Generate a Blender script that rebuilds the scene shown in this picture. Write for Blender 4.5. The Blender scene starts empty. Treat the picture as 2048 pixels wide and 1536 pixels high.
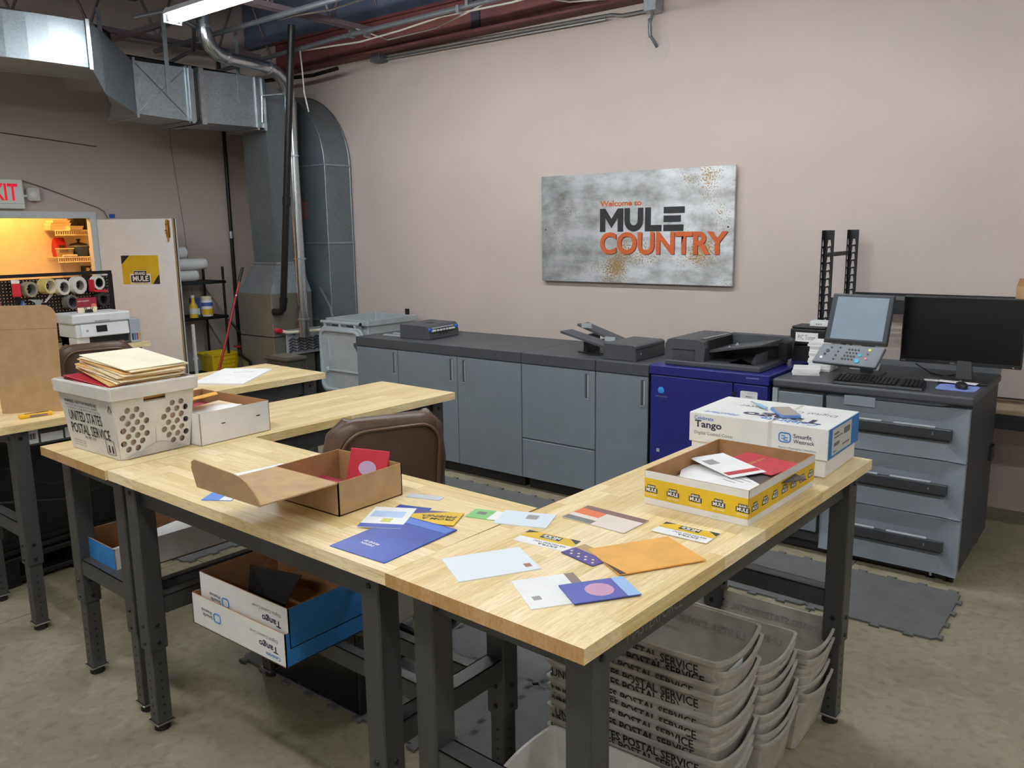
import bpy, bmesh, math, random
from mathutils import Vector, Matrix
random.seed(7)
scene = bpy.context.scene
COL = scene.collection
PI = math.pi

# ------------------------------------------------------------------ camera, world, exposure
cam_data = bpy.data.cameras.new('camera')
cam = bpy.data.objects.new('camera', cam_data)
COL.objects.link(cam)
F_PX, PITCH, ROLL, YAW, CAM_H = 1650.87, 0.182, -0.014, -0.667, 1.846
fw = Vector((math.sin(YAW)*math.cos(PITCH), math.cos(YAW)*math.cos(PITCH), -math.sin(PITCH)))
rt = Vector((math.cos(YAW), -math.sin(YAW), 0))
up = rt.cross(fw)
r2 = rt*math.cos(ROLL) + up*math.sin(ROLL)
u2 = -rt*math.sin(ROLL) + up*math.cos(ROLL)
m = Matrix((r2, u2, -fw)).transposed().to_4x4()
m.translation = Vector((0, 0, CAM_H))
cam.matrix_world = m
cam_data.sensor_fit = 'HORIZONTAL'
cam_data.sensor_width = 36.0
cam_data.lens = 36.0*F_PX/2048.0
cam_data.clip_start = 0.05
scene.camera = cam
TUBE_STRENGTH = 80.0
world = bpy.data.worlds.new('world')
scene.world = world
world.use_nodes = True
world.node_tree.nodes['Background'].inputs[0].default_value = (0.68, 0.68, 0.68, 1)
world.node_tree.nodes['Background'].inputs[1].default_value = 0.10
scene.view_settings.view_transform = 'Standard'
scene.view_settings.look = 'None'
scene.view_settings.exposure = -0.10
scene.view_settings.gamma = 1.0
scene.view_settings.use_curve_mapping = False

# ------------------------------------------------------------------ materials
def lin(c):
    return tuple(((v/255)/12.92 if v/255 <= 0.04045 else ((v/255+0.055)/1.055)**2.4) for v in c) + (1,)
MATS = {}
def mat(name, rgb, rough=0.5, metal=0.0, var=0.0, scale=8.0, bump=0.0, bscale=60.0, stretch=None, alt=None, trans=0.0, spec=0.5, coat=0.0, randv=0.0):
    """procedural principled material: noise mix of colour, optional relief"""
    if name in MATS: return MATS[name]
    mt = bpy.data.materials.new(name); mt.use_nodes = True
    nt = mt.node_tree; b = nt.nodes['Principled BSDF']
    b.inputs['Roughness'].default_value = rough
    b.inputs['Metallic'].default_value = metal
    b.inputs['Specular IOR Level'].default_value = spec
    b.inputs['Coat Weight'].default_value = coat
    b.inputs['Transmission Weight'].default_value = trans
    b.inputs['Base Color'].default_value = lin(rgb)
    tc = nt.nodes.new('ShaderNodeTexCoord')
    src = tc.outputs['Object']
    if stretch:
        mp = nt.nodes.new('ShaderNodeMapping'); mp.inputs['Scale'].default_value = stretch
        nt.links.new(src, mp.inputs['Vector']); src = mp.outputs['Vector']
    out = None
    if var > 0 or alt:
        n = nt.nodes.new('ShaderNodeTexNoise'); n.inputs['Scale'].default_value = scale; n.inputs['Detail'].default_value = 5
        n.inputs['Roughness'].default_value = 0.6
        nt.links.new(src, n.inputs['Vector'])
        r = nt.nodes.new('ShaderNodeValToRGB')
        c0 = lin(tuple(max(0, v*(1-var)) for v in rgb)); c1 = lin(tuple(min(255, v*(1+var)) for v in rgb))
        if alt: c0 = lin(alt)
        r.color_ramp.elements[0].color = c0; r.color_ramp.elements[1].color = c1
        r.color_ramp.elements[0].position = 0.32; r.color_ramp.elements[1].position = 0.68
        nt.links.new(n.outputs['Fac'], r.inputs['Fac']); out = r.outputs['Color']
        nt.links.new(out, b.inputs['Base Color'])
    if randv > 0:
        oi = nt.nodes.new('ShaderNodeObjectInfo'); mr = nt.nodes.new('ShaderNodeMapRange')
        mr.inputs[3].default_value = 1-randv; mr.inputs[4].default_value = 1+randv
        nt.links.new(oi.outputs['Random'], mr.inputs[0])
        hs = nt.nodes.new('ShaderNodeHueSaturation'); hs.inputs['Color'].default_value = lin(rgb)
        if out: nt.links.new(out, hs.inputs['Color'])
        nt.links.new(mr.outputs[0], hs.inputs['Value']); nt.links.new(hs.outputs[0], b.inputs['Base Color'])
    if bump > 0:
        n2 = nt.nodes.new('ShaderNodeTexNoise'); n2.inputs['Scale'].default_value = bscale; n2.inputs['Detail'].default_value = 4
        nt.links.new(src, n2.inputs['Vector'])
        bp = nt.nodes.new('ShaderNodeBump'); bp.inputs['Strength'].default_value = bump; bp.inputs['Distance'].default_value = 0.01
        nt.links.new(n2.outputs['Fac'], bp.inputs['Height']); nt.links.new(bp.outputs['Normal'], b.inputs['Normal'])
    MATS[name] = mt
    return mt
def emit(name, rgb, strength, base=(255, 255, 255)):
    if name in MATS: return MATS[name]
    mt = bpy.data.materials.new(name); mt.use_nodes = True
    b = mt.node_tree.nodes['Principled BSDF']
    b.inputs['Base Color'].default_value = lin(base)
    b.inputs['Emission Color'].default_value = lin(rgb); b.inputs['Emission Strength'].default_value = strength
    MATS[name] = mt
    return mt

def wood_mat(name, light, dark, rough=0.33):
    mt = bpy.data.materials.new(name); mt.use_nodes = True
    nt = mt.node_tree; b = nt.nodes['Principled BSDF']; L = nt.links.new
    tc = nt.nodes.new('ShaderNodeTexCoord'); oi = nt.nodes.new('ShaderNodeObjectInfo')
    off = nt.nodes.new('ShaderNodeVectorMath'); off.operation = 'SCALE'; off.inputs[3].default_value = 37.0
    cmb = nt.nodes.new('ShaderNodeCombineXYZ')
    L(oi.outputs['Random'], cmb.inputs[0]); L(oi.outputs['Random'], cmb.inputs[1]); L(cmb.outputs[0], off.inputs[0])
    add = nt.nodes.new('ShaderNodeVectorMath'); add.operation = 'ADD'
    L(tc.outputs['Object'], add.inputs[0]); L(off.outputs[0], add.inputs[1])
    mp = nt.nodes.new('ShaderNodeMapping'); mp.inputs['Scale'].default_value = (1.2, 3.0, 1.2); L(add.outputs[0], mp.inputs['Vector'])
    n = nt.nodes.new('ShaderNodeTexNoise'); n.inputs['Scale'].default_value = 2.2; n.inputs['Detail'].default_value = 6; n.inputs['Distortion'].default_value = 0.6
    L(mp.outputs[0], n.inputs['Vector'])
    mp2 = nt.nodes.new('ShaderNodeMapping'); mp2.inputs['Scale'].default_value = (7, 22.0, 7); L(add.outputs[0], mp2.inputs['Vector'])
    n2 = nt.nodes.new('ShaderNodeTexNoise'); n2.inputs['Scale'].default_value = 1.6; n2.inputs['Detail'].default_value = 3; L(mp2.outputs[0], n2.inputs['Vector'])
    r = nt.nodes.new('ShaderNodeValToRGB'); r.color_ramp.elements[0].color = lin(dark); r.color_ramp.elements[1].color = lin(light)
    r.color_ramp.elements[0].position = 0.3; r.color_ramp.elements[1].position = 0.62; L(n.outputs['Fac'], r.inputs['Fac'])
    r2_ = nt.nodes.new('ShaderNodeValToRGB'); r2_.color_ramp.elements[0].color = (0.62, 0.62, 0.62, 1); r2_.color_ramp.elements[1].color = (1, 1, 1, 1)
    r2_.color_ramp.elements[0].position = 0.30; r2_.color_ramp.elements[1].position = 0.44; L(n2.outputs['Fac'], r2_.inputs['Fac'])
    mx = nt.nodes.new('ShaderNodeMix'); mx.data_type = 'RGBA'; mx.blend_type = 'MULTIPLY'; mx.inputs[0].default_value = 0.75
    L(r.outputs[0], mx.inputs[6]); L(r2_.outputs[0], mx.inputs[7])
    mr = nt.nodes.new('ShaderNodeMapRange'); mr.inputs[3].default_value = 0.86; mr.inputs[4].default_value = 1.10
    L(oi.outputs['Random'], mr.inputs[0])
    hs = nt.nodes.new('ShaderNodeHueSaturation'); L(mx.outputs[2], hs.inputs['Color']); L(mr.outputs[0], hs.inputs['Value'])
    mr2 = nt.nodes.new('ShaderNodeMapRange'); mr2.inputs[3].default_value = 1.16; mr2.inputs[4].default_value = 0.86
    L(oi.outputs['Random'], mr2.inputs[0]); L(mr2.outputs[0], hs.inputs['Saturation'])
    vt = nt.nodes.new('ShaderNodeVectorTransform'); vt.vector_type = 'NORMAL'; vt.convert_from = 'WORLD'; vt.convert_to = 'OBJECT'
    ge_ = nt.nodes.new('ShaderNodeNewGeometry'); L(ge_.outputs['True Normal'], vt.inputs[0])
    nv = nt.nodes.new('ShaderNodeVectorMath'); nv.operation = 'NORMALIZE'; L(vt.outputs[0], nv.inputs[0])
    sx_ = nt.nodes.new('ShaderNodeSeparateXYZ'); L(nv.outputs[0], sx_.inputs[0])
    ab = nt.nodes.new('ShaderNodeMath'); ab.operation = 'ABSOLUTE'; L(sx_.outputs[0], ab.inputs[0])
    gt = nt.nodes.new('ShaderNodeMath'); gt.operation = 'GREATER_THAN'; gt.inputs[1].default_value = 0.8; L(ab.outputs[0], gt.inputs[0])
    mg_ = nt.nodes.new('ShaderNodeMix'); mg_.data_type = 'RGBA'; mg_.blend_type = 'MULTIPLY'; L(gt.outputs[0], mg_.inputs[0]); L(hs.outputs[0], mg_.inputs[6]); mg_.inputs[7].default_value = (0.60, 0.46, 0.32, 1)   # end grain soaks up more finish
    L(mg_.outputs[2], b.inputs['Base Color']); b.inputs['Roughness'].default_value = rough
    b.inputs['Coat Weight'].default_value = 0.25; b.inputs['Coat Roughness'].default_value = 0.18
    MATS[name] = mt
    return mt

WOOD = wood_mat('butcher_block', (250, 228, 176), (232, 198, 140))
LEGM = mat('bench_steel', (68, 68, 66), 0.42, 0.25, 0.04)
BLACK = mat('black_plastic', (22, 22, 23), 0.45, 0, 0.1)
BLACKM = mat('black_metal', (26, 26, 27), 0.4, 0.3, 0.1)
DARKGREY = mat('charcoal_plastic', (66, 69, 73), 0.5, 0, 0.03, 40)
MIDGREY = mat('grey_panel', (116, 124, 131), 0.45, 0, 0.02, 6)
LIGHTGREY = mat('light_grey_panel', (160, 166, 170), 0.45, 0, 0.02, 6)
NAVY = mat('navy_panel', (36, 38, 112), 0.35, 0, 0.04, 6)
WHITE = mat('white_plastic', (226, 228, 228), 0.4, 0, 0.02)
PAPER = mat('white_paper', (238, 238, 236), 0.7, 0, 0.02)
CREAM = mat('cream_paper', (236, 218, 180), 0.75, 0, 0.05)
MANILA = mat('manila_envelope', (222, 178, 110), 0.7, 0, 0.05, 10)
GOLD = mat('gold_envelope', (226, 166, 74), 0.55, 0, 0.05, 10)
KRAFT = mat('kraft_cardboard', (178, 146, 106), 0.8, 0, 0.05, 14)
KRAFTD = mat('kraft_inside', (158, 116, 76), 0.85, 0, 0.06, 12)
CARTON = mat('white_carton', (226, 225, 220), 0.6, 0, 0.02, 8)
BLUEP = mat('blue_print', (42, 118, 184), 0.5, 0, 0.03)
DEEPBLUE = mat('deep_blue_card', (46, 74, 158), 0.35, 0, 0.10, 5)
YELLOW = mat('yellow_print', (222, 184, 36), 0.42, 0, 0.05, 8)
INK = mat('black_ink', (28, 27, 30), 0.55)
INKB = mat('blue_ink', (38, 120, 196), 0.5)
INKGREY = mat('grey_ink', (112, 112, 112), 0.6)
INKFAINT = mat('faint_ink', (150, 148, 145), 0.6)
NAVYINK = mat('navy_ink', (44, 40, 72), 0.5)
WINK = mat('white_ink', (245, 243, 238), 0.55)
REDC = mat('red_card', (176, 30, 48), 0.5, 0, 0.08)
MAROON = mat('maroon_card', (140, 30, 48), 0.5, 0, 0.05)
REDP = mat('red_plastic', (196, 30, 48), 0.35)
ORANGE = mat('rust_orange', (196, 92, 44), 0.45, 0, 0.04)
BROWNL = mat('brown_leather', (72, 50, 34), 0.42, 0, 0.06, 20, 0.12, 220)
CHROME = mat('chrome', (200, 202, 204), 0.18, 1.0)
STEEL = mat('bright_steel', (176, 182, 186), 0.30, 0.9, 0.06, 20)
BRASS = mat('brass', (168, 128, 58), 0.35, 0.9, 0.1)
TOTE = mat('translucent_tote', (214, 211, 203), 0.45, 0, 0.05, 9)
TOTED = mat('worn_tote', (176, 171, 161), 0.5, 0, 0.10, 9)
BINGREY = mat('bin_grey', (168, 178, 182), 0.45, 0, 0.04, 6)
DARKBIN = mat('dark_bin', (78, 74, 68), 0.5, 0, 0.05)
MATG = mat('foam_mat_grey', (92, 93, 92), 0.8, 0, 0.05, 10, 0.25, 300)
RUBBER = mat('rubber', (20, 20, 20), 0.7)
CREAMP = mat('cream_plastic', (232, 220, 190), 0.5, 0, 0.03)
SCREENB = mat('screen_black', (9, 9, 11), 0.22)
SHELFW = mat('shelf_white', (232, 226, 208), 0.5)
PURPLE = mat('purple_print', (62, 48, 120), 0.45, 0, 0.05)
GREENP = mat('green_print', (128, 190, 116), 0.5, 0, 0.05)
TAPEW = mat('tape_white', (214, 210, 200), 0.35, 0, 0.03)
TAPEY = mat('tape_tan', (206, 184, 112), 0.35, 0, 0.05)

def galv(name, rgb, rough=0.38):
    mt = bpy.data.materials.new(name); mt.use_nodes = True
    nt = mt.node_tree; b = nt.nodes['Principled BSDF']; L = nt.links.new
    b.inputs['Metallic'].default_value = 0.8
    tc = nt.nodes.new('ShaderNodeTexCoord')
    v = nt.nodes.new('ShaderNodeTexVoronoi'); v.inputs['Scale'].default_value = 70; L(tc.outputs['Object'], v.inputs['Vector'])
    n = nt.nodes.new('ShaderNodeTexNoise'); n.inputs['Scale'].default_value = 5; n.inputs['Detail'].default_value = 5; L(tc.outputs['Object'], n.inputs['Vector'])
    mx = nt.nodes.new('ShaderNodeMix'); mx.data_type = 'FLOAT'; mx.inputs[0].default_value = 0.6
    sp = nt.nodes.new('ShaderNodeSeparateColor'); L(v.outputs['Color'], sp.inputs[0])
    L(sp.outputs[0], mx.inputs[2]); L(n.outputs['Fac'], mx.inputs[3])
    r = nt.nodes.new('ShaderNodeValToRGB')
    r.color_ramp.elements[0].color = lin(tuple(x*0.86 for x in rgb)); r.color_ramp.elements[1].color = lin(tuple(min(255, x*1.12) for x in rgb))
    L(mx.outputs[0], r.inputs['Fac']); L(r.outputs[0], b.inputs['Base Color'])
    r2_ = nt.nodes.new('ShaderNodeMapRange'); r2_.inputs[3].default_value = rough-0.1; r2_.inputs[4].default_value = rough+0.14
    L(mx.outputs[0], r2_.inputs[0]); L(r2_.outputs[0], b.inputs['Roughness'])
    MATS[name] = mt
    return mt
GALV = galv('galvanised_sheet', (158, 168, 174))
GALVD = galv('galvanised_dull', (128, 138, 144), 0.5)

# ------------------------------------------------------------------ mesh building
class MB:
    def __init__(s): s.v = []; s.f = []; s.mi = []; s.cur = 0
    def add(s, vs, fs):
        o = len(s.v); s.v += [tuple(p) for p in vs]
        for f in fs: s.f.append(tuple(i+o for i in f)); s.mi.append(s.cur)
        return s
    def box(s, lo, hi):
        x0, y0, z0 = lo; x1, y1, z1 = hi
        return s.add([(x0, y0, z0), (x1, y0, z0), (x1, y1, z0), (x0, y1, z0), (x0, y0, z1), (x1, y0, z1), (x1, y1, z1), (x0, y1, z1)],
                     [(3, 2, 1, 0), (4, 5, 6, 7), (0, 1, 5, 4), (1, 2, 6, 5), (2, 3, 7, 6), (3, 0, 4, 7)])
    def cbox(s, c, d):
        return s.box([c[i]-d[i]/2 for i in range(3)], [c[i]+d[i]/2 for i in range(3)])
    def hexa(s, b, t):   # bottom quad and top quad (ccw from above)
        return s.add(list(b)+list(t), [(3, 2, 1, 0), (4, 5, 6, 7), (0, 1, 5, 4), (1, 2, 6, 5), (2, 3, 7, 6), (3, 0, 4, 7)])
    def prism(s, poly, axis, a, b):
        """poly: 2-D points (ccw), extruded along axis from a to b"""
        n = len(poly)
        def p(q, t): return {'x': (t, q[0], q[1]), 'y': (q[0], t, q[1]), 'z': (q[0], q[1], t)}[axis]
        vs = [p(q, a) for q in poly]+[p(q, b) for q in poly]
        return s.add(vs, [tuple(range(n))[::-1], tuple(range(n, 2*n))]+[(i, (i+1) % n, n+(i+1) % n, n+i) for i in range(n)])
    def cyl(s, p0, p1, r0, r1=None, n=14, cap=True):
        r1 = r0 if r1 is None else r1
        p0 = Vector(p0); p1 = Vector(p1); d = (p1-p0).normalized()
        a = d.orthogonal().normalized(); b = d.cross(a)
        vs = [p0+(a*math.cos(2*PI*i/n)+b*math.sin(2*PI*i/n))*r0 for i in range(n)]+[p1+(a*math.cos(2*PI*i/n)+b*math.sin(2*PI*i/n))*r1 for i in range(n)]
        fs = [(i, (i+1) % n, n+(i+1) % n, n+i) for i in range(n)]
        if cap: fs += [tuple(range(n))[::-1], tuple(range(n, 2*n))]
        return s.add(vs, fs)
    def ring(s, c, axis, ro, ri, h, n=24):
        d = Vector(axis).normalized(); a = d.orthogonal().normalized(); b = d.cross(a); c = Vector(c)
        vs = []
        for (r, t) in ((ro, 0), (ro, h), (ri, h), (ri, 0)):
            vs += [c+d*t+(a*math.cos(2*PI*i/n)+b*math.sin(2*PI*i/n))*r for i in range(n)]
        fs = []
        for k in range(4):
            o, q = k*n, ((k+1) % 4)*n
            fs += [(o+i, o+(i+1) % n, q+(i+1) % n, q+i) for i in range(n)]
        return s.add(vs, fs)
    def tube(s, path, r, n=8):
        P = [Vector(p) for p in path]; vs = []; fs = []
        a = None
        for i, p in enumerate(P):
            d = ((P[min(i+1, len(P)-1)]-P[max(i-1, 0)])).normalized()
            a = d.orthogonal().normalized() if a is None else (a-d*a.dot(d)).normalized()
            b = d.cross(a)
            rr = r[i] if isinstance(r, (list, tuple)) else r
            vs += [p+(a*math.cos(2*PI*k/n)+b*math.sin(2*PI*k/n))*rr for k in range(n)]
        for i in range(len(P)-1):
            fs += [(i*n+k, i*n+(k+1) % n, (i+1)*n+(k+1) % n, (i+1)*n+k) for k in range(n)]
        fs += [tuple(range(n))[::-1], tuple(range((len(P)-1)*n, len(P)*n))]
        return s.add(vs, fs)
    def lathe(s, prof, n=24, c=(0, 0, 0)):
        vs = []
        for (r, z) in prof:
            vs += [(c[0]+r*math.cos(2*PI*k/n), c[1]+r*math.sin(2*PI*k/n), c[2]+z) for k in range(n)]
        fs = []
        for i in range(len(prof)-1):
            fs += [(i*n+k, i*n+(k+1) % n, (i+1)*n+(k+1) % n, (i+1)*n+k) for k in range(n)]
        return s.add(vs, fs)
    def loft(s, secs, cap=True):
        n = len(secs[0]); vs = [p for sec in secs for p in sec]; fs = []
        for i in range(len(secs)-1):
            fs += [(i*n+k, i*n+(k+1) % n, (i+1)*n+(k+1) % n, (i+1)*n+k) for k in range(n)]
        if cap: fs += [tuple(range(n))[::-1], tuple(range((len(secs)-1)*n, len(secs)*n))]
        return s.add(vs, fs)
    def mesh(s, name, mats, bevel=0, seg=2, smooth=False):
        me = bpy.data.meshes.new(name); me.from_pydata(s.v, [], s.f)
        for mm in (mats if isinstance(mats, (list, tuple)) else [mats]): me.materials.append(mm)
        if len(set(s.mi)) > 1: me.polygons.foreach_set('material_index', s.mi)
        bm = bmesh.new(); bm.from_mesh(me)
        bmesh.ops.recalc_face_normals(bm, faces=bm.faces)
        if bevel > 0:
            ed = [e for e in bm.edges if len(e.link_faces) == 2 and e.calc_face_angle(0) > 0.6]
            bmesh.ops.bevel(bm, geom=ed, offset=bevel, segments=seg, profile=0.5, affect='EDGES', clamp_overlap=True)
        bm.to_mesh(me); bm.free()
        if smooth:
            me.polygons.foreach_set('use_smooth', [True]*len(me.polygons))
            try: me.set_sharp_from_angle(angle=0.7)
            except Exception: pass
        me.update()
        return me
def put(name, me, parent=None, loc=(0, 0, 0), rot=(0, 0, 0), scale=(1, 1, 1)):
    o = bpy.data.objects.new(name, me); COL.objects.link(o)
    o.location = loc; o.rotation_euler = rot; o.scale = scale
    if parent: o.parent = parent
    return o
def ob(name, mb, mats, parent=None, loc=(0, 0, 0), rot=(0, 0, 0), bevel=0, seg=2, smooth=False):
    return put(name, mb.mesh(name, mats, bevel, seg, smooth), parent, loc, rot)
def tag(o, label, cat, group=None, kind=None):
    o['label'] = label; o['category'] = cat
    if group: o['group'] = group
    if kind: o['kind'] = kind
    return o
def thing(name, label, cat, loc=(0, 0, 0), rz=0, group=None):
    o = bpy.data.objects.new(name, None); COL.objects.link(o); o.location = loc; o.rotation_euler = (0, 0, rz)
    o.empty_display_size = 0.05
    return tag(o, label, cat, group)
def struct(name, mb, mats, bevel=0, label=None):
    o = ob(name, mb, mats, None, bevel=bevel); o['kind'] = 'structure'
    if label: o['label'] = label
    return o
def dup(o, parent=None):
    c = o.copy(); COL.objects.link(c)
    if parent: c.parent = parent
    for ch in o.children: dup(ch, c)
    return c
TXT = {}
def text_mesh(s, bold=0.0, shear=0.0, ext=0.0, res=2):
    k = (s, bold, shear, ext, res)
    if k in TXT: return TXT[k]
    cu = bpy.data.curves.new('t', 'FONT'); cu.body = s; cu.size = 1; cu.offset = bold; cu.shear = shear; cu.resolution_u = res
    cu.extrude = ext; cu.fill_mode = 'FRONT' if ext == 0 else 'BOTH'
    o = bpy.data.objects.new('t', cu); COL.objects.link(o)
    bpy.context.view_layer.update()
    me = bpy.data.meshes.new_from_object(o)
    bpy.data.objects.remove(o)
    xs = [v.co.x for v in me.vertices]; ys = [v.co.y for v in me.vertices]
    x0, x1, y0, y1 = min(xs), max(xs), min(ys), max(ys)
    for v in me.vertices: v.co.x = (v.co.x-x0)/(x1-x0); v.co.y = (v.co.y-y0)/(y1-y0)
    TXT[k] = me
    return me
def text(s, parent, mt, org, xd, yd, w, h, bold=0.0, shear=0.0, name='lettering', thick=0.0, res=2):
    """lettering whose lower left corner is org, xd/yd unit directions, w x h metres (local to parent)"""
    me = text_mesh(s, bold, shear, thick, res).copy(); me.materials.clear(); me.materials.append(mt)
    o = bpy.data.objects.new(name, me); COL.objects.link(o)
    X = Vector(xd).normalized(); Y = Vector(yd).normalized(); Z = X.cross(Y)
    M = Matrix((X*w, Y*h, Z)).transposed().to_4x4(); M.translation = Vector(org)
    if parent: o.parent = parent
    o.matrix_basis = M
    return o
def quad(parent, mt, org, xd, yd, w, h, name='print', t=0.0004):
    X = Vector(xd).normalized(); Y = Vector(yd).normalized(); N = X.cross(Y)*t; O = Vector(org)
    b = [O, O+X*w, O+X*w+Y*h, O+Y*h]
    return ob(name, MB().hexa(b, [p+N for p in b]), mt, parent)
def polyprint(parent, mt, org, xd, yd, pts, name='print', t=0.0004):
    X = Vector(xd).normalized(); Y = Vector(yd).normalized(); N = X.cross(Y)*t; O = Vector(org)
    b = [O+X*p[0]+Y*p[1] for p in pts]; n = len(b)
    return ob(name, MB().add(b+[p+N for p in b], [tuple(range(n))[::-1], tuple(range(n, 2*n))]+[(i, (i+1) % n, n+(i+1) % n, n+i) for i in range(n)]), mt, parent)
def plate_holes(outer, holes, t, nseg=12):
    """flat plate with round holes in XY, thickness t, as a mesh (holes: x, y, r)"""
    cu = bpy.data.curves.new('p', 'CURVE'); cu.dimensions = '2D'; cu.fill_mode = 'BOTH'; cu.extrude = t/2
    def sp(pts):
        q = cu.splines.new('POLY'); q.points.add(len(pts)-1); q.use_cyclic_u = True
        for i, p in enumerate(pts): q.points[i].co = (p[0], p[1], 0, 1)
    sp(outer)
    for h in holes:
        if len(h) == 3: sp([(h[0]+h[2]*math.cos(2*PI*k/nseg), h[1]+h[2]*math.sin(2*PI*k/nseg)) for k in range(nseg)])
        else: sp(h[0])
    o = bpy.data.objects.new('p', cu); COL.objects.link(o); bpy.context.view_layer.update()
    me = bpy.data.meshes.new_from_object(o); bpy.data.objects.remove(o)
    return me
def placed(name, me, mt, parent, org, xd, yd):
    me.materials.clear(); me.materials.append(mt)
    o = bpy.data.objects.new(name, me); COL.objects.link(o)
    X = Vector(xd).normalized(); Y = Vector(yd).normalized()
    M = Matrix((X, Y, X.cross(Y))).transposed().to_4x4(); M.translation = Vector(org)
    if parent: o.parent = parent
    o.matrix_basis = M
    return o
def rrect(w, h, r, n=5):
    pts = []
    for (cx, cy, a0) in ((w-r, r, -PI/2), (w-r, h-r, 0), (r, h-r, PI/2), (r, r, PI)):
        pts += [(cx+r*math.cos(a0+PI/2*k/n), cy+r*math.sin(a0+PI/2*k/n)) for k in range(n+1)]
    return pts

# ------------------------------------------------------------------ the room
XL, YB, ZC = -8.6, 6.10, 4.7
XR, YF = 4.2, -4.2
DY0, DY1, DZ = 3.02, 4.06, 2.04       # opening in the left wall
def wall_mat():
    mt = mat('painted_wall', (194, 181, 173), 0.62, 0, 0.015, 1.2, 0.05, 90)
    return mt
WALL = wall_mat()
def floor_mat():
    mt = bpy.data.materials.new('concrete_floor'); mt.use_nodes = True
    nt = mt.node_tree; b = nt.nodes['Principled BSDF']; L = nt.links.new
    tc = nt.nodes.new('ShaderNodeTexCoord')
    n = nt.nodes.new('ShaderNodeTexNoise'); n.inputs['Scale'].default_value = 1.3; n.inputs['Detail'].default_value = 8; n.inputs['Roughness'].default_value = 0.65; n.inputs['Distortion'].default_value = 0.8
    L(tc.outputs['Object'], n.inputs['Vector'])
    r = nt.nodes.new('ShaderNodeValToRGB'); e = r.color_ramp.elements
    e[0].position = 0.3; e[0].color = lin((122, 114, 94)); e[1].position = 0.72; e[1].color = lin((158, 149, 125))
    L(n.outputs['Fac'], r.inputs['Fac'])
    n2 = nt.nodes.new('ShaderNodeTexNoise'); n2.inputs['Scale'].default_value = 22; n2.inputs['Detail'].default_value = 7; L(tc.outputs['Object'], n2.inputs['Vector'])
    r2_ = nt.nodes.new('ShaderNodeValToRGB'); r2_.color_ramp.elements[0].position = 0.33; r2_.color_ramp.elements[0].color = (0.66, 0.66, 0.63, 1)
    r2_.color_ramp.elements[1].position = 0.5; r2_.color_ramp.elements[1].color = (1, 1, 1, 1); L(n2.outputs['Fac'], r2_.inputs['Fac'])
    v = nt.nodes.new('ShaderNodeTexNoise'); v.inputs['Scale'].default_value = 5; v.inputs['Detail'].default_value = 3; v.inputs['Distortion'].default_value = 2.5; L(tc.outputs['Object'], v.inputs['Vector'])
    r3 = nt.nodes.new('ShaderNodeValToRGB'); r3.color_ramp.elements[0].position = 0.60; r3.color_ramp.elements[0].color = (0, 0, 0, 1)
    r3.color_ramp.elements[1].position = 0.75; r3.color_ramp.elements[1].color = (1, 1, 1, 1); L(v.outputs['Fac'], r3.inputs['Fac'])
    mx = nt.nodes.new('ShaderNodeMix'); mx.data_type = 'RGBA'; mx.blend_type = 'MULTIPLY'; mx.inputs[0].default_value = 0.7
    L(r.outputs[0], mx.inputs[6]); L(r2_.outputs[0], mx.inputs[7])
    mx2 = nt.nodes.new('ShaderNodeMix'); mx2.data_type = 'RGBA'; lim = nt.nodes.new('ShaderNodeMath'); lim.operation = 'MULTIPLY'; lim.inputs[1].default_value = 0.4; L(r3.outputs[0], lim.inputs[0]); L(lim.outputs[0], mx2.inputs[0]); L(mx.outputs[2], mx2.inputs[6]); mx2.inputs[7].default_value = lin((172, 165, 144))
    L(mx2.outputs[2], b.inputs['Base Color'])
    mr = nt.nodes.new('ShaderNodeMapRange'); mr.inputs[3].default_value = 0.32; mr.inputs[4].default_value = 0.62; L(n.outputs['Fac'], mr.inputs[0]); L(mr.outputs[0], b.inputs['Roughness'])
    bp = nt.nodes.new('ShaderNodeBump'); bp.inputs['Strength'].default_value = 0.12; bp.inputs['Distance'].default_value = 0.01; L(n2.outputs['Fac'], bp.inputs['Height']); L(bp.outputs[0], b.inputs['Normal'])
    return mt
fl = MB()
xs = [-10.4, -7.4, -4.3, -1.2, 1.9, XR]; ys = [YF, -0.6, 2.42, YB]
for i in range(len(xs)-1):
    for j in range(len(ys)-1):
        fl.box((xs[i]+0.003, ys[j]+0.003, -0.2), (xs[i+1]-0.003, ys[j+1]-0.003, 0))
fl.box((-10.4, YF, -0.25), (XR, YB, -0.012))
struct('floor', fl, floor_mat(), label='worn sealed concrete slab with control joints')
struct('wall_back', MB().box((-10.4, YB, 0), (XR, YB+0.15, ZC)), WALL, label='long taupe painted wall')
wl = MB().box((XL-0.05, YF, 0), (XL, DY0, ZC)).box((XL-0.05, DY1, 0), (XL, YB, ZC)).box((XL-0.05, DY0, DZ), (XL, DY1, ZC))
struct('wall_left', wl, WALL, label='taupe painted wall with the pantry doorway')
struct('wall_right', MB().box((XR, YF, 0), (XR+0.15, YB, ZC)), WALL)
struct('wall_front', MB().box((-10.4, YF-0.15, 0), (XR, YF, ZC)), WALL)
PANT = mat('pantry_wall', (238, 222, 196), 0.7, 0, 0.02)
pw = MB().box((-10.02, 2.3, 0), (-9.9, 4.95, 2.6)).box((-9.9, 2.18, 0), (XL-0.05, 2.3, 2.6)).box((-9.9, 4.95, 0), (XL-0.05, 5.07, 2.6)).box((-10.02, 2.18, 2.6), (XL-0.05, 5.07, 2.7))
struct('wall_pantry', pw, PANT, label='cream pantry walls lit by a warm lamp')
DECK = mat('roof_deck', (120, 126, 148), 0.7, 0, 0.08, 3)
ck = MB()
x = -10.4
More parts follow.
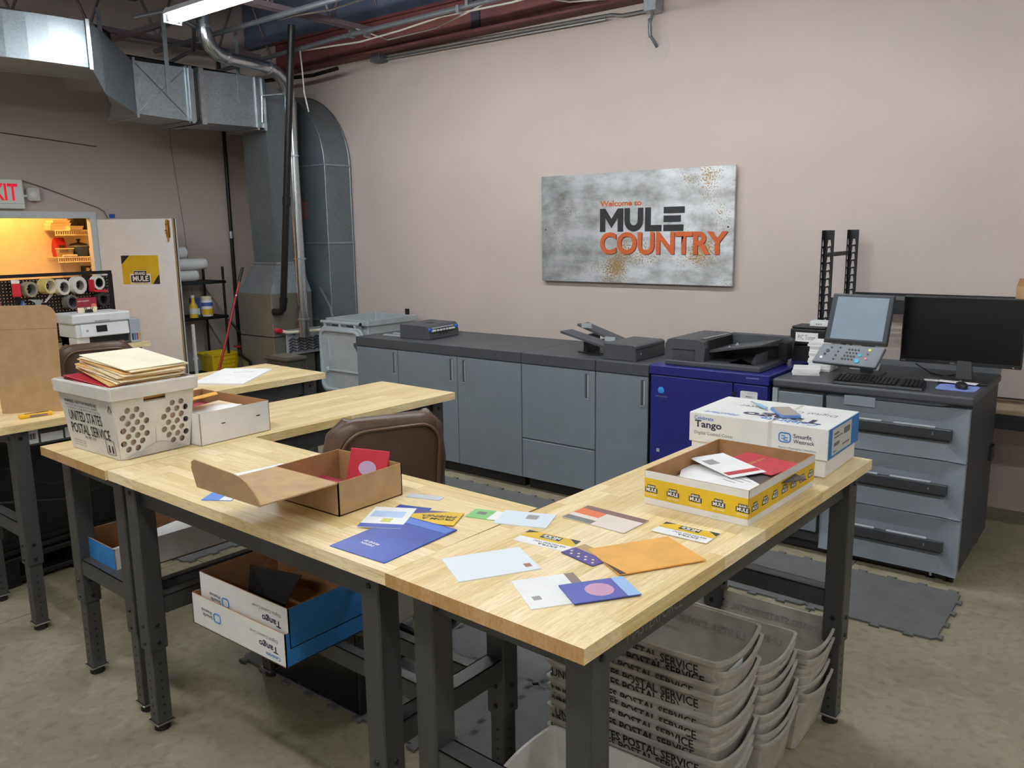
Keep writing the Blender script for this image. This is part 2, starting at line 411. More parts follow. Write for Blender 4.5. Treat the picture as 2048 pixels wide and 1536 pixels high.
while x < XR:                       # ribbed steel roof deck
    ck.box((x, YF, ZC), (x+0.11, YB, ZC+0.05)); ck.box((x+0.11, YF, ZC+0.04), (x+0.15, YB, ZC+0.09)); x += 0.15
struct('ceiling', ck, DECK, label='ribbed dark steel roof deck')
FRAMEW = mat('door_frame_paint', (206, 212, 214), 0.45, 0, 0.02)
tr = MB().box((XL-0.055, DY0-0.06, DZ), (XL+0.025, DY1+0.06, DZ+0.065)).box((XL-0.055, DY1-0.004, 0), (XL+0.025, DY1+0.06, DZ)).box((XL-0.055, DY0-0.06, 0), (XL+0.025, DY0, DZ))
struct('trim_1', tr, FRAMEW, bevel=0.004, label='pale grey painted frame of the pantry doorway')
REDIRON = mat('red_primer', (112, 62, 62), 0.6, 0, 0.08, 4)
bm_ = MB().box((-7.95, 5.97, 3.62), (XR, 6.0, 3.90)).box((-7.95, 5.93, 3.60), (XR, 6.09, 3.625)).box((-7.95, 5.93, 3.895), (XR, 6.09, 3.92))
struct('trim_2', bm_, REDIRON, label='red primed steel beam along the top of the back wall')
bl = MB()
for xx in (-5.05, -2.0, 1.1):
    bl.box((xx-0.05, 5.955, 3.64), (xx+0.05, 5.97, 3.88))
struct('trim_3', bl, mat('splice_plate', (60, 60, 70), 0.5, 0.3), label='dark bolted splice plates on the red beam')
INSUL = mat('blue_insulation', (104, 114, 136), 0.85, 0, 0.08, 5)
ins = MB()
for k in range(8):
    ins.box((-8.55+k*1.6, 6.0, 3.94), (-8.55+k*1.6+1.55, 6.09, ZC-0.01))
struct('trim_4', ins, INSUL, label='blue grey insulation panels above the beam')
# open web joists running towards the back wall: each one a thing with chords and web
JOIST = mat('joist_steel', (124, 110, 116), 0.55, 0.2, 0.06)
jx = [-8.2, -6.35, -4.5, -2.65, -0.8, 1.05, 2.9]
jl = ['open web steel joist beside the left wall', 'open web steel joist above the flue and duct', 'open web steel joist over the tall grey cabinets',
      'open web steel joist above the welcome sign', 'open web steel joist over the drawer unit', 'open web steel joist beyond the right frame edge', 'open web steel joist nearest the right wall']
for k, xj in enumerate(jx):
    t = thing('roof_joist', jl[k], 'joist', (xj, 0, 3.78), 0, 'open web roof joists')
    for s in (-1, 1):
        ob('bottom_chord', MB().box((s*0.03-0.018, YF, 0), (s*0.03+0.018, 5.92, 0.045)), JOIST, t)
        ob('top_chord', MB().box((s*0.03-0.018, YF, 0.82), (s*0.03+0.018, 5.92, 0.865)), JOIST, t)
    w = MB(); y = YF+0.1
    while y < 5.5:
        w.cyl((0, y, 0.02), (0, y+0.34, 0.84), 0.014, n=6); w.cyl((0, y+0.34, 0.84), (0, y+0.68, 0.02), 0.014, n=6); y += 0.68
    ob('web', w, JOIST, t)
for k, (yg, lb) in enumerate(((4.35, 'long pinkish bracing angle crossing under the roof joists by the flue'), (1.6, 'long pinkish bracing angle crossing nearer the room centre'))):
    tag(ob('bracing_angle', MB().box((-8.55, yg-0.02, 3.735), (3.9, yg+0.02, 3.78)), JOIST), lb, 'brace', 'bracing angles')

# ------------------------------------------------------------------ fluorescent fixtures
FIXW = mat('fixture_white', (225, 227, 228), 0.4)
TUBE = emit('lamp_tube', (244, 248, 250), TUBE_STRENGTH)
def fixture(x0, yc, z, label, L=2.42):
    t = thing('fluorescent_fixture', label, 'ceiling light', (x0, yc, z), 0, 'fluorescent strip fixtures')
    w = 0.075
    ob('housing', MB().prism([(-w, 0.055), (-w*0.55, 0.10), (w*0.55, 0.10), (w, 0.055), (w, 0.05), (-w, 0.05)], 'x', 0, L), FIXW, t)
    for xx in (0, L-0.012):
        ob('end_plate', MB().prism([(-w, -0.012), (w, -0.012), (w, 0.06), (w*0.6, 0.105), (-w*0.6, 0.105), (-w, 0.06)], 'x', xx, xx+0.012), FIXW, t)
    for s in (-1, 1):
        ob('tube', MB().cyl((0.05, s*0.042, 0.022), (L-0.05, s*0.042, 0.022), 0.017, n=10), TUBE, t)
        sk = MB()
        for xx in (0.012, L-0.05): sk.box((xx, s*0.042-0.014, 0.0), (xx+0.036, s*0.042+0.014, 0.05))
        ob('lamp_holder', sk, WHITE, t)
    hg = MB()
    for xx in (0.4, L-0.4): hg.cyl((xx, 0, 0.10), (xx, 0, 3.78-z), 0.004, n=5)
    ob('hanger_rod', hg, STEEL, t)
    return t
fixture(-6.33, 3.79, 3.50, 'lit fluorescent strip light at the top left above the round flue')
fixture(-3.55, 3.79, 3.50, 'lit fluorescent strip light hanging over the grey cabinets')
fixture(0.9, 3.79, 3.50, 'lit fluorescent strip light over the drawer unit and monitor')
fixture(-3.3, 0.3, 3.50, 'lit fluorescent strip light above the near work tables')
fixture(0.2, 0.4, 3.50, 'lit fluorescent strip light at the right of the work tables')
fixture(-6.4, 0.4, 3.50, 'lit fluorescent strip light over the left front of the room')
fixture(-2.0, -2.6, 3.50, 'lit fluorescent strip light near the front wall in the middle')
# warm pantry lamp
pl = thing('pantry_lamp', 'warm globe lamp on the pantry ceiling', 'lamp', (-9.25, 3.55, 2.42))
ob('globe', MB().lathe([(0.0, 0), (0.05, 0.01), (0.08, 0.05), (0.08, 0.09), (0.05, 0.13), (0.04, 0.15)], 20), emit('warm_globe', (255, 192, 106), 210.0), pl, smooth=True)
ob('base', MB().cyl((0, 0, 0.14), (0, 0, 0.178), 0.07), WHITE, pl)

# ------------------------------------------------------------------ ducts and furnace
d = thing('air_duct', 'galvanised rectangular trunk duct running along the left wall', 'duct', (0, 0, 0))
def rect(c, wdir, w, z0, z1):   # section: face point c (x,y), wdir points to the back
    a = Vector((c[0], c[1], 0)); b = a+Vector(wdir).normalized()*w
    return [(a.x, a.y, z0), (b.x, b.y, z0), (b.x, b.y, z1), (a.x, a.y, z1)]
sec = {'a': rect((-7.2, 5.24), (-1, 0, 0), 0.5, 2.90, 3.38), 'b': rect((-7.2, 4.53), (-1, 0, 0), 0.5, 2.89, 3.36),
       'c': rect((-7.2, 4.48), (-1, 0, 0), 0.5, 2.89, 3.36), 'd': rect((-7.2, 3.90), (-1, 0, 0), 0.5, 2.91, 3.35),
       'e': rect((-6.95, 3.52), (-0.85, 0.5, 0), 0.62, 3.00, 3.50), 'f': rect((-6.9, 3.40), (-0.8, 0.6, 0), 0.66, 3.18, 3.53)}
ob('trunk_section', MB().loft([sec['a'], sec['b']]), GALV, d)
ob('trunk_section', MB().loft([sec['c'], sec['d']]), GALV, d)
ob('canvas_joint', MB().loft([rect((-7.22, 4.535), (-1, 0, 0), 0.46, 2.91, 3.34), rect((-7.22, 4.475), (-1, 0, 0), 0.46, 2.91, 3.34)]), BLACK, d)
ob('offset_section', MB().loft([sec['d'], sec['e']]), GALVD, d)
ob('offset_section', MB().loft([sec['e'], sec['f']]), GALVD, d)
arc = []
for k in range(9):                     # curved elbow leading out of the frame on the left
    a = k/8
    arc.append(rect((-6.9+0.10*math.sin(a*1.5)-0.25*a*a, 3.40-1.25*a, 0), (-0.8-0.2*a, 0.6*(1-a), 0), 0.66, 3.18-0.02*a, 3.53-0.05*a))
ob('elbow_section', MB().loft(arc), GALV, d, smooth=False)
ob('trunk_section', MB().loft([arc[-1], rect((-7.1, 0.4), (-1, 0, 0), 0.66, 3.16, 3.48)]), GALV, d)
def flange(y, x=-7.2, w=0.5, z0=2.89, z1=3.36, t=0.022, e=0.016):
    mbf = MB()
    mbf.box((x-w-e, y-t/2, z0-e), (x+e, y+t/2, z0)); mbf.box((x-w-e, y-t/2, z1), (x+e, y+t/2, z1+e))
    mbf.box((x, y-t/2, z0), (x+e, y+t/2, z1)); mbf.box((x-w-e, y-t/2, z0), (x-w, y+t/2, z1)); return mbf
for yy, tt in ((5.225, 0.03), (5.14, 0.016), (4.55, 0.05), (4.44, 0.03), (4.40, 0.012), (3.91, 0.022)):
    ob('flange', flange(yy, t=tt), STEEL, d)
ob('flange', MB().loft([rect((-6.886, 3.41), (-0.8, 0.6, 0), 0.68, 3.165, 3.545), rect((-6.886, 3.38), (-0.8, 0.6, 0), 0.68, 3.165, 3.545)]), STEEL, d)
cb = MB()                               # cross-break creases on the flat sheet
for (y0, y1, z0, z1) in ((3.93, 4.38, 2.93, 3.33), (3.93, 4.38, 3.33, 2.93)):
    cb.tube([(-7.1985, y0, z0), (-7.194, (y0+y1)/2, (z0+z1)/2), (-7.1985, y1, z1)], 0.004, 5)
ob('crease', cb, GALVD, d)
for (xx, yy) in ((-7.19, 4.22), (-7.19, 4.95), (-7.4, 3.75)):
    ob('hanger_strap', MB().box((xx-0.002, yy-0.02, 3.1 if xx > -7.3 else 3.3), (xx+0.002, yy+0.02, 3.78)), GALV, d)

f = thing('furnace', 'beige grey floor furnace with a tall galvanised supply plenum', 'furnace', (0, 0, 0))
FURN = mat('furnace_enamel', (128, 124, 114), 0.42, 0.35, 0.04, 5)
ob('cabinet', MB().box((-7.78, 5.16, 0), (-7.2, 5.68, 1.25)), FURN, f, bevel=0.008)
ob('panel_joint', MB().box((-7.785, 5.155, 0.80), (-7.195, 5.685, 0.808)), BLACK, f)
ob('transition', MB().hexa([(-7.78, 5.16, 1.25), (-7.2, 5.16, 1.25), (-7.2, 5.68, 1.25), (-7.78, 5.68, 1.25)], [(-7.64, 5.30, 1.56), (-7.27, 5.30, 1.56), (-7.27, 5.62, 1.56), (-7.64, 5.62, 1.56)]), GALV, f)
ob('supply_plenum', MB().hexa([(-7.64, 5.30, 1.56), (-7.27, 5.30, 1.56), (-7.27, 5.62, 1.56), (-7.64, 5.62, 1.56)], [(-7.66, 5.255, 3.36), (-7.24, 5.255, 3.36), (-7.24, 5.66, 3.20), (-7.66, 5.66, 3.20)]), GALVD, f)
for z0 in (1.55, 2.74): ob('flange', MB().box((-7.655, 5.285, z0), (-7.255, 5.64, z0+0.02)), STEEL, f)
lv = thing('louvre_panel', 'light grey chevron louvred access panel on the furnace side', 'panel', (-7.17, 5.53, 0.60))
ob('plate', MB().box((-0.012, -0.235, 0), (0.012, 0.235, 0.27)), LIGHTGREY, lv, bevel=0.004)
for c_ in range(4):
    for r_ in range(5):
        y_, z_ = -0.17+c_*0.105, 0.03+r_*0.03
        ob('louvre', MB().prism([(y_-0.045, z_), (y_, z_+0.022), (y_+0.045, z_), (y_+0.045, z_+0.012), (y_, z_+0.034), (y_-0.045, z_+0.012)], 'x', 0.012, 0.024), DARKGREY, lv)
for y_ in (-0.15, 0.16):
    ob('knob', MB().cyl((0.012, y_, 0.235), (0.03, y_, 0.235), 0.018), BLACK, lv)
wl_ = tag(ob('warning_sticker', MB().box((-7.1995, 5.46, 0.86), (-7.1985, 5.54, 0.97)), mat('sticker', (120, 96, 82), 0.6, 0, 0.2, 60)), 'small brown warning sticker on the furnace side', 'sticker')
PVC = mat('pvc_white', (222, 216, 196), 0.4, 0, 0.03)
tag(ob('drain_pipe', MB().tube([(-7.16, 5.22, 0.87), (-7.12, 5.28, 0.85), (-7.09, 5.42, 0.845), (-7.02, 5.62, 0.85), (-6.95, 5.75, 0.84), (-6.7, 5.7, 0.84)], 0.017, 10), PVC, smooth=True), 'white plastic drain pipe crossing in front of the furnace', 'pipe')
tag(ob('valve_handle', MB().cyl((-7.2, 5.20, 0.87), (-7.13, 5.21, 0.875), 0.028, 0.022), REDP), 'small red valve knob at the end of the white drain pipe', 'valve')
# return duct with curved top
rd = thing('return_duct', 'tall galvanised return duct with a curved elbow top against the back wall', 'duct', (0, 0, 0))
poly = [(-7.5, 0.0), (-6.945, 0.0), (-6.945, 2.55)]
for k in range(1, 13):
    a = k/12*PI/2; poly.append((-7.72+0.775*math.cos(a), 2.55+0.775*math.sin(a)))
for k in range(0, 7):
    a = PI/2-k/6*PI/2; poly.append((-7.72+0.22*math.cos(a), 2.55+0.22*math.sin(a)))
ob('duct_shell', MB().prism(poly, 'y', 5.74, 6.08), GALVD, rd)
sm = MB()
for z0 in (0.93, 1.75, 2.55): sm.box((-7.51, 5.73, z0), (-6.935, 6.085, z0+0.018))
ob('seam', sm, GALV, rd)
rim = MB()
pts = [(-6.945, 0.0), (-6.945, 2.55)]+[(-7.72+0.775*math.cos(k/12*PI/2), 2.55+0.775*math.sin(k/12*PI/2)) for k in range(13)]
rim.tube([(p[0], 5.738, p[1]) for p in pts], 0.008, 6); rim.tube([(p[0], 6.075, p[1]) for p in pts], 0.010, 6)
ob('seam_edge', rim, GALVD, rd)
text('EXP', rd, mat('red_marker', (150, 70, 60), 0.7), (-7.26, 5.7385, 2.02), (0, 0, 1), (-1, 0, 0), 0.20, 0.10, 0.01)
# flue
FLUE = mat('flue_metal', (186, 192, 196), 0.24, 0.95, 0.05, 30)
fu = thing('flue_pipe', 'shiny round metal flue rising in front of the ducts and elbowing to the roof', 'pipe', (0, 0, 0))
ob('pipe', MB().cyl((-7.0, 5.40, 0.80), (-7.02, 5.40, 3.22), 0.055, n=18), FLUE, fu, smooth=True)
ob('elbow', MB().tube([(-7.02, 5.40, 3.20), (-7.02, 5.385, 3.28), (-7.01, 5.33, 3.35), (-7.0, 5.25, 3.41), (-7.0, 5.17, 3.435)], [0.06, 0.062, 0.063, 0.062, 0.060], 16), FLUE, fu, smooth=True)
ob('pipe', MB().cyl((-7.0, 5.18, 3.435), (-6.99, 4.68, 3.46), 0.056, n=18), FLUE, fu, smooth=True)
ob('elbow', MB().tube([(-6.99, 4.70, 3.46), (-6.99, 4.61, 3.475), (-6.985, 4.53, 3.53), (-6.98, 4.49, 3.60), (-6.98, 4.48, 3.68)], [0.06, 0.063, 0.064, 0.063, 0.060], 16), FLUE, fu, smooth=True)
ob('pipe', MB().cyl((-6.98, 4.48, 3.66), (-6.98, 4.48, 4.70), 0.058, n=18), FLUE, fu, smooth=True)
for p, q in (((-7.0, 5.40, 1.60), (-7.0, 5.40, 1.615)), ((-7.0, 5.40, 0.98), (-7.0, 5.40, 0.995)), ((-7.015, 5.40, 2.62), (-7.015, 5.40, 2.635)), ((-7.0, 5.17, 3.436), (-7.0, 5.155, 3.437)), ((-6.99, 4.72, 3.458), (-6.99, 4.69, 3.46)), ((-6.98, 4.48, 3.68), (-6.98, 4.48, 3.70))):
    ob('collar', MB().cyl(p, q, 0.064, n=18), STEEL, fu)
ob('bracket', MB().tube([(-7.19, 5.19, 2.95), (-7.17, 5.19, 3.20), (-7.04, 5.36, 3.22)], 0.012, 6), STEEL, fu)
bp_ = thing('black_pipe', 'long black iron pipe slanting down in front of the furnace', 'pipe', (0, 0, 0))
ob('pipe', MB().cyl((-7.05, 5.20, 1.17), (-6.66, 5.20, 3.78), 0.034, n=14), BLACKM, bp_, smooth=True)
ob('elbow', MB().tube([(-7.05, 5.20, 1.18), (-7.055, 5.195, 1.11), (-7.09, 5.19, 1.075), (-7.19, 5.18, 1.07)], 0.037, 12), BLACKM, bp_, smooth=True)
ob('coupling', MB().cyl((-6.90, 5.20, 2.14), (-6.89, 5.20, 2.22), 0.042).cyl((-7.052, 5.2, 1.17), (-7.043, 5.2, 1.22), 0.041), BLACKM, bp_)
gp = thing('gas_pipe', 'thin black gas pipe dropping down the left wall', 'pipe', (0, 0, 0))
ob('pipe', MB().cyl((-8.53, 5.63, 0.45), (-8.53, 5.63, 3.78), 0.021, n=10), BLACKM, gp, smooth=True)
ob('coupling', MB().cyl((-8.53, 5.63, 1.82), (-8.53, 5.63, 1.90), 0.03), STEEL, gp)
ob('branch', MB().tube([(-8.53, 5.63, 0.60), (-8.2, 5.4, 0.60), (-7.8, 5.14, 0.58), (-7.6, 5.13, 0.52), (-7.58, 5.13, 0.2)], 0.018, 8), BLACKM, gp)
ob('valve_lever', MB().box((-8.15, 5.30, 0.62), (-8.02, 5.34, 0.635)), REDP, gp)
tag(ob('thermostat_cable', MB().tube([(-8.594, 5.02, 3.75), (-8.594, 5.01, 2.8), (-8.594, 5.08, 2.0), (-8.594, 5.12, 1.2)], 0.003, 5), INKGREY), 'thin pale cable hanging down the left wall', 'cable')
tag(ob('wall_cable', MB().tube([(-8.592, 1.5, 2.98), (-8.592, 2.6, 2.87), (-8.592, 3.26, 2.82), (-8.592, 4.2, 2.75)], 0.004, 5), INK), 'thin dark cable stapled across the left wall under the duct', 'cable')
# upper conduits and wires
CON = mat('conduit_grey', (120, 124, 130), 0.4, 0.5, 0.05)
CABLE = mat('pale_cable', (200, 196, 186), 0.6)
tag(ob('wall_conduit', MB().tube([(-6.3, 6.06, 3.585), (-5.0, 6.06, 3.572), (-3.7, 6.06, 3.552), (-3.6, 6.06, 3.53), (-3.36, 6.06, 3.53)], 0.013, 8).tube([(-6.3, 6.055, 3.555), (-3.75, 6.055, 3.525)], 0.008, 6), STEEL, smooth=True), 'bright conduit running along the top of the back wall', 'conduit')
jb = thing('junction_box', 'small grey junction box at the left end of the wall conduit', 'electrical box', (-6.38, 6.03, 3.58))
ob('body', MB().cbox((0, 0, 0), (0.13, 0.12, 0.10)), mat('box_grey', (96, 102, 108), 0.5, 0.3), jb, bevel=0.006)
ob('connector', MB().cyl((-0.065, 0, -0.02), (-0.10, 0, -0.02), 0.02), BLACK, jb)
jb = thing('junction_box', 'bright metal junction box at the top with a flexible whip below', 'electrical box', (-3.31, 6.03, 3.56))
ob('body', MB().cbox((0, 0, 0.02), (0.11, 0.12, 0.16)), STEEL, jb, bevel=0.006)
wp = MB().tube([(-0.01, 0.02, -0.05), (-0.03, 0.0, -0.14), (-0.025, 0.0, -0.22), (0.0, 0.04, -0.28), (0.0, 0.068, -0.30)], 0.013, 8)
for k in range(12): wp.cyl((-0.028+0.0006*k, 0.0, -0.10-k*0.012), (-0.028+0.0006*k, 0.0, -0.105-k*0.012), 0.0155, n=8)
ob('flexible_whip', wp, CON, jb)
tag(ob('wall_patch', MB().cyl((-3.31, YB+0.001, 3.25), (-3.31, YB-0.0015, 3.25), 0.11, n=28), mat('patch_paint', (190, 180, 171), 0.6)), 'round repaired plaster patch under the flexible whip', 'wall patch')
def run(name, pts, r, mt, lab, cat='conduit', n=8): tag(ob(name, MB().tube(pts, r, n), mt, smooth=True), lab, cat)
run('overhead_conduit', [(-8.4, 5.35, 3.56), (-6.2, 5.35, 3.62), (-3.9, 5.35, 3.64), (-1.0, 5.35, 3.66)], 0.022, CON, 'thick grey conduit strung under the joists before the red beam')
run('overhead_conduit', [(-8.3, 4.75, 3.70), (-5.4, 4.75, 3.72), (-1.0, 4.75, 3.74)], 0.024, CON, 'upper dark conduit strung under the joists above the other one')
run('overhead_conduit', [(-8.4, 4.9, 3.60), (-7.6, 4.75, 3.62), (-7.0, 4.4, 3.68), (-6.7, 3.95, 3.68), (-6.9, 3.80, 3.63)], 0.018, CON, 'grey conduit bending towards the lit strip light', )
run('overhead_conduit', [(-8.5, 4.9, 3.45), (-8.3, 5.5, 3.46), (-7.2, 5.85, 3.48), (-6.8, 5.85, 3.50)], 0.02, BLACKM, 'black gas line running behind the trunk duct')
run('overhead_cable', [(-6.8, 5.4, 3.60), (-5.95, 5.4, 3.56), (-5.43, 5.4, 3.58), (-4.95, 5.4, 3.615), (-4.2, 5.4, 3.60), (-2.5, 5.4, 3.66)], 0.008, CABLE, 'pale cable swagging along in front of the red beam', 'cable', 6)
run('overhead_cable', [(-6.35, 5.7, 3.79), (-5.9, 5.7, 3.62), (-5.3, 5.7, 3.63), (-4.9, 5.7, 3.70), (-4.5, 5.7, 3.79)], 0.006, CABLE, 'thin pale cable looping under the grey conduit', 'cable', 6)
run('overhead_cable', [(-6.6, 5.0, 3.775), (-6.35, 5.0, 3.775), (-5.87, 5.0, 3.745), (-5.33, 5.0, 3.76), (-4.5, 5.0, 3.775)], 0.007, CABLE, 'white cable trailing beside the black pipe at the roof', 'cable', 6)
run('hanging_cable', [(-6.75, 5.35, 3.62), (-6.74, 5.36, 3.40), (-6.73, 5.36, 3.2), (-6.69, 5.37, 3.02)], 0.007, CABLE, 'loose cable end dangling beside the black pipe', 'cable', 6)
run('overhead_cable', [(-4.3, 5.6, 3.72), (-3.9, 5.75, 3.62), (-3.6, 5.8, 3.60), (-3.0, 5.8, 3.72)], 0.006, CABLE, 'thin pale cable sagging left of the metal junction box', 'cable', 6)
clips = MB()
for (x_, y_, z_) in ((-6.0, 5.35, 3.625), (-5.8, 5.35, 3.60), (-4.7, 5.35, 3.62), (-4.6, 5.35, 3.66)):
    clips.cbox((x_, y_, z_), (0.03, 0.06, 0.06))
tag(ob('conduit_clamp', clips, STEEL), 'bright clamps holding the overhead conduit', 'clamp', kind='stuff')
# dark cross-tee by the left: black pipe fittings
run('roof_pipe', [(-7.9, 3.3, 3.72), (-7.75, 3.9, 3.70), (-7.72, 3.98, 3.66), (-7.72, 3.99, 3.52), (-7.7, 4.05, 3.48), (-7.7, 5.5, 3.46)], 0.022, BLACKM, 'black pipe stepping down above the trunk duct', 'pipe')
tag(ob('roof_fan_box', MB().box((-7.6, 3.3, 3.95), (-6.7, 4.2, 4.25)), mat('teal_dark', (44, 60, 66), 0.6)), 'dark teal unit hung between joists above the strip light', 'unit')

# ------------------------------------------------------------------ work tables
TOP_Z, TOP_T = 1.015, 0.036
UNIT = MB().box((0, 0, 0), (1, 1, 1)).mesh('stave', WOOD)
def leg_mesh(h, brk=0.33):
    w = 0.036
    up_ = MB().box((-w, -w, brk), (w, w, h)).mesh('leg', LEGM, 0.004, 1)
    lo_ = MB().box((-w+0.007, -w+0.007, 0.035), (w-0.007, w-0.007, brk+0.02)).mesh('extension', LEGM, 0.003, 1)
    ft = MB().box((-w, -w, 0.028), (w, w, 0.037)).mesh('foot_plate', CHROME, 0.002, 1)
    pd = MB().cyl((0, 0, 0), (0, 0, 0.03), 0.030, 0.026, 12).mesh('foot', RUBBER)
    hl = MB()
    for k in range(7):
        z = 0.07+k*0.034
        for sx, sy in ((0, -1), (0, 1), (1, 0), (-1, 0)):
            p = Vector((sx*(w-0.0075), sy*(w-0.0075), z)); n = Vector((sx, sy, 0))
            hl.cyl(p, p+n*0.0012, 0.005, n=8)
    hm = hl.mesh('adjustment_holes', RUBBER)
    bl = MB()
    for z in (brk+0.03, brk+0.10, h-0.035):
        for sx, sy in ((0, -1), (0, 1), (1, 0), (-1, 0)):
            p = Vector((sx*w, sy*w, z)); n = Vector((sx, sy, 0))
            bl.cyl(p, p+n*0.005, 0.009, 0.007, 8)
    bm2 = bl.mesh('bolts', BLACKM)
    return up_, lo_, ft, pd, hm, bm2
LEGSET = leg_mesh(TOP_Z-TOP_T)
def work_table(cx, cy, L, W, rz, label, rails=(), rows=14, ia=0.10, ib=0.062, back_panel=False, H=TOP_Z, group='butcher block work tables'):
    t = thing('work_table', label, 'table', (cx, cy, 0), rz, group)
    top = ob('tabletop', MB().box((-L/2+0.003, -W/2+0.003, H-TOP_T+0.001), (L/2-0.003, W/2-0.003, H-0.003)), KRAFT, t)
    rw = W/rows
    for r in range(rows):
        x = -L/2
        first = True
        while x < L/2-1e-4:
            l = random.uniform(0.22, 0.62)
            if first: l *= random.uniform(0.3, 1.0); first = False
            if L/2-(x+l) < 0.12: l = L/2-x
            put('stave', UNIT, top, (x+0.0001, -W/2+r*rw+0.0001, H-TOP_T), (0, 0, 0), (l-0.0002, rw-0.0002, TOP_T))
            x += l
    up_, lo_, ft, pd, hm, bm2 = LEGSET
    dz = H-TOP_Z
    for sx in (-1, 1):
        for sy in (-1, 1):
            lg = put('leg', up_, t, (sx*(L/2-ia), sy*(W/2-ib), dz))
            put('extension', lo_, lg); put('foot_plate', ft, lg); put('foot', pd, lg, (0, 0, 0)); put('adjustment_holes', hm, lg)['kind'] = 'stuff'; put('bolts', bm2, lg)['kind'] = 'stuff'
    z1 = H-TOP_T
    for sy in (-1, 1):
        y = sy*(W/2-ib)
        ob('apron', MB().box((-L/2+ia-0.03, y-0.014, z1-0.085), (L/2-ia+0.03, y+0.014, z1-0.001)), LEGM, t, bevel=0.003, seg=1)
    for sx in (-1, 1):
        x = sx*(L/2-ia)
        ob('end_rail', MB().box((x-0.014, -W/2+ib, z1-0.075), (x+0.014, W/2-ib, z1-0.001)), LEGM, t)
        ob('stretcher', MB().prism([(x-0.032, 0.455), (x+0.032, 0.455), (x+0.032, 0.53), (x-0.032, 0.53)], 'y', -W/2+ib, W/2-ib) if False else
           MB().box((x-0.03, -W/2+ib, 0.525), (x+0.03, W/2-ib, 0.53)).box((x-0.03, -W/2+ib, 0.462), (x-0.026, W/2-ib, 0.53)).box((x+0.026, -W/2+ib, 0.462), (x+0.03, W/2-ib, 0.53)), LEGM, t)
    for y in rails:
        ob('shelf_rail', MB().box((-L/2+ia, y-0.02, 0.495), (L/2-ia, y+0.02, 0.50)).box((-L/2+ia, y-0.02, 0.44), (L/2-ia, y-0.016, 0.50)), LEGM, t)
    return t
def tbl(x, y, th, w, l, longside, **k):
    a = Vector((math.sin(th), math.cos(th))); b = Vector((math.cos(th), -math.sin(th)))
    c = Vector((x, y))+b*w/2+a*l/2
    if longside == 'a': return work_table(c.x, c.y, l, w, PI/2-th, **k)
    return work_table(c.x, c.y, w, l, -th, **k)
T1 = tbl(-1.455, 1.324, 0.044, 0.61, 1.789, 'a', label='right hand butcher block table holding the yellow printed box')
T2 = tbl(-2.946, 1.361, 0.024, 1.495, 0.617, 'b', label='middle butcher block table holding the open kraft mailer box', rails=(0.0, 0.17))
T3 = tbl(-3.530, 1.373, 0.033, 0.578, 1.831, 'a', label='butcher block table holding the postal crate of envelopes', rails=(-0.20, 0.12))
T4 = tbl(-4.658, 1.415, 0.026, 0.625, 1.816, 'a', label='butcher block table holding the upright cardboard sheet')
def tpl(t, x, y, z=0):   # world xy to table local
    return t.matrix_basis.inverted() @ Vector((x, y, z))
# maker's lettering on the right table's apron, and stickers
text('MASTERFORCE', T1, mat('silver_ink', (120, 118, 112), 0.5), (-0.66, -0.305+0.062-0.0145, 0.915), (1, 0, 0), (0, 0, 1), 0.26, 0.032, 0.0, 0.2)
quad(T1, mat('label_grey', (150, 150, 146), 0.6), (0.895-0.10+0.0305, -0.02, 0.475), (0, 1, 0), (0, 0, 1), 0.10, 0.035, 'sticker')
text('MASTERFORCE', T1, INK, (0.895-0.10+0.0312, -0.01, 0.486), (0, 1, 0), (0, 0, 1), 0.08, 0.012)
for (x0, w_, h_) in ((-0.80, 0.075, 0.065), (-0.715, 0.10, 0.04), (-0.605, 0.055, 0.05), (-0.54, 0.14, 0.036)):
    quad(T4, mat('sticker_white', (206, 208, 206), 0.6), (x0, -0.3125+0.062-0.0148, 0.905), (1, 0, 0), (0, 0, 1), w_, h_, 'sticker')
for k in range(14):
    quad(T4, INK, (-0.79+k*0.004, -0.3125+0.062-0.0153, 0.925), (1, 0, 0), (0, 0, 1), 0.0015+0.001*(k % 3), 0.028, 'barcode_bar')

# ------------------------------------------------------------------ postal totes
def tote_mesh(w, d, h, tp, t=0.003, sag=0.0, lip=0.014, n=6):
    """open tapered tote centred on origin, base at z=0; outer shell, inner shell and rim"""
    def loop(k, ins, z, sg):
        W = w/2-tp*(1-k)-ins; D = d/2-tp*0.8*(1-k)-ins; r = 0.012; p = []
        for (x0, y0, x1, y1) in ((-W+r, -D, W-r, -D), (W, -D+r, W, D-r), (W-r, D, -W+r, D), (-W, D-r, -W, -D+r)):
            for i in range(n+1):
                a = i/n; b = 1-(2*a-1)**2
                side = x0 == x1
                nx = (1 if x0 > 0 else -1) if side else 0; ny = 0 if side else (1 if y0 > 0 else -1)
                bul = 0.010*b*k*(1 if side else 0.7)
                p.append((x0+(x1-x0)*a+nx*bul, y0+(y1-y0)*a+ny*bul, z-(sg*b if side else sg*0.25*b)))
        return p
    mb = MB()
    secs = [loop(0, 0, 0, 0), loop(0.4, 0, h*0.4, sag*0.4), loop(0.8, 0, h*0.8, sag*0.8), loop(0.93, -0.001, h-lip, sag), loop(0.94, -lip*0.45, h-lip, sag), loop(1, -lip*0.45, h, sag),
            loop(1, t, h, sag), loop(0.8, t, h*0.8, sag*0.8), loop(0.4, t, h*0.4, sag*0.4), loop(0, t, t, 0)]
    mb.loft(secs, cap=False)
    N = len(secs[0]); mb.f.append(tuple(range(N))[::-1]); mb.mi.append(0)
    o = (len(secs)-1)*N; mb.f.append(tuple(range(o, o+N))); mb.mi.append(0)
    return mb
TOTE_ME = tote_mesh(0.60, 0.30, 0.20, 0.028, sag=0.018).mesh('body', TOTED, smooth=True)
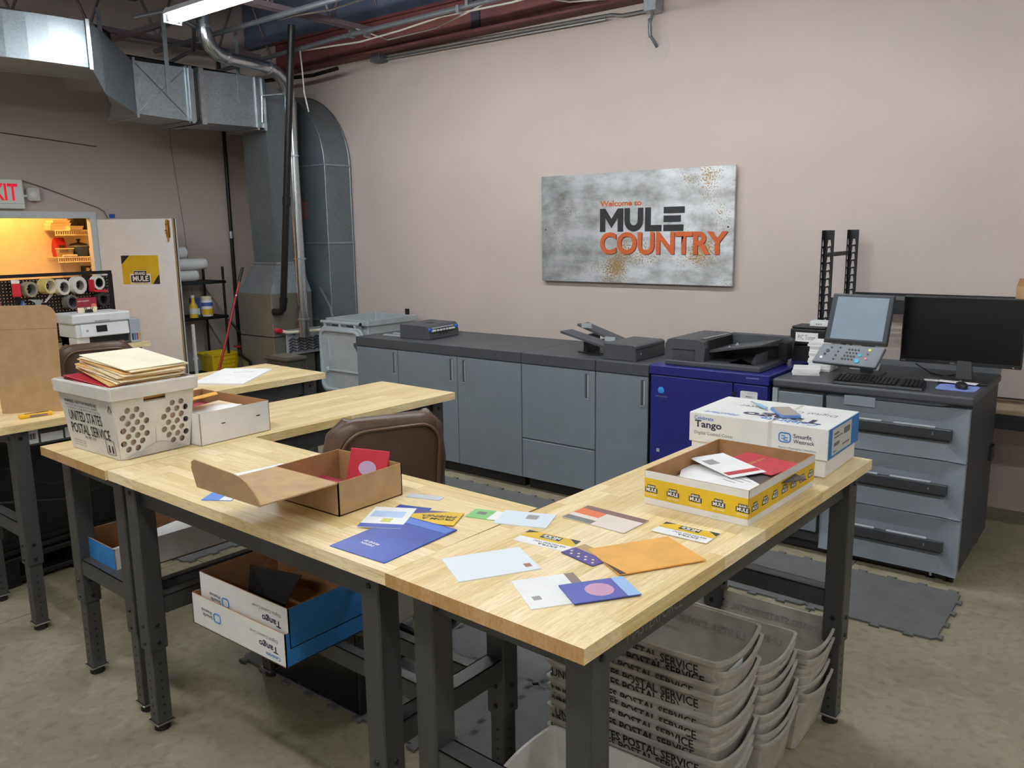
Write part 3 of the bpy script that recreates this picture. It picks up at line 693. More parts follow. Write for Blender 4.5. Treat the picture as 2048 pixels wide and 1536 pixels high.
LABEL_ME = MB().box((0, -0.05, 0), (0.001, 0.05, 0.085)).mesh('label_holder', mat('holder_white', (214, 216, 216), 0.4))
def stack(x, y, ztop, n, dz, txt_all, desc, group, rz=0.0):
    src = None
    ords = ['topmost', 'second', 'third', 'fourth', 'fifth', 'sixth', 'seventh', 'eighth', 'ninth', 'tenth', 'eleventh', 'twelfth', 'thirteenth', 'bottom']
    for k in range(n):
        z = ztop-0.20-k*dz
        lab = '%s postal tote of the %s' % (('worn white %s' % ords[k]) if k < n-1 else 'worn white bottom', desc)
        if k == 0: lab = 'worn translucent topmost postal tote of the %s, open and empty' % desc
        t = thing('postal_tote', lab, 'tote', (x+random.uniform(-0.012, 0.012), y+random.uniform(-0.005, 0.005), max(0.001, z)), rz+random.uniform(-0.022, 0.022), group)
        put('body', TOTE_ME, t)
        if txt_all or k == 0:
            text('UNITED STATES POSTAL SERVICE', t, INK, (-0.275, -0.1545, 0.146), (1, 0, 0), (0, -0.12, 1), 0.515, 0.031, 0.018)
        if k == 0:
            text('UNITED STATES POSTAL SERVICE', t, INKFAINT, (0.255, 0.1385, 0.135), (-1, 0, 0), (0, 0.12, 1), 0.50, 0.026, 0.012, name='show_through_lettering').scale.x *= 1
            text('WARNING', t, INKFAINT, (0.03, 0.134, 0.10), (-1, 0, 0), (0, 0.12, 1), 0.07, 0.010, name='show_through_lettering')
            if txt_all:
                text('WARNING', t, INK, (-0.10, -0.1515, 0.128), (1, 0, 0), (0, -0.12, 1), 0.06, 0.009)
                for q in range(4): text('MAXIMUM PENALTY FOR THEFT OR MISUSE OF POSTAL PROPERTY', t, INK, (-0.10, -0.1502+q*0.0013, 0.115-q*0.009), (1, 0, 0), (0, -0.12, 1), 0.20, 0.005)
                put('label_holder', LABEL_ME, t, (0.299, -0.05, 0.075), (0, 0.12, 0))
            hd = MB().box((0, -0.05, 0), (0.0015, 0.05, 0.03)); ob('handle_slot', hd, mat('slot_dark', (90, 88, 82), 0.7), t, (0.302, 0.04, 0.12), (0, 0.12, 0))
stack(-1.19, 2.222, 0.625, 13, 0.0353, True, 'near stack under the right table', 'totes nested in the near stack', 0.0)
stack(-1.17, 2.535, 0.475, 9, 0.034, False, 'middle stack under the right table', 'totes nested in the middle stack', 0.0)
stack(-1.14, 2.85, 0.40, 7, 0.033, False, 'far stack under the right table', 'totes nested in the far stack', 0.0)
t = thing('postal_tote', 'white postal tote standing alone on the floor in front of the near stack', 'tote', (-1.19, 1.84, 0.001), 0.03)
put('body', tote_mesh(0.42, 0.27, 0.28, 0.03, sag=0.0).mesh('body', TOTE, smooth=True), t)

# the crate on the table
ct = thing('postal_crate', 'white postal crate heaped with envelopes, lettered in black', 'crate', (-3.22, 1.595, TOP_Z), 0.02)
CW0, CD0, CW1, CD1, CH = 0.37, 0.285, 0.425, 0.345, 0.285
def crate_side(W0, W1, H, holes, handle=True):
    outer = [(-W0/2, 0), (W0/2, 0), (W1/2, H), (-W1/2, H)]
    hs_ = list(holes)
    if handle: hs_.append(([(-0.045, H-0.075), (0.045, H-0.075), (0.045, H-0.032), (-0.045, H-0.032)],))
    return plate_holes(outer, hs_, 0.004, 14)
hol = []
for sgn in (-1, 1):
    for r_ in range(7):
        for c_ in range(3):
            xx = sgn*(0.036+c_*0.037+(0.0185 if r_ % 2 else 0.0)); yy = 0.034+r_*0.0255
            if abs(xx) < CD0/2-0.014+yy*0.1 and not (yy > 0.168 and abs(xx) < 0.062) and not (r_ == 0 and c_ == 0): hol.append((xx, yy, 0.0122))
sl_x = (CW1-CW0)/2/CH; sl_y = (CD1-CD0)/2/CH
for s in (-1, 1):
    placed('end_wall', crate_side(CD0, CD1, CH, hol), TOTE, ct, (s*CW0/2, 0, 0.004), (0, s, 0), (s*sl_x, 0, 1))
    placed('side_wall', crate_side(CW0, CW1, CH, [], False), TOTE, ct, (0, s*CD0/2, 0.004), (-s, 0, 0), (0, s*sl_y, 1))
ob('crate_floor', MB().box((-CW0/2, -CD0/2, 0.001), (CW0/2, CD0/2, 0.006)), TOTE, ct)
rm = MB()
for (a, b) in (((-1, -1), (1, -1)), ((1, -1), (1, 1)), ((1, 1), (-1, 1)), ((-1, 1), (-1, -1))):
    pa = Vector((a[0]*CW1/2, a[1]*CD1/2, CH)); pb = Vector((b[0]*CW1/2, b[1]*CD1/2, CH))
    dd = (pb-pa).normalized(); nn = Vector((dd.y, -dd.x, 0))
    q = [pa-dd*0.004, pb+dd*0.004]
    rm.hexa([q[0]-nn*0.003+Vector((0, 0, -0.05)), q[0]+nn*0.010+Vector((0, 0, -0.05)), q[1]+nn*0.010+Vector((0, 0, -0.05)), q[1]-nn*0.003+Vector((0, 0, -0.05))],
            [q[0]-nn*0.003, q[0]+nn*0.013, q[1]+nn*0.013, q[1]-nn*0.003])
ob('rim', rm, TOTE, ct, bevel=0.003, seg=2)
zup = Vector((0, -sl_y, 1))
def cside(s_, z0, x0, w_, h_, bold=0.0, mt=INK):
    y_ = -CD0/2-sl_y*z0-0.0034
    text(s_, ct, mt, (x0, y_, z0), (1, 0, 0), zup, w_, h_, bold)
cside('UNITED STATES', 0.125, -0.150, 0.255, 0.042, 0.008); cside('POSTAL SERVICE', 0.073, -0.152, 0.300, 0.042, 0.008)
cside('FOR MAIL ONLY', 0.058, -0.055, 0.09, 0.011)
cside('WARNING - NOT FOR PRIVATE USE', 0.197, -0.165, 0.25, 0.012, 0.02)
for q, s_ in enumerate(('PENALTY FOR THEFT OR MISUSE OF POSTAL PROPERTY', 'IS A FINE AND UP TO 3 YEARS IMPRISONMENT (18 USC 1707)')):
    cside(s_, 0.184-q*0.013, -0.165+q*0.012, 0.255, 0.008)
for q in range(3): cside('MAXIMUM WEIGHT 70 LBS', 0.04-q*0.010, -0.15, 0.09, 0.005)
rc = []
for k in range(3):
    a = PI/2+k*2*PI/3; rc.append((0.183+0.015*math.cos(a), -CD0/2-sl_y*0.2-0.0036, 0.20+0.015*math.sin(a)))
ob('recycling_mark', MB().tube([rc[0], rc[1], rc[2], rc[0]], 0.0012, 4), INK, ct)
pc = MB()
for (x_, w_) in ((0.105, 0.06),):
    z0, z1 = 0.018, 0.075
    pts = [(x_, -CD0/2-sl_y*z0-0.0036, z0), (x_+w_, -CD0/2-sl_y*z0-0.0036, z0), (x_+w_, -CD0/2-sl_y*z1-0.0036, z1), (x_, -CD0/2-sl_y*z1-0.0036, z1)]
    pc.tube(pts+[pts[0]], 0.0009, 4)
    for xx in (x_+0.018, x_+0.043):
        pc.cyl((xx, -CD0/2-sl_y*0.05-0.0034, 0.05), (xx, -CD0/2-sl_y*0.05-0.0042, 0.05), 0.0045, n=8)
        pc.tube([(xx, -CD0/2-sl_y*0.045-0.0038, 0.045), (xx, -CD0/2-sl_y*0.025-0.0038, 0.025)], 0.0025, 4)
ob('lifting_pictogram', pc, INK, ct)
# gusset folded from the bottom of the end wall
ob('gusset', MB().hexa([(CW0/2+0.0045, -CD0/2+0.02, 0.004), (CW0/2+0.0045, CD0/2-0.008, 0.004), (CW0/2+0.009, 0.02, 0.046), (CW0/2+0.009, 0.005, 0.046)], [(CW0/2+0.012, -CD0/2+0.02, 0.004), (CW0/2+0.012, CD0/2-0.008, 0.004), (CW0/2+0.0105, 0.02, 0.046), (CW0/2+0.0105, 0.005, 0.046)]), TOTED, ct)
ob('centre_seam', MB().box((CW0/2+0.003, -0.001, 0.05), (CW0/2+0.0065, 0.001, 0.20)), TOTED, ct, (0, 0, 0), (0, 0.05, 0))
for s in (-1, 1): ob('liner', MB().hexa([(s*(CW0/2-0.014), -CD0/2+0.02, 0.008), (s*(CW0/2-0.014), CD0/2-0.02, 0.008), (s*(CW0/2-0.018), CD0/2-0.02, 0.008), (s*(CW0/2-0.018), -CD0/2+0.02, 0.008)], [(s*(CW0/2+0.008), -CD0/2+0.01, 0.215), (s*(CW0/2+0.008), CD0/2-0.01, 0.215), (s*(CW0/2+0.004), CD0/2-0.01, 0.215), (s*(CW0/2+0.004), -CD0/2+0.01, 0.215)]), mat('liner_beige', (206, 186, 164), 0.8), ct)
# envelopes filling it: each one its own thing
def envelope(x, y, z, w, d, rz, tilt, mt, label, group=None, t=0.006, tx=0.0, name='envelope', cat='envelope'):
    o = ob(name, MB().box((-w/2, -d/2, 0), (w/2, d/2, t)), mt, None, (x, y, z), (tx, tilt, rz), bevel=0.0015, seg=1)
    tag(o, label, cat, group); return o
for k in range(11):
    envelope(-3.22+random.uniform(-0.004, 0.004), 1.595, TOP_Z+0.02+k*0.022, 0.33 if k < 8 else 0.365, 0.245, 0.02, 0.0, MANILA, 'flat manila envelope packed inside the postal crate', 'manila envelopes inside the crate', 0.016)
reds = ['lowest red envelope jutting over the crate rim', 'upper red envelope jutting over the crate rim', 'red envelope tucked between the red pair and the cream pile in the crate']
zc = TOP_Z+0.268
cr = ['lowest', 'second lowest', 'third', 'fourth', 'fifth', 'sixth', 'seventh', 'second highest']
for k in range(3):
    envelope(-3.245+0.008*k, 1.575+0.004*k, zc+0.007*k, 0.37, 0.27, 0.05*k-0.06, 0.05, REDC, reds[k], None, 0.005, 0.0)
for k in range(8):
    envelope(-3.225+0.008*(k % 3)+0.003*k, 1.60+0.006*(k % 2)+0.003*k, zc+0.030+0.0068*k, 0.365-0.003*k, 0.25, -0.12+0.05*(k % 4)+0.01*k, 0.09, MANILA if k % 3 == 0 else CREAM, '%s cream envelope in the pile heaped on the postal crate' % cr[k], None, 0.0055, 0.0)
envelope(-3.205, 1.625, zc+0.086, 0.35, 0.25, 0.02, 0.09, mat('ivory_envelope', (240, 230, 202), 0.7, 0, 0.03), 'pale ivory envelope on top of the pile in the postal crate', None, 0.004, 0.0)

# ------------------------------------------------------------------ open cartons
def tray(name, label, cat, x, y, z, w, d, h, rz, outm, inm, t=0.004, flare=0.0, ends=None, group=None):
    """open top carton: floor and four walls, white/printed outside and kraft inside (two slots)"""
    b = thing(name, label, cat, (x, y, z), rz, group)
    ob('carton_floor', MB().box((-w/2, -d/2, 0.0005), (w/2, d/2, t)), inm, b)
    F = flare
    def wall(nm, A, B, n_, mt):
        A = Vector(A); B = Vector(B); n_ = Vector(n_)
        o_ = n_*F+Vector((0, 0, h))
        mb = MB(); mb.cur = 0
        p = [A, B, B-n_*t, A-n_*t]; q = [v+o_ for v in p]
        vs = p+q
        mb.add(vs, [(0, 1, 5, 4)]); mb.cur = 1
        mb.add(vs, [(3, 2, 1, 0), (4, 5, 6, 7), (1, 2, 6, 5), (2, 3, 7, 6), (3, 0, 4, 7)])
        me = bpy.data.meshes.new(nm); me.from_pydata([tuple(v) for v in vs], [], [(0, 1, 5, 4), (3, 2, 1, 0), (4, 5, 6, 7), (1, 2, 6, 5), (2, 3, 7, 6), (3, 0, 4, 7)])
        me.materials.append(mt); me.materials.append(inm)
        for i in range(1, 6): me.polygons[i].material_index = 1
        me.update(); return put(nm, me, b)
    e = ends or {}
    z0 = 0.001
    W, D = w/2, d/2
    wall('side_wall', (-W, -D, z0), (W, -D, z0), (0, -1, 0), e.get('-y', outm))
    wall('side_wall', (W, D, z0), (-W, D, z0), (0, 1, 0), e.get('+y', outm))
    wall('end_wall', (W, -D, z0), (W, D, z0), (1, 0, 0), e.get('+x', outm))
    wall('end_wall', (-W, D, z0), (-W, -D, z0), (-1, 0, 0), e.get('-x', outm))
    return b
wb = tray('white_carton', 'plain white open carton of envelopes beside the postal crate', 'box', -3.225, 1.917, TOP_Z, 0.49, 0.337, 0.132, 0.03, CARTON, KRAFTD)
for yy in (-0.07, 0.10):
    ob('staple', MB().box((0.2455, yy, 0.075), (0.2465, yy+0.018, 0.079)), INK, wb)
ob('fold_crease', MB().box((0.2452, -0.1685, 0.001), (0.2458, -0.166, 0.131)), INKFAINT, wb)
envelope(-3.14, 1.86, TOP_Z+0.095, 0.20, 0.28, 0.03, -0.10, PAPER, 'white envelope leaning on the front edge inside the white carton', None, 0.006, 0.10)
envelope(-3.17, 1.93, TOP_Z+0.088, 0.24, 0.27, 0.10, 0.03, CREAM, 'cream envelope lying in the white carton', None, 0.005, 0.05)
envelope(-3.28, 1.86, TOP_Z+0.128, 0.14, 0.30, -0.5, -0.10, GOLD, 'orange envelope angled across the white carton', None, 0.004, 0.18)
envelope(-3.26, 1.92, TOP_Z+0.06, 0.38, 0.28, 0.0, 0.0, MAROON, 'maroon folder lying under the envelopes in the white carton', None, 0.02)
# kraft mailer with its lid folded open
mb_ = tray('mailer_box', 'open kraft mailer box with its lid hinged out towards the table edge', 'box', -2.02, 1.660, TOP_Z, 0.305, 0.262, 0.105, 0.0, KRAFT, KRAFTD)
ob('lid', MB().hexa([(-0.15, -0.405, 0.108), (0.156, -0.405, 0.108), (0.152, -0.131, 0.102), (-0.15, -0.131, 0.102)], [(-0.15, -0.405, 0.112), (0.156, -0.405, 0.112), (0.152, -0.131, 0.106), (-0.15, -0.131, 0.106)]), KRAFT, mb_)
prof = [(-0.15, 0.109), (0.156, 0.109), (0.150, 0.128), (0.136, 0.150), (0.112, 0.170), (0.085, 0.182), (0.05, 0.186), (-0.135, 0.196), (-0.152, 0.188), (-0.160, 0.165)]
n_ = len(prof)
vs = [(px, -0.405-(pz-0.109)*0.12, pz) for px, pz in prof]+[(px, -0.401-(pz-0.109)*0.12, pz) for px, pz in prof]
ob('tuck_flap', MB().add(vs, [tuple(range(n_)), tuple(range(n_, 2*n_))[::-1]]+[(k, n_+k, n_+(k+1) % n_, (k+1) % n_) for k in range(n_)]), KRAFT, mb_)
rp = ob('red_packet', MB().box((-0.075, -0.003, 0), (0.075, 0.003, 0.13)), REDC, None, (-1.985, 1.735, TOP_Z+0.012), (-0.35, 0, 0.25), bevel=0.002, seg=1); tag(rp, 'red packet with a pale oval standing in the kraft mailer box', 'packet')
ov = MB().add([(0.034*math.cos(2*PI*k/18), -0.0034, 0.068+0.024*math.sin(2*PI*k/18)) for k in range(18)]+[(0.034*math.cos(2*PI*k/18), -0.0030, 0.068+0.024*math.sin(2*PI*k/18)) for k in range(18)], [tuple(range(18)), tuple(range(18, 36))])
ob('oval_print', ov, mat('pale_lilac', (186, 160, 186), 0.6), rp)
envelope(-2.09, 1.63, TOP_Z+0.02, 0.17, 0.20, 0.2, 0.10, MAROON, 'dark red booklet lying in the kraft mailer box', None, 0.008, 0.0, 'booklet', 'booklet')
# yellow printed box with mail
yb = tray('printed_box', 'yellow banded open carton full of mail at the far end of the right table', 'box', -1.014, 2.408, TOP_Z, 0.338, 0.487, 0.106, -0.045, CARTON, KRAFTD, flare=0.002)
YBW, YBD = 0.169, 0.2435
bandz = (0.022, 0.084)
def brand_mark(parent, org, xd, yd, s, small=True):
    """lettered badge of the printed band (no figure)"""
    X = Vector(xd).normalized(); Y = Vector(yd).normalized(); N = X.cross(Y)
    o = Vector(org)
    polyprint(parent, INK, o+N*0.0002, X, Y, [(-0.5*s, 0), (0.5*s, 0), (0.5*s, 0.36*s), (0.33*s, 0.36*s), (0.33*s, 0.58*s), (-0.33*s, 0.58*s), (-0.33*s, 0.36*s), (-0.5*s, 0.36*s)], 'badge')
    text('BRAND', parent, WINK, o+X*(-0.28*s)+Y*(0.38*s)+N*0.0009, X, Y, 0.56*s, 0.15*s, 0.03)
    text('MULE', parent, WINK, o+X*(-0.42*s)+Y*(0.06*s)+N*0.0009, X, Y, 0.84*s, 0.27*s, 0.03)
quad(yb, YELLOW, (-YBW, -YBD-0.0010, bandz[0]), (1, 0, 0), (0, -0.019, 1), 2*YBW, 0.062, 'printed_band')
quad(yb, YELLOW, (YBW+0.0010, -YBD, bandz[0]), (0, 1, 0), (0.019, 0, 1), 2*YBD, 0.062, 'printed_band')
for k in range(5):
    brand_mark(yb, (-0.145+k*0.0745, -YBD-0.0018, 0.040), (1, 0, 0), (0, -0.019, 1), 0.042)
    text('BUILD YOUR BRAND', yb, WINK, (-0.163+k*0.0745, -YBD-0.0018, 0.030), (1, 0, 0), (0, -0.019, 1), 0.036, 0.006)
for k in range(7):
    brand_mark(yb, (YBW+0.0018, -0.205+k*0.0695, 0.040), (0, 1, 0), (0.019, 0, 1), 0.042)
text('Z-160', yb, INKFAINT, (0.06, -YBD-0.0012, 0.008), (1, 0, 0), (0, -0.019, 1), 0.018, 0.004)
ML = [(-1.05, 2.36, 0.062, 0.22, 0.30, 0.4, PAPER, 'white letter lying lowest in the yellow banded carton'), (-0.95, 2.33, 0.070, 0.14, 0.23, -0.35, PAPER, 'white sheet with dark writing in the near corner of the yellow banded carton'),
      (-1.05, 2.45, 0.080, 0.13, 0.24, 1.0, PAPER, 'red striped white mailer at the left in the yellow banded carton'), (-0.97, 2.52, 0.082, 0.15, 0.22, 1.25, REDC, 'red card on top of the mail in the yellow banded carton'),
      (-0.93, 2.46, 0.074, 0.15, 0.24, 0.9, mat('dark_card', (62, 54, 50), 0.5), 'dark backed card under the red card in the yellow banded carton'), (-1.09, 2.30, 0.055, 0.10, 0.16, 0.2, PAPER, 'small white slip at the left wall of the yellow banded carton')]
for (x_, y_, z_, w_, d_, rz_, mt_, lb) in ML:
    e = envelope(x_, y_, TOP_Z+z_, w_, d_, rz_, random.uniform(-0.06, 0.06), mt_, lb, None, 0.003, random.uniform(-0.06, 0.06), 'mail_piece', 'mail')
    if 'striped' in lb:
        quad(e, REDC, (-0.06, -0.10, 0.0031), (1, 0, 0), (0, 1, 0), 0.12, 0.03, 'stripe'); quad(e, INKFAINT, (-0.05, 0.02, 0.0031), (1, 0, 0), (0, 1, 0), 0.04, 0.05, 'picture_panel')
    if 'writing' in lb:
        for q in range(4): quad(e, INK, (-0.05, 0.04-q*0.022, 0.0031), (1, 0, 0), (0, 1, 0), 0.08-0.01*q, 0.002, 'writing_line')
    if lb.startswith('red card'): text('thank you', e, mat('gold_ink', (206, 160, 70), 0.5), (-0.05, 0.0, 0.0031), (1, 0.1, 0), (-0.1, 1, 0), 0.10, 0.025)
ob('filler', MB().box((-0.155, -0.23, 0.006), (0.155, 0.23, 0.05)), mat('mail_stack', (220, 218, 212), 0.8, 0, 0.04, 30, 0, 60, (1, 1, 60)), yb)
# carton with lid, lettered
tg = thing('paper_carton', 'white lidded paper carton with blue end carrying the phone', 'box', (-1.075, 2.915, TOP_Z), 0.0)
ob('base', MB().box((-0.245, -0.165, 0.001), (0.245, 0.165, 0.15)), CARTON, tg, bevel=0.002, seg=1)
lid_ = ob('lid', MB().box((-0.252, -0.172, 0.062), (0.252, 0.172, 0.171)), CARTON, tg, bevel=0.002, seg=1)
quad(lid_, BLUEP, (0.2525, -0.171, 0.064), (0, 1, 0), (0, 0, 1), 0.342, 0.105, 'blue_panel')
quad(lid_, mat('label_paper', (196, 194, 186), 0.7), (0.2531, -0.135, 0.072), (0, 1, 0), (0, 0, 1), 0.215, 0.09, 'shipping_label')
for (y_, z_, w_, h_) in ((-0.115, 0.14, 0.05, 0.007), (-0.115, 0.128, 0.09, 0.005), (-0.115, 0.10, 0.06, 0.012), (-0.01, 0.125, 0.07, 0.022), (-0.02, 0.088, 0.08, 0.006), (-0.12, 0.08, 0.03, 0.005)):
    quad(lid_, INKGREY, (0.2537, y_, z_), (0, 1, 0), (0, 0, 1), w_, h_, 'label_print')
F_ = -0.1728
text('Celebrate', lid_, INKB, (-0.232, F_, 0.146), (1, 0, 0), (0, 0, 1), 0.075, 0.014, 0.01)
text('Tango', lid_, NAVYINK, (-0.230, F_, 0.110), (1, 0, 0), (0, 0, 1), 0.105, 0.034, 0.025)
text('Digital Coated Cover', lid_, INKGREY, (-0.230, F_, 0.088), (1, 0, 0), (0, 0, 1), 0.15, 0.016)
text('Smurfit', lid_, NAVYINK, (0.135, F_, 0.126), (1, 0, 0), (0, 0, 1), 0.062, 0.015, 0.01); text('Westrock', lid_, NAVYINK, (0.135, F_, 0.108), (1, 0, 0), (0, 0, 1), 0.072, 0.014, 0.01)
text('Paper | Packaging | Solutions', lid_, INKGREY, (0.085, F_, 0.084), (1, 0, 0), (0, 0, 1), 0.13, 0.008)
lg_ = [(p[0]+0.085, F_, p[1]+0.108) for p in rrect(0.040, 0.032, 0.010, 3)]
ob('maker_mark', MB().tube(lg_+[lg_[0]], 0.0022, 4).tube([(0.094, F_, 0.130), (0.107, F_, 0.130), (0.103, F_, 0.124), (0.116, F_, 0.124)], 0.002, 4).tube([(0.094, F_, 0.120), (0.106, F_, 0.120), (0.102, F_, 0.115), (0.116, F_, 0.115)], 0.002, 4), INKB, lid_)
ob('sealing_tape', MB().box((0.045, -0.1727, 0.0625), (0.058, 0.1727, 0.1716)), mat('clear_tape', (216, 212, 204), 0.25), lid_)
T_ = 0.1716
text('Celebrate', lid_, INKB, (0.20, -0.105, T_), (-1, 0, 0), (0, -1, 0), 0.20, 0.045, 0.01)
text('Tango', lid_, NAVYINK, (0.205, -0.035, T_+0.0002), (-1, 0, 0), (0, -1, 0), 0.29, 0.085, 0.025)
text('Digital Coated Cover', lid_, INKGREY, (0.215, 0.065, T_), (-1, 0, 0), (0, -1, 0), 0.36, 0.045)
text('FiberMark', lid_, INKB, (-0.08, -0.12, T_), (-1, 0, 0), (0, -1, 0), 0.13, 0.03, 0.0, 0.25)
ph = thing('smartphone', 'smartphone in a blue case lying on the white paper carton', 'phone', (-1.025, 2.895, TOP_Z+0.1717), 0.62)
ob('case', MB().prism([(x_-0.036, y_-0.075) for x_, y_ in rrect(0.072, 0.150, 0.012)], 'z', 0, 0.011), mat('case_blue', (98, 138, 192), 0.5), ph, bevel=0.002, seg=1)
ob('screen', MB().prism([(x_-0.031, y_-0.070) for x_, y_ in rrect(0.062, 0.140, 0.009)], 'z', 0.011, 0.0116), mat('phone_glass', (150, 140, 132), 0.08, 0, 0, coat=1.0), ph)
pn = thing('craft_knife', 'pale blue craft knife lying on the white paper carton beside the phone', 'knife', (-1.16, 2.97, TOP_Z+0.1717+0.007), -0.75)
ob('handle', MB().lathe([(0.0, 0), (0.006, 0.002), (0.007, 0.03), (0.005, 0.075), (0.0, 0.076)], 10), mat('knife_blue', (150, 190, 220), 0.4), pn, (0, 0, 0), (0, PI/2, 0), smooth=True)
ob('blade', MB().box((-0.055, -0.003, -0.0007), (0.002, 0.003, 0.0007)), mat('blade_teal', (110, 160, 170), 0.3, 0.4), pn)

# ------------------------------------------------------------------ printing line along the back wall
FY, BY, PZ = 4.60, 5.34, 1.005
def lower_cabinet(name, label, x0, x1, doors, group='grey finishing cabinets', left_tray=False, drawer=False, trimm=None):
    t = thing(name, label, 'machine', (x0, FY, 0), 0, group)
    W = x1-x0; D = BY-FY
    ob('body', MB().box((0.002, 0.02, 0.085), (W-0.002, D, PZ-0.075)), MIDGREY, t)
    ob('plinth', MB().box((0.02, 0.06, 0.0), (W-0.02, D-0.04, 0.086)), BLACK, t)
    ob('worktop', MB().box((0.001, -0.004, PZ-0.076), (W-0.001, D+0.01, PZ)), trimm or DARKGREY, t, bevel=0.004)
    for (a, b, z0, z1, hx) in doors:
        w = b-a
        mb = MB()
        dm = MIDGREY
        dr = ob('door' if z1-z0 > 0.4 else 'lower_panel', MB().box((a+0.0025, -0.001, z0), (b-0.0025, 0.02, z1)), dm, t, bevel=0.003, seg=1)
        if hx is not None:
            hz = z1-0.02
            ob('handle_recess', MB().box((hx-0.016, -0.0015, hz-0.17), (hx+0.016, 0.0, hz)), DARKGREY, dr)
            ob('handle', MB().prism([(hx+0.004, -0.0018), (hx+0.016, -0.0018), (hx+0.016, -0.006)], 'z', hz-0.165, hz-0.005), LIGHTGREY, dr)
            ob('handle_sill', MB().box((hx-0.018, -0.005, hz-0.174), (hx+0.018, -0.001, hz-0.169)), LIGHTGREY, dr)
    return t
zt_ = PZ-0.08
c1 = lower_cabinet('finisher_cabinet', 'leftmost light grey cabinet of the printing line, wide twin door unit', -5.28, -3.537, [(0.0, 0.49, 0.09, zt_, 0.45), (0.49, 1.13, 0.09, zt_, 1.07), (1.13, 1.743, 0.09, zt_, 1.20)])
ob('access_hatch', MB().tube([(0.565, -0.0015, 0.42), (0.565, -0.0015, 0.585), (0.745, -0.0015, 0.585), (0.745, -0.0015, 0.42), (0.565, -0.0015, 0.42)], 0.002, 4), INK, c1)
ob('side_tray', MB().hexa([(-0.15, 0.10, 0.90), (-0.15, 0.62, 0.90), (0.001, 0.62, 0.72), (0.001, 0.10, 0.72)], [(-0.15, 0.10, 0.925), (-0.15, 0.62, 0.925), (0.001, 0.62, 0.93), (0.001, 0.10, 0.93)]), DARKGREY, c1)
rc_ = MB().box((0.10, 0.22, PZ+0.0002), (0.40, 0.56, PZ+0.002))
ob('recess_plate', rc_, mat('tray_recess', (58, 61, 65), 0.5), c1)
for yy in (0.16, 0.27): ob('paper_rail', MB().box((0.16, yy, PZ+0.002), (0.38, yy+0.03, PZ+0.012)), LIGHTGREY, c1)
c2 = lower_cabinet('finisher_cabinet', 'second grey cabinet of the printing line with a lower drawer panel', -3.535, -2.915, [(0.0, 0.62, 0.385, zt_, 0.555), (0.0, 0.62, 0.09, 0.378, None)])
c3 = lower_cabinet('finisher_cabinet', 'third grey cabinet of the printing line, beside the blue press', -2.913, -2.502, [(0.0, 0.411, 0.09, zt_, 0.36)])
# booklet feeder box on the first cabinet
fb = thing('feeder_unit', 'dark grey feeder box with rollers and blue knobs on the leftmost cabinet', 'machine', (-4.72, 4.93, PZ), 0.10)
ob('housing', MB().prism([(-0.17, 0.0), (0.135, 0.0), (0.12, 0.09), (0.10, 0.112), (-0.165, 0.118)], 'y', -0.205, 0.205), DARKGREY, fb, bevel=0.006)
ob('roller_slot', MB().hexa([(0.125, -0.165, 0.045), (0.132, -0.165, 0.045), (0.132, 0.135, 0.045), (0.125, 0.135, 0.045)], [(0.116, -0.165, 0.092), (0.1225, -0.165, 0.092), (0.1225, 0.135, 0.092), (0.116, 0.135, 0.092)]), BLACK, fb)
ob('guide_bar', MB().cyl((0.128, -0.155, 0.088), (0.128, 0.13, 0.088), 0.006, n=8), LIGHTGREY, fb)
for yy, L_ in ((-0.14, 0.045), (-0.085, 0.02), (-0.045, 0.02), (-0.005, 0.02), (0.035, 0.02), (0.072, 0.016), (0.115, 0.045)):
    ob('roller', MB().cyl((0.131, yy-L_/2, 0.068), (0.131, yy+L_/2, 0.068), 0.009, n=10), WHITE, fb)
for yy in (-0.185, 0.168): ob('knob', MB().cyl((0.12, yy, 0.078), (0.140, yy, 0.078), 0.014, n=12), mat('knob_blue', (50, 92, 196), 0.4), fb)
for yy in (-0.05, -0.01, 0.03): ob('separator', MB().box((0.131, yy-0.003, 0.03), (0.1345, yy+0.003, 0.055)), BLACK, fb)
ob('badge', MB().box((-0.03, -0.04, 0.1155), (0.02, 0.02, 0.1168)), BLACK, fb)
# sheet inserter on the third cabinet
iu = thing('inserter_unit', 'dark grey low inserter box with a slanted tray beside the blue press', 'machine', (-2.765, 4.86, PZ), 0.0)
ob('housing', MB().prism([(-0.125, 0.0), (0.125, 0.0), (0.12, 0.098), (0.10, 0.108), (-0.125, 0.110)], 'y', -0.205, 0.20), DARKGREY, iu, bevel=0.005)
ob('seam', MB().box((0.1225, -0.20, 0.078), (0.1245, 0.19, 0.082)), BLACK, iu)
ob('indicator', MB().cyl((0.124, -0.14, 0.045), (0.127, -0.14, 0.045), 0.005, n=8), WINK, iu)
for (y0, y1, dz_) in ((-0.16, -0.02, 0.0), (0.05, 0.19, 0.03)):
    ob('tray', MB().hexa([(-0.125, y0, 0.06), (-0.125, y1, 0.06), (-0.50, y1, 0.145+dz_), (-0.50, y0, 0.145+dz_)][::-1], [(-0.125, y0, 0.075), (-0.125, y1, 0.075), (-0.50, y1, 0.16+dz_), (-0.50, y0, 0.16+dz_)][::-1]), DARKGREY, iu)
ob('tray_bridge', MB().hexa([(-0.125, -0.02, 0.04), (-0.125, 0.05, 0.04), (-0.28, 0.05, 0.085), (-0.28, -0.02, 0.085)][::-1], [(-0.125, -0.02, 0.062), (-0.125, 0.05, 0.062), (-0.28, 0.05, 0.10), (-0.28, -0.02, 0.10)][::-1]), BLACK, iu)
ob('tray_support', MB().box((-0.40, -0.02, 0.001), (-0.37, 0.15, 0.125)).box((-0.44, -0.03, 0.001), (-0.12, 0.17, 0.006)), BLACK, iu)
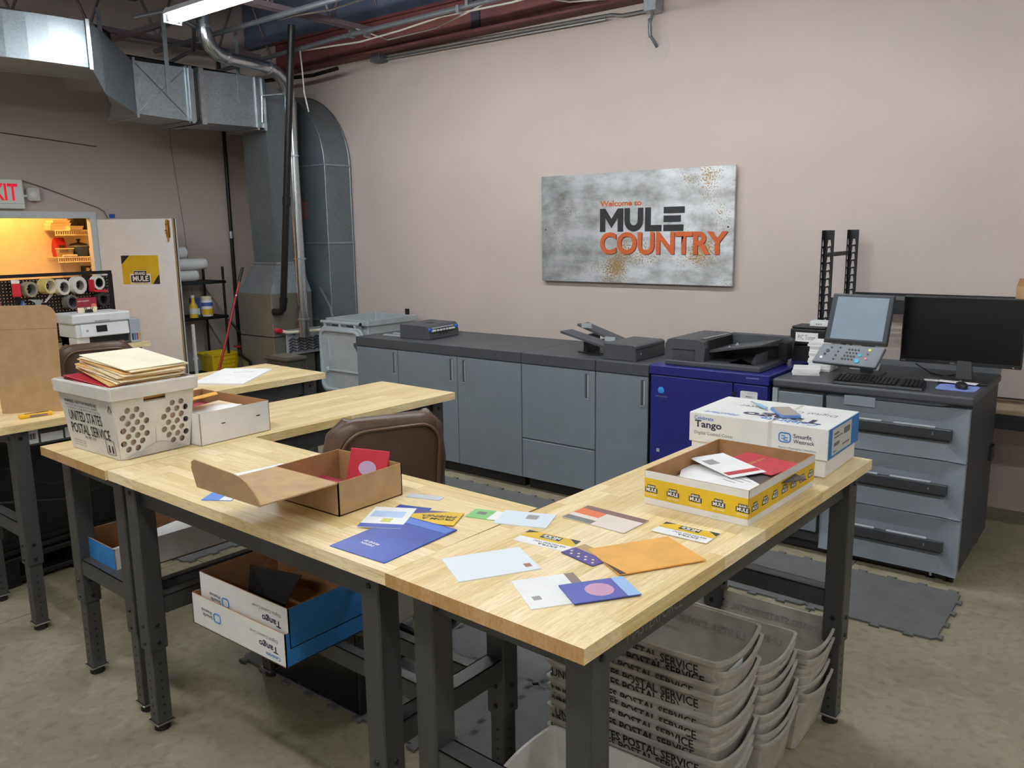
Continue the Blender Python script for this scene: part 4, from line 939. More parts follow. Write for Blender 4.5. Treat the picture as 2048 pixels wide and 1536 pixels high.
ob('paper_guide', MB().box((-0.22, -0.03, 0.095), (-0.14, -0.02, 0.125)).box((-0.46, 0.045, 0.165), (-0.38, 0.055, 0.20)), LIGHTGREY, iu)
# the blue press
bp2 = thing('digital_press', 'navy blue digital press unit with a dark scanner on top', 'machine', (-2.50, 4.58, 0))
W = 0.775
ob('body', MB().box((0.002, 0.02, 0.07), (W, 0.78, 0.95)), NAVY, bp2)
ob('plinth', MB().box((0.02, 0.06, 0), (W-0.02, 0.74, 0.07)), BLACK, bp2)
ob('top_cover', MB().box((0.0, -0.004, 0.953), (W+0.002, 0.79, 1.014)), NAVY, bp2, bevel=0.006)
dr = ob('door', MB().box((0.012, 0.0, 0.075), (0.555, 0.02, 0.949)), NAVY, bp2, bevel=0.004)
d2 = ob('door', MB().box((0.562, 0.0, 0.075), (W-0.006, 0.02, 0.949)), NAVY, bp2, bevel=0.004)
ob('grip_recess', MB().box((0.556, -0.0015, 0.78), (0.578, 0.0, 0.90)), BLACK, bp2)
ob('edge_strip', MB().box((-0.006, 0.0, 0.02), (0.0, 0.03, 1.0)), BLACK, bp2)
GLB = mat('globe_blue', (70, 160, 232), 0.4)
gx, gz = 0.085, 0.855
gl = MB()
for k in range(5):
    z0 = gz-0.016+k*0.0075; hw = math.sqrt(max(0.0, 0.021**2-(z0+0.002-gz)**2))
    gl.box((gx-hw, -0.0008, z0), (gx+hw, 0.0, z0+0.0048+0.0008*k))
ob('globe_emblem', gl, GLB, dr)
text('KONICA MINOLTA', dr, mat('grey_letter', (150, 150, 160), 0.5), (0.045, -0.0004, 0.812), (1, 0, 0), (0, 0, 1), 0.085, 0.009)
lb_ = ob('service_label', MB().prism([(x_+0.605, z_+0.835) for x_, z_ in rrect(0.105, 0.075, 0.008)], 'y', -0.001, 0.0), WHITE, d2)
ob('red_wave', MB().prism([(0.612, 0.836), (0.708, 0.836), (0.708, 0.85), (0.68, 0.853), (0.65, 0.847), (0.63, 0.845)], 'y', -0.0016, -0.001), REDC, lb_)
text('MARCO', lb_, INK, (0.64, -0.0016, 0.875), (1, 0, 0), (0, 0, 1), 0.04, 0.007, 0.01); text('SERVICE SUPPLIES', lb_, INKGREY, (0.625, -0.0016, 0.862), (1, 0, 0), (0, 0, 1), 0.07, 0.005)
text('CALL FOR HELP', lb_, INKGREY, (0.65, -0.0016, 0.898), (1, 0, 0), (0, 0, 1), 0.055, 0.004)
quad(dr, LIGHTGREY, (0.06, -0.0004, 0.455), (1, 0, 0), (0, 0, 1), 0.022, 0.022, 'print')
quad(bp2, mat('badge_lilac', (100, 100, 150), 0.4), (0.64, -0.0043, 0.985), (1, 0, 0), (0, 0, 1), 0.075, 0.009, 'badge')
# scanner / document feeder on the press
ad = thing('document_feeder', 'charcoal scanner with document feeder on top of the blue press', 'scanner', (-2.42, 4.63, 1.0142))
ob('base', MB().box((0, -0.005, 0), (0.62, 0.46, 0.035)), DARKGREY, ad, bevel=0.008)
ob('feeder_hood', MB().prism([(0.0, 0.03), (0.265, 0.03), (0.27, 0.12), (0.255, 0.158), (0.22, 0.172), (0.05, 0.172), (0.015, 0.16), (0.0, 0.13)], 'y', 0.0, 0.46), DARKGREY, ad, bevel=0.005)
ob('front_recess', MB().box((0.055, -0.002, 0.035), (0.205, 0.0, 0.105)), mat('recess_grey', (58, 61, 66), 0.5), ad)
ob('recess_lip', MB().box((0.055, -0.003, 0.100), (0.205, 0.0, 0.106)), BLACK, ad)
ob('input_tray', MB().hexa([(0.26, 0.06, 0.085), (0.60, 0.06, 0.150), (0.60, 0.40, 0.150), (0.26, 0.40, 0.085)], [(0.26, 0.06, 0.102), (0.60, 0.06, 0.158), (0.60, 0.40, 0.158), (0.26, 0.40, 0.102)]), DARKGREY, ad)
ob('back_wall', MB().prism([(0.25, 0.035), (0.64, 0.035), (0.655, 0.15), (0.62, 0.172), (0.25, 0.172)], 'y', 0.42, 0.47), DARKGREY, ad, bevel=0.004)
ob('end_post', MB().box((0.60, 0.34, 0.035), (0.65, 0.44, 0.14)), BLACK, ad)
ob('output_ramp', MB().hexa([(0.40, 0.05, 0.035), (0.57, 0.05, 0.035), (0.57, 0.24, 0.035), (0.40, 0.24, 0.035)], [(0.52, 0.10, 0.035), (0.57, 0.05, 0.098), (0.57, 0.24, 0.098), (0.52, 0.22, 0.036)]), DARKGREY, ad)
for yy, zz in ((0.12, 0.108), (0.24, 0.115)):
    ob('guide', MB().prism([(0.36, zz), (0.385, zz+0.002), (0.372, zz+0.022)], 'y', yy, yy+0.012), LIGHTGREY, ad)
tk = MB()
for k in range(8): tk.box((0.225+0.002*k, 0.06+0.042*k, 0.1722), (0.248+0.002*k, 0.082+0.042*k, 0.1735))
ob('size_scale', tk, LIGHTGREY, ad)
ob('feed_slot', MB().box((0.262, 0.05, 0.10), (0.275, 0.40, 0.165)), BLACK, ad)
# desk top drawer unit
DX0, DX1 = -1.70, -0.683
du = thing('drawer_unit', 'dark topped grey paper drawer unit at the right end of the printing line', 'machine', (DX0, 4.57, 0))
W = DX1-DX0
SIDED = mat('unit_side_dark', (48, 50, 53), 0.55, 0, 0.08, 20)
ob('body', MB().box((0.0, 0.03, 0.075), (W-0.004, 0.83, 0.955)), SIDED, du)
ob('worktop', MB().box((0.0, -0.005, 0.957), (W+0.006, 0.85, 1.005)), DARKGREY, du, bevel=0.012, seg=3)
ob('back_lip', MB().box((0.0, 0.83, 1.005), (W+0.004, 0.85, 1.04)), mat('lip_grey', (116, 120, 124), 0.5), du)
ob('under_lip', MB().prism([(0.42, 0.957), (W-0.10, 0.957), (W-0.14, 0.943), (0.50, 0.943)], 'y', 0.002, 0.02), DARKGREY, du)
ob('cabinet_door', MB().box((0.035, 0.0, 0.14), (0.285, 0.03, 0.935)), MIDGREY, du, bevel=0.004)
ob('side_strip', MB().box((0.0, 0.004, 0.12), (0.03, 0.03, 0.95)), LIGHTGREY, du)
ob('divider', MB().box((0.287, 0.01, 0.14), (0.300, 0.03, 0.945)), BLACK, du)
PANELF = mat('drawer_front', (134, 142, 150), 0.42, 0, 0.02, 6)
for k, (z0, z1) in enumerate(((0.664, 0.938), (0.362, 0.658), (0.052, 0.356))):
    x0, x1 = 0.303, W-0.006
    h = z1-z0
    mbd = MB()
    # front scooped inwards behind the handle
    ys = [-0.004, 0.018]
    mbd.add([(x0, 0.03, z0), (x1, 0.03, z0), (x1, 0.03, z1), (x0, 0.03, z1),
             (x0, 0.004, z0), (x1, 0.004, z0), (x1, -0.014, z0+0.01), (x1, -0.014, z1), (x0, 0.004, z1),
             (x1-0.10, 0.016, z0+0.02), (x1-0.10, 0.016, z0+h*0.55), (x1-0.004, -0.014, z1-0.004), (x0, 0.016, z0+0.02), (x0, 0.016, z0+h*0.62), (x1-0.16, 0.016, z0+h*0.62)],
            [(3, 2, 1, 0), (0, 1, 5, 4), (3, 8, 7, 2), (0, 4, 8, 3), (1, 2, 7, 6, 5)])
    mbd.add([(x0, 0.002, z0), (x1-0.10, 0.002, z0), (x1-0.10, 0.018, z0+h*0.30), (x0, 0.018, z0+h*0.30), (x1, -0.014, z0), (x1, -0.014, z1), (x1-0.13, 0.018, z0+h*0.72), (x0, 0.018, z0+h*0.72), (x0, -0.002, z1), (x1-0.05, -0.006, z1)],
            [(0, 1, 2, 3), (1, 4, 2), (2, 4, 5, 6), (3, 2, 6, 7), (7, 6, 9, 8), (6, 5, 9)])
    df = ob('drawer', mbd, PANELF, du)
    hz = z0+h*0.52
    ob('handle', MB().prism([(0.44, -0.028), (W-0.085, -0.034), (W-0.075, -0.026), (W-0.075, -0.012), (0.44, 0.012)], 'z', hz-0.028, hz+0.026), mat('handle_charcoal', (60, 63, 66), 0.3, 0.2), df, bevel=0.003)
    for xx in (0.48, 0.66):
        ob('indicator_strip', MB().box((xx, -0.026, hz+0.026), (xx+0.12+0.08*(xx > 0.5), -0.004, hz+0.034)), LIGHTGREY, df, bevel=0.002, seg=1)
    ob('under_handle_strip', MB().box((0.44, 0.0, hz-0.045), (W-0.09, 0.014, hz-0.029)), DARKGREY, df)  # dark grey strip just below the handle
    text(str(3+k), df, LIGHTGREY, (W-0.17, -0.0345, hz-0.008), (1, 0, 0), (0, 0, 1), 0.009, 0.015, 0.01)
    if k > 0:
        ob('sensor_window', MB().box((0.40, -0.003, z1-0.03), (0.425, 0.002, z1-0.008)), BLACK, df); ob('sensor_plate', MB().box((0.33, -0.001, z1-0.042), (0.455, 0.004, z1-0.002)), PANELF, df, bevel=0.001, seg=1)
ob('sensor_plate', MB().box((0.40, -0.0045, 0.90), (0.56, 0.002, 0.952)), PANELF, du, bevel=0.001, seg=1)
ob('plinth', MB().box((0.02, 0.07, 0.01), (W-0.03, 0.80, 0.075)), BLACK, du)
ob('levelling_foot', MB().lathe([(0.026, 0), (0.026, 0.008), (0.01, 0.014), (0.01, 0.06)], 14, (0.88, 0.06, 0)), CHROME, du)
for (xx, yy) in ((W-0.05, 0.06), (W-0.05, 0.76), (0.06, 0.76)):
    cs = ob('caster', MB().cyl((xx-0.022, yy, 0.028), (xx-0.008, yy, 0.028), 0.028, n=14).cyl((xx+0.008, yy, 0.028), (xx+0.022, yy, 0.028), 0.028, n=14), RUBBER, du)
    ob('caster_fork', MB().box((xx-0.026, yy-0.012, 0.03), (xx+0.026, yy+0.012, 0.078)), STEEL, cs)
ob('side_latch', MB().box((W-0.004, 0.70, 0.52), (W+0.012, 0.80, 0.60)), BLACK, du)
# monitor, keyboard, mouse, control panel and papers on the desk
mo = thing('monitor', 'black flat monitor standing on the drawer unit', 'monitor', (-0.82, 5.06, PZ), 0.02)
ob('screen_panel', MB().box((-0.325, 0.0, 0.085), (0.275, 0.035, 0.457)), BLACK, mo, bevel=0.004)
ob('screen', MB().box((-0.318, -0.0012, 0.105), (0.268, 0.0, 0.450)), SCREENB, mo)
ob('chin', MB().box((-0.325, -0.003, 0.083), (0.275, 0.0, 0.100)), BLACK, mo)
text('DELL', mo, LIGHTGREY, (-0.065, -0.0034, 0.088), (1, 0, 0), (0, 0, 1), 0.028, 0.008)
quad(mo, WINK, (0.235, -0.0032, 0.089), (1, 0, 0), (0, 0, 1), 0.005, 0.004, 'power_light'); quad(mo, INKGREY, (-0.315, -0.0032, 0.089), (1, 0, 0), (0, 0, 1), 0.02, 0.006, 'port_icons')
ob('stand_neck', MB().hexa([(-0.03, -0.02, 0.012), (0.05, -0.02, 0.012), (0.05, 0.03, 0.012), (-0.03, 0.03, 0.012)], [(-0.035, 0.036, 0.30), (0.015, 0.036, 0.30), (0.015, 0.06, 0.30), (-0.035, 0.06, 0.30)]), BLACK, mo)
ob('stand_base', MB().box((-0.10, -0.13, 0), (0.14, 0.07, 0.012)), BLACK, mo, bevel=0.005)
kb = thing('keyboard', 'black full size keyboard on the drawer unit below the control panel', 'keyboard', (-1.155, 4.665, PZ), 0.07)
ob('case', MB().prism([(-0.075, 0), (0.075, 0), (0.075, 0.032), (-0.07, 0.016)], 'x', -0.225, 0.225), BLACK, kb, bevel=0.004)
KEYM = MB().box((-0.5, -0.5, 0), (0.5, 0.5, 1)).mesh('key', mat('key_black', (30, 30, 32), 0.35), 0.12, 1)
for r_ in range(6):
    for c_ in range(21):
        if c_ in (15,) or (r_ in (2, 3) and c_ in (16, 17) and False): continue
        x_ = -0.208+c_*0.0208; y_ = -0.058+r_*0.0225
        if r_ == 0 and 4 <= c_ <= 9:
            if c_ == 4: put('key', KEYM, kb, (x_+0.052, y_, 0.017), (0.11, 0, 0), (0.118, 0.017, 0.009))
            continue
        put('key', KEYM, kb, (x_, y_, 0.017+(y_+0.07)*0.11), (0.11, 0, 0), (0.0165, 0.017, 0.009))
pad = ob('mouse_pad', MB().prism([(x_-0.095, y_-0.085) for x_, y_ in rrect(0.19, 0.17, 0.03)], 'z', 0, 0.004), mat('pad_lilac', (132, 150, 214), 0.7), None, (-0.795, 4.80, PZ+0.0005)); tag(pad, 'lilac blue mouse pad on the drawer unit', 'mouse pad')
ms = thing('mouse', 'black computer mouse on the lilac blue pad', 'mouse', (-0.775, 4.785, PZ+0.0048), 0.5)
ob('shell', MB().loft([[(0.028*s_*math.cos(a), 0.048*s_*math.sin(a), z_) for a in [2*PI*k/16 for k in range(16)]] for s_, z_ in ((0.95, 0), (1.0, 0.012), (0.85, 0.026), (0.45, 0.033), (0.05, 0.034))]), BLACK, ms, smooth=True)
ob('wheel', MB().cyl((-0.004, 0.022, 0.031), (0.004, 0.022, 0.031), 0.006), LIGHTGREY, ms)
for (x_, y_, w_, d_, rz_, lb) in ((-0.94, 4.98, 0.11, 0.05, 0.1, 'white card lying left of the monitor base'), (-0.815, 4.905, 0.19, 0.06, -0.1, 'long white card lying in front of the monitor base')):
    tag(ob('paper_slip', MB().box((-w_/2, -d_/2, 0), (w_/2, d_/2, 0.002)), PAPER, None, (x_, y_, PZ+0.0003+(0.0125 if 'long' in lb else 0)), (0, 0, rz_)), lb, 'paper')
tag(ob('monitor_cable', MB().tube([(-1.10, 5.25, 1.05), (-1.0, 5.18, 1.012), (-0.92, 5.12, 1.012), (-0.85, 5.1, 1.03)], 0.004, 6), BLACK), 'black cable behind the monitor', 'cable')
cp = thing('control_panel', 'tilted grey press control panel with a pale touch screen and keypad', 'control panel', (-1.30, 4.90, PZ))
ob('arm', MB().box((-0.03, 0.05, 0), (0.03, 0.10, 0.30)).box((-0.09, 0.0, 0.0), (0.09, 0.15, 0.012)), DARKGREY, cp)
def slab(name, pts, t_, mt, parent, bevel=0.0):
    """pts: four corners (ll, lr, ur, ul) of the front face, thickness backwards"""
    P_ = [Vector(p) for p in pts]; n_ = (P_[1]-P_[0]).cross(P_[3]-P_[0]).normalized()
    return ob(name, MB().hexa([p-n_*t_ for p in P_], P_), mt, parent, bevel=bevel), n_
sA = [(-0.185, -0.145, 0.200), (0.150, -0.150, 0.198), (0.168, -0.115, 0.475), (-0.155, -0.11, 0.477)]
head, nn = slab('head', sA, 0.04, DARKGREY, cp, 0.006)
def onface(q, nn, u, v, off):
    a = Vector(q[0]).lerp(Vector(q[1]), u); b = Vector(q[3]).lerp(Vector(q[2]), u); return a.lerp(b, v)+nn*off
GLS = mat('touch_glass', (150, 166, 182), 0.10, 0, 0.02, coat=1.0)
slab('touch_screen', [onface(sA, nn, u, v, 0.001) for u, v in ((0.09, 0.10), (0.93, 0.10), (0.93, 0.94), (0.09, 0.94))], 0.001, GLS, cp)
slab('screen_sill', [onface(sA, nn, u, v, 0.0012) for u, v in ((0.0, 0.0), (1, 0.0), (1, 0.07), (0.0, 0.07))], 0.001, BLACK, cp)
sB = [(-0.225, -0.215, 0.098), (0.120, -0.222, 0.090), (0.150, -0.152, 0.196), (-0.185, -0.147, 0.198)]
kpd, n2 = slab('keypad', sB, 0.03, mat('keypad_grey', (108, 114, 120), 0.45), cp, 0.006)
def kbtn(u, v, r, mt, ex=1.0):
    c = onface(sB, n2, u, v, 0.0); ob('button', MB().cyl(c, c+n2*0.004, r, n=12), mt, cp)
for r_ in range(4):
    for c_ in range(4): kbtn(0.47+c_*0.05-0.01*(3-r_), 0.28+r_*0.16, 0.0055, BLACK)
for v_ in (0.22, 0.42, 0.62, 0.82): kbtn(0.32-0.01*(1-v_), v_, 0.0055, BLACK)
for u_, v_, r_, mt_ in ((0.15, 0.62, 0.010, BLACK), (0.18, 0.80, 0.006, BLACK), (0.13, 0.45, 0.006, BLACK), (0.11, 0.26, 0.008, WHITE), (0.68, 0.52, 0.009, mat('key_cyan', (64, 170, 204), 0.4)), (0.68, 0.24, 0.013, MATS.get('key_cyan')), (0.79, 0.38, 0.008, mat('key_pink', (216, 120, 130), 0.4)), (0.79, 0.80, 0.008, mat('key_yellow', (224, 206, 90), 0.4)), (0.79, 0.60, 0.005, BLACK)):
    kbtn(u_, v_, r_, mt_)
def paper_pile(x, y, z, w, d, n, t, label, rz=0.0, name='paper_stack'):
    p = thing(name, label, 'paper', (x, y, z), rz)
    for k in range(n):
        ob('sheet_bundle', MB().box((-w/2, -d/2, 0), (w/2, d/2, t*0.93)), PAPER, p, (random.uniform(-0.006, 0.006), random.uniform(-0.006, 0.006), k*t), (0, 0, random.uniform(-0.05, 0.05)))
paper_pile(-1.565, 5.03, PZ+0.0005, 0.13, 0.17, 12, 0.0145, 'tall pile of folded white papers behind the control panel')
paper_pile(-1.60, 4.83, PZ+0.0005, 0.15, 0.17, 3, 0.012, 'low pile of white papers in front of the tall pile', 0.3)
paper_pile(-1.37, 5.20, PZ+0.0005, 0.16, 0.12, 3, 0.014, 'low pile of white papers behind the control panel arm', 0.2)
bx = thing('toner_box', 'black box with a handwritten white label beside the tall pile of papers', 'box', (-1.715, 5.29, PZ+0.0005), 0.0)
ob('body', MB().box((-0.11, -0.08, 0.0), (0.09, 0.08, 0.11)).box((-0.12, -0.09, 0.115), (0.10, 0.09, 0.215)), BLACK, bx, bevel=0.006)
ob('lid', MB().box((-0.115, -0.085, 0.215), (0.095, 0.085, 0.232)), BLACK, bx, bevel=0.008)
quad(bx, PAPER, (-0.085, -0.0905, 0.135), (1, 0, 0), (0, 0, 1), 0.14, 0.058, 'paper_label')
text('P/C Toner', bx, INKGREY, (-0.07, -0.0912, 0.148), (1, 0, 0), (0, 0, 1), 0.11, 0.03)
sbx = thing('small_box', 'small white box lying on top of the black labelled box', 'box', (-1.665, 5.28, PZ+0.233), 0.0)
ob('body', MB().box((-0.06, -0.05, 0), (0.06, 0.05, 0.032)), WHITE, sbx, bevel=0.002, seg=1)
for k in range(3): quad(sbx, INK, (-0.02+k*0.014, -0.0505, 0.012), (1, 0, 0), (0, 0, 1), 0.006, 0.006, 'print')
# ------------------------------------------------------------------ storage rack behind the drawer unit
rk = thing('storage_rack', 'black slotted steel storage rack against the back wall at the right', 'rack', (-1.70, 5.45, 0))
RACKM = mat('rack_black', (38, 40, 44), 0.45, 0.4, 0.05)
def upright(y, parent):
    holes = [([( -0.012, z), (0.012, z+0.006), (0.007, z+0.042), (-0.007, z+0.042)],) for z in [0.06+0.0505*k for k in range(34)]]
    me = plate_holes([(-0.03, 0), (0.03, 0), (0.03, 1.83), (-0.03, 1.83)], holes, 0.003)
    u = placed('upright', me, RACKM, parent, (0.0, y, 0.0), (1, 0, 0), (0, 0, 1))
    me2 = plate_holes([(-0.028, 0), (0.028, 0), (0.028, 1.83), (-0.028, 1.83)], holes, 0.003)
    placed('upright_flange', me2, RACKM, u, (-0.030, 0, 0.030), (0, 0, 1), (0, 1, 0))
    return u
for y_ in (0.0, 0.53): upright(y_, rk)
for z_ in (1.66, 1.0, 0.3): ob('crossbar', MB().box((-0.028, 0.0, z_), (-0.02, 0.53, z_+0.028)), RACKM, rk)
for (z_, nm) in ((1.32, 'beam'), (0.68, 'beam')):
    for y_ in (-0.012, 0.542):
        ob(nm, MB().box((0.03, y_-0.018, z_), (2.6, y_+0.018, z_+0.045)).box((0.03, y_-0.010, z_+0.045), (2.6, y_+0.010, z_+0.085)), RACKM, rk)
wd = MB()
for k in range(16): wd.cyl((0.03, 0.02+k*0.033, 1.385), (2.6, 0.02+k*0.033, 1.385), 0.004, n=5)
for k in range(10): wd.cyl((0.15+k*0.26, 0.0, 1.379), (0.15+k*0.26, 0.53, 1.379), 0.004, n=5)
ob('wire_deck', wd, RACKM, rk)
ob('shelf_board', MB().box((0.03, -0.01, 0.742), (2.6, 0.54, 0.758)), mat('particle_board', (150, 132, 106), 0.8, 0, 0.1, 60), rk)
kbx = thing('cardboard_box', 'brown cardboard box on the rack beam at the right frame edge', 'box', (-0.50, 5.70, 1.3895))
ob('carton', MB().box((-0.16, -0.16, 0), (0.24, 0.16, 0.11)), KRAFT, kbx); ob('flap', MB().hexa([(-0.16, -0.16, 0.11), (0.24, -0.16, 0.11), (0.24, -0.157, 0.11), (-0.16, -0.157, 0.11)], [(-0.16, -0.06, 0.15), (0.24, -0.06, 0.15), (0.24, -0.057, 0.15), (-0.16, -0.057, 0.15)]), KRAFTD, kbx)

# ------------------------------------------------------------------ wall sign (lettering only)
def sign_mat():
    mt = bpy.data.materials.new('sign_weathered_steel'); mt.use_nodes = True
    nt = mt.node_tree; b = nt.nodes['Principled BSDF']; L = nt.links.new
    tc = nt.nodes.new('ShaderNodeTexCoord')
    mp = nt.nodes.new('ShaderNodeMapping'); mp.inputs['Scale'].default_value = (1.4, 1, 2.6); L(tc.outputs['Object'], mp.inputs[0])
    n = nt.nodes.new('ShaderNodeTexNoise'); n.inputs['Scale'].default_value = 2.4; n.inputs['Detail'].default_value = 8; n.inputs['Roughness'].default_value = 0.62; L(mp.outputs[0], n.inputs['Vector'])
    r = nt.nodes.new('ShaderNodeValToRGB'); e = r.color_ramp.elements
    e[0].position = 0.30; e[0].color = lin((134, 128, 118)); e[1].position = 0.60; e[1].color = lin((218, 222, 224)); m_ = e.new(0.45); m_.color = lin((178, 182, 182)); L(n.outputs['Fac'], r.inputs['Fac'])
    v = nt.nodes.new('ShaderNodeTexNoise'); v.inputs['Scale'].default_value = 75; v.inputs['Detail'].default_value = 3; L(tc.outputs['Object'], v.inputs['Vector'])
    lowf = nt.nodes.new('ShaderNodeTexNoise'); lowf.inputs['Scale'].default_value = 2.1; lowf.inputs['Detail'].default_value = 2; L(tc.outputs['Object'], lowf.inputs['Vector'])
    ad_ = nt.nodes.new('ShaderNodeMath'); ad_.operation = 'ADD'; L(v.outputs['Fac'], ad_.inputs[0]); L(lowf.outputs['Fac'], ad_.inputs[1])
    rr = nt.nodes.new('ShaderNodeValToRGB'); rr.color_ramp.elements[0].position = 0.575; rr.color_ramp.elements[0].color = (0, 0, 0, 1); rr.color_ramp.elements[1].position = 0.61; rr.color_ramp.elements[1].color = (1, 1, 1, 1)
    hf = nt.nodes.new('ShaderNodeMath'); hf.operation = 'MULTIPLY'; hf.inputs[1].default_value = 0.5; L(ad_.outputs[0], hf.inputs[0]); L(hf.outputs[0], rr.inputs['Fac'])
    mx = nt.nodes.new('ShaderNodeMix'); mx.data_type = 'RGBA'; L(rr.outputs[0], mx.inputs[0]); L(r.outputs[0], mx.inputs[6]); mx.inputs[7].default_value = lin((166, 134, 84))
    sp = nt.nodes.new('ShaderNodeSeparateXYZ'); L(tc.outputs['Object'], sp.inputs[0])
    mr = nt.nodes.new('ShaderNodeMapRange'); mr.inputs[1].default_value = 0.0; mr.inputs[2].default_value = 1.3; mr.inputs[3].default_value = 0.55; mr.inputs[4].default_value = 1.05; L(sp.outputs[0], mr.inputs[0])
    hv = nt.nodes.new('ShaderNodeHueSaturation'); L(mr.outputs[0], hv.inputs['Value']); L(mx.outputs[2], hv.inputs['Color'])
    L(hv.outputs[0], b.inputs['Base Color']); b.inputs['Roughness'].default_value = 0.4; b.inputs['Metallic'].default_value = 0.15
    return mt
sg = thing('wall_sign', 'weathered steel welcome sign with black and rust orange lettering on the back wall', 'sign', (-4.403, 6.05, 1.412))
SW, SH = 1.80, 0.908
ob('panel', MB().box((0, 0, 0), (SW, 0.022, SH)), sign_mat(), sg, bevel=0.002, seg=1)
for (xx, zz) in ((0.045, 0.45), (1.755, 0.45)): ob('screw', MB().cyl((xx, -0.003, zz), (xx, 0.0, zz), 0.007, n=8), BLACK, sg)
ob('standoff', MB().cyl((0.1, 0.022, 0.45), (0.1, 0.0495, 0.45), 0.012).cyl((1.7, 0.022, 0.45), (1.7, 0.0495, 0.45), 0.012), BLACK, sg)
Yx = -0.0006
text('Welcome to', sg, ORANGE, (0.610, Yx, 0.632), (1, 0, 0), (0, 0, 1), 0.395, 0.048, 0.035, res=6)
SBLK = mat('sign_black', (34, 34, 38), 0.45)
def blk(pts, nm='letter', mt=SBLK): polyprint(sg, mt, (0, Yx, 0), (1, 0, 0), (0, 0, 1), pts, nm, 0.004)
z0, z1 = 0.425, 0.615
x = 0.611; w = 0.225                        # M
blk([(x, z0), (x+0.052, z0), (x+0.052, z1-0.075), (x+w/2, z0+0.03), (x+w-0.052, z1-0.075), (x+w-0.052, z0), (x+w, z0), (x+w, z1), (x+w-0.052, z1), (x+w/2, z0+0.105), (x+0.052, z1), (x, z1)])
x = 0.848; w = 0.175                        # U
po = [(x, z1)]+[(x+w/2-w/2*math.cos(k/10*PI), z0+w/2-w/2*math.sin(k/10*PI)) for k in range(11)]+[(x+w, z1), (x+w-0.05, z1)]
po += [(x+w/2+(w/2-0.05)*math.cos(k/10*PI), z0+w/2-(w/2-0.05)*math.sin(k/10*PI)) for k in range(11)]+[(x+0.05, z1)]
blk(po)
x = 1.04; w = 0.15                          # L
blk([(x, z0), (x+w, z0), (x+w, z0+0.05), (x+0.052, z0+0.05), (x+0.052, z1), (x, z1)])
for a, b_, c_ in ((0.0, 0.05, 0.175), (0.072, 0.122, 0.15), (0.140, 0.19, 0.182)):   # E of three bars
    blk([(1.208, z0+a), (1.208+c_, z0+a), (1.208+c_, z0+b_), (1.208, z0+b_)], 'letter_bar')
text('COUNTRY', sg, mat('letter_shadow', (70, 40, 28), 0.5), (0.617, Yx+0.0001, 0.234), (1, 0, 0), (0, 0, 1), 1.145, 0.182, 0.035, name='lettering_edge', res=8)
text('COUNTRY', sg, ORANGE, (0.611, Yx-0.0012, 0.239), (1, 0, 0), (0, 0, 1), 1.145, 0.182, 0.032, res=8)

# ------------------------------------------------------------------ foam mats
def mat_tile(x, y, s, label, group='interlocking grey foam mat tiles'):
    """square tile with puzzle teeth along its four edges"""
    T = 8; p = []
    st = s/T
    def edge(P0, D, N, off):
        out = []
        for k in range(T):
            a = P0+D*(k*st)
            if (k+off) % 2 == 0:
                out += [a+D*st*0.30, a+D*st*0.18+N*0.022, a+D*st*0.82+N*0.022, a+D*st*0.70]
            else:
                out += [a+D*st*0.25, a+D*st*0.75]
        return out
    V = Vector
    p += edge(V((0, 0)), V((1, 0)), V((0, -1)), 0); p += edge(V((s, 0)), V((0, 1)), V((1, 0)), 0)
    p += edge(V((s, s)), V((-1, 0)), V((0, 1)), 0); p += edge(V((0, s)), V((0, -1)), V((-1, 0)), 0)
    q = [(a.x, a.y) for a in p]
    me = MATS.get(('tile', s))
    if me is None:
        mb = MB(); n = len(q)
        bmx = plate_holes(q, [], 0.010)
        bmx.materials.clear(); bmx.materials.append(MATG); MATS[('tile', s)] = bmx; me = bmx
    o = put('foam_tile', me, None, (x, y, 0.0065)); tag(o, label, 'floor mat', group); return o
S_ = 0.594
rowx = [-0.645-S_*(k+1) for k in range(7)]
nm_ = ['first', 'second', 'third', 'fourth', 'fifth', 'sixth', 'seventh']
for k, x_ in enumerate(rowx):
    mat_tile(x_, 3.885, S_-0.001, 'grey foam mat tile, %s from the right in the row along the cabinets' % nm_[k])
kk = 0
for j, y_ in enumerate((3.098, 2.504, 1.91, 1.3)):
    for i, x_ in enumerate((-2.46, -3.055) if j < 3 else ()):
        mat_tile(x_, y_, S_-0.001, 'grey foam mat tile in the %s row inside the table bay, %s one' % (nm_[j], ('right', 'left')[i]))
for i, x_ in enumerate((-1.87,)):
    for j, y_ in enumerate((3.098, 2.504, 1.91)): mat_tile(x_, y_, S_-0.001, 'grey foam mat tile in the %s row beside the postal totes' % nm_[j])
for i, x_ in enumerate((-4.85, -5.45)):
    for j, y_ in enumerate((2.40, 3.0)): mat_tile(x_, y_-0.05, S_-0.001, 'grey foam mat tile behind the cardboard table, %s row %s one' % (nm_[j], ('right', 'left')[i]), 'foam tiles behind the cardboard table')

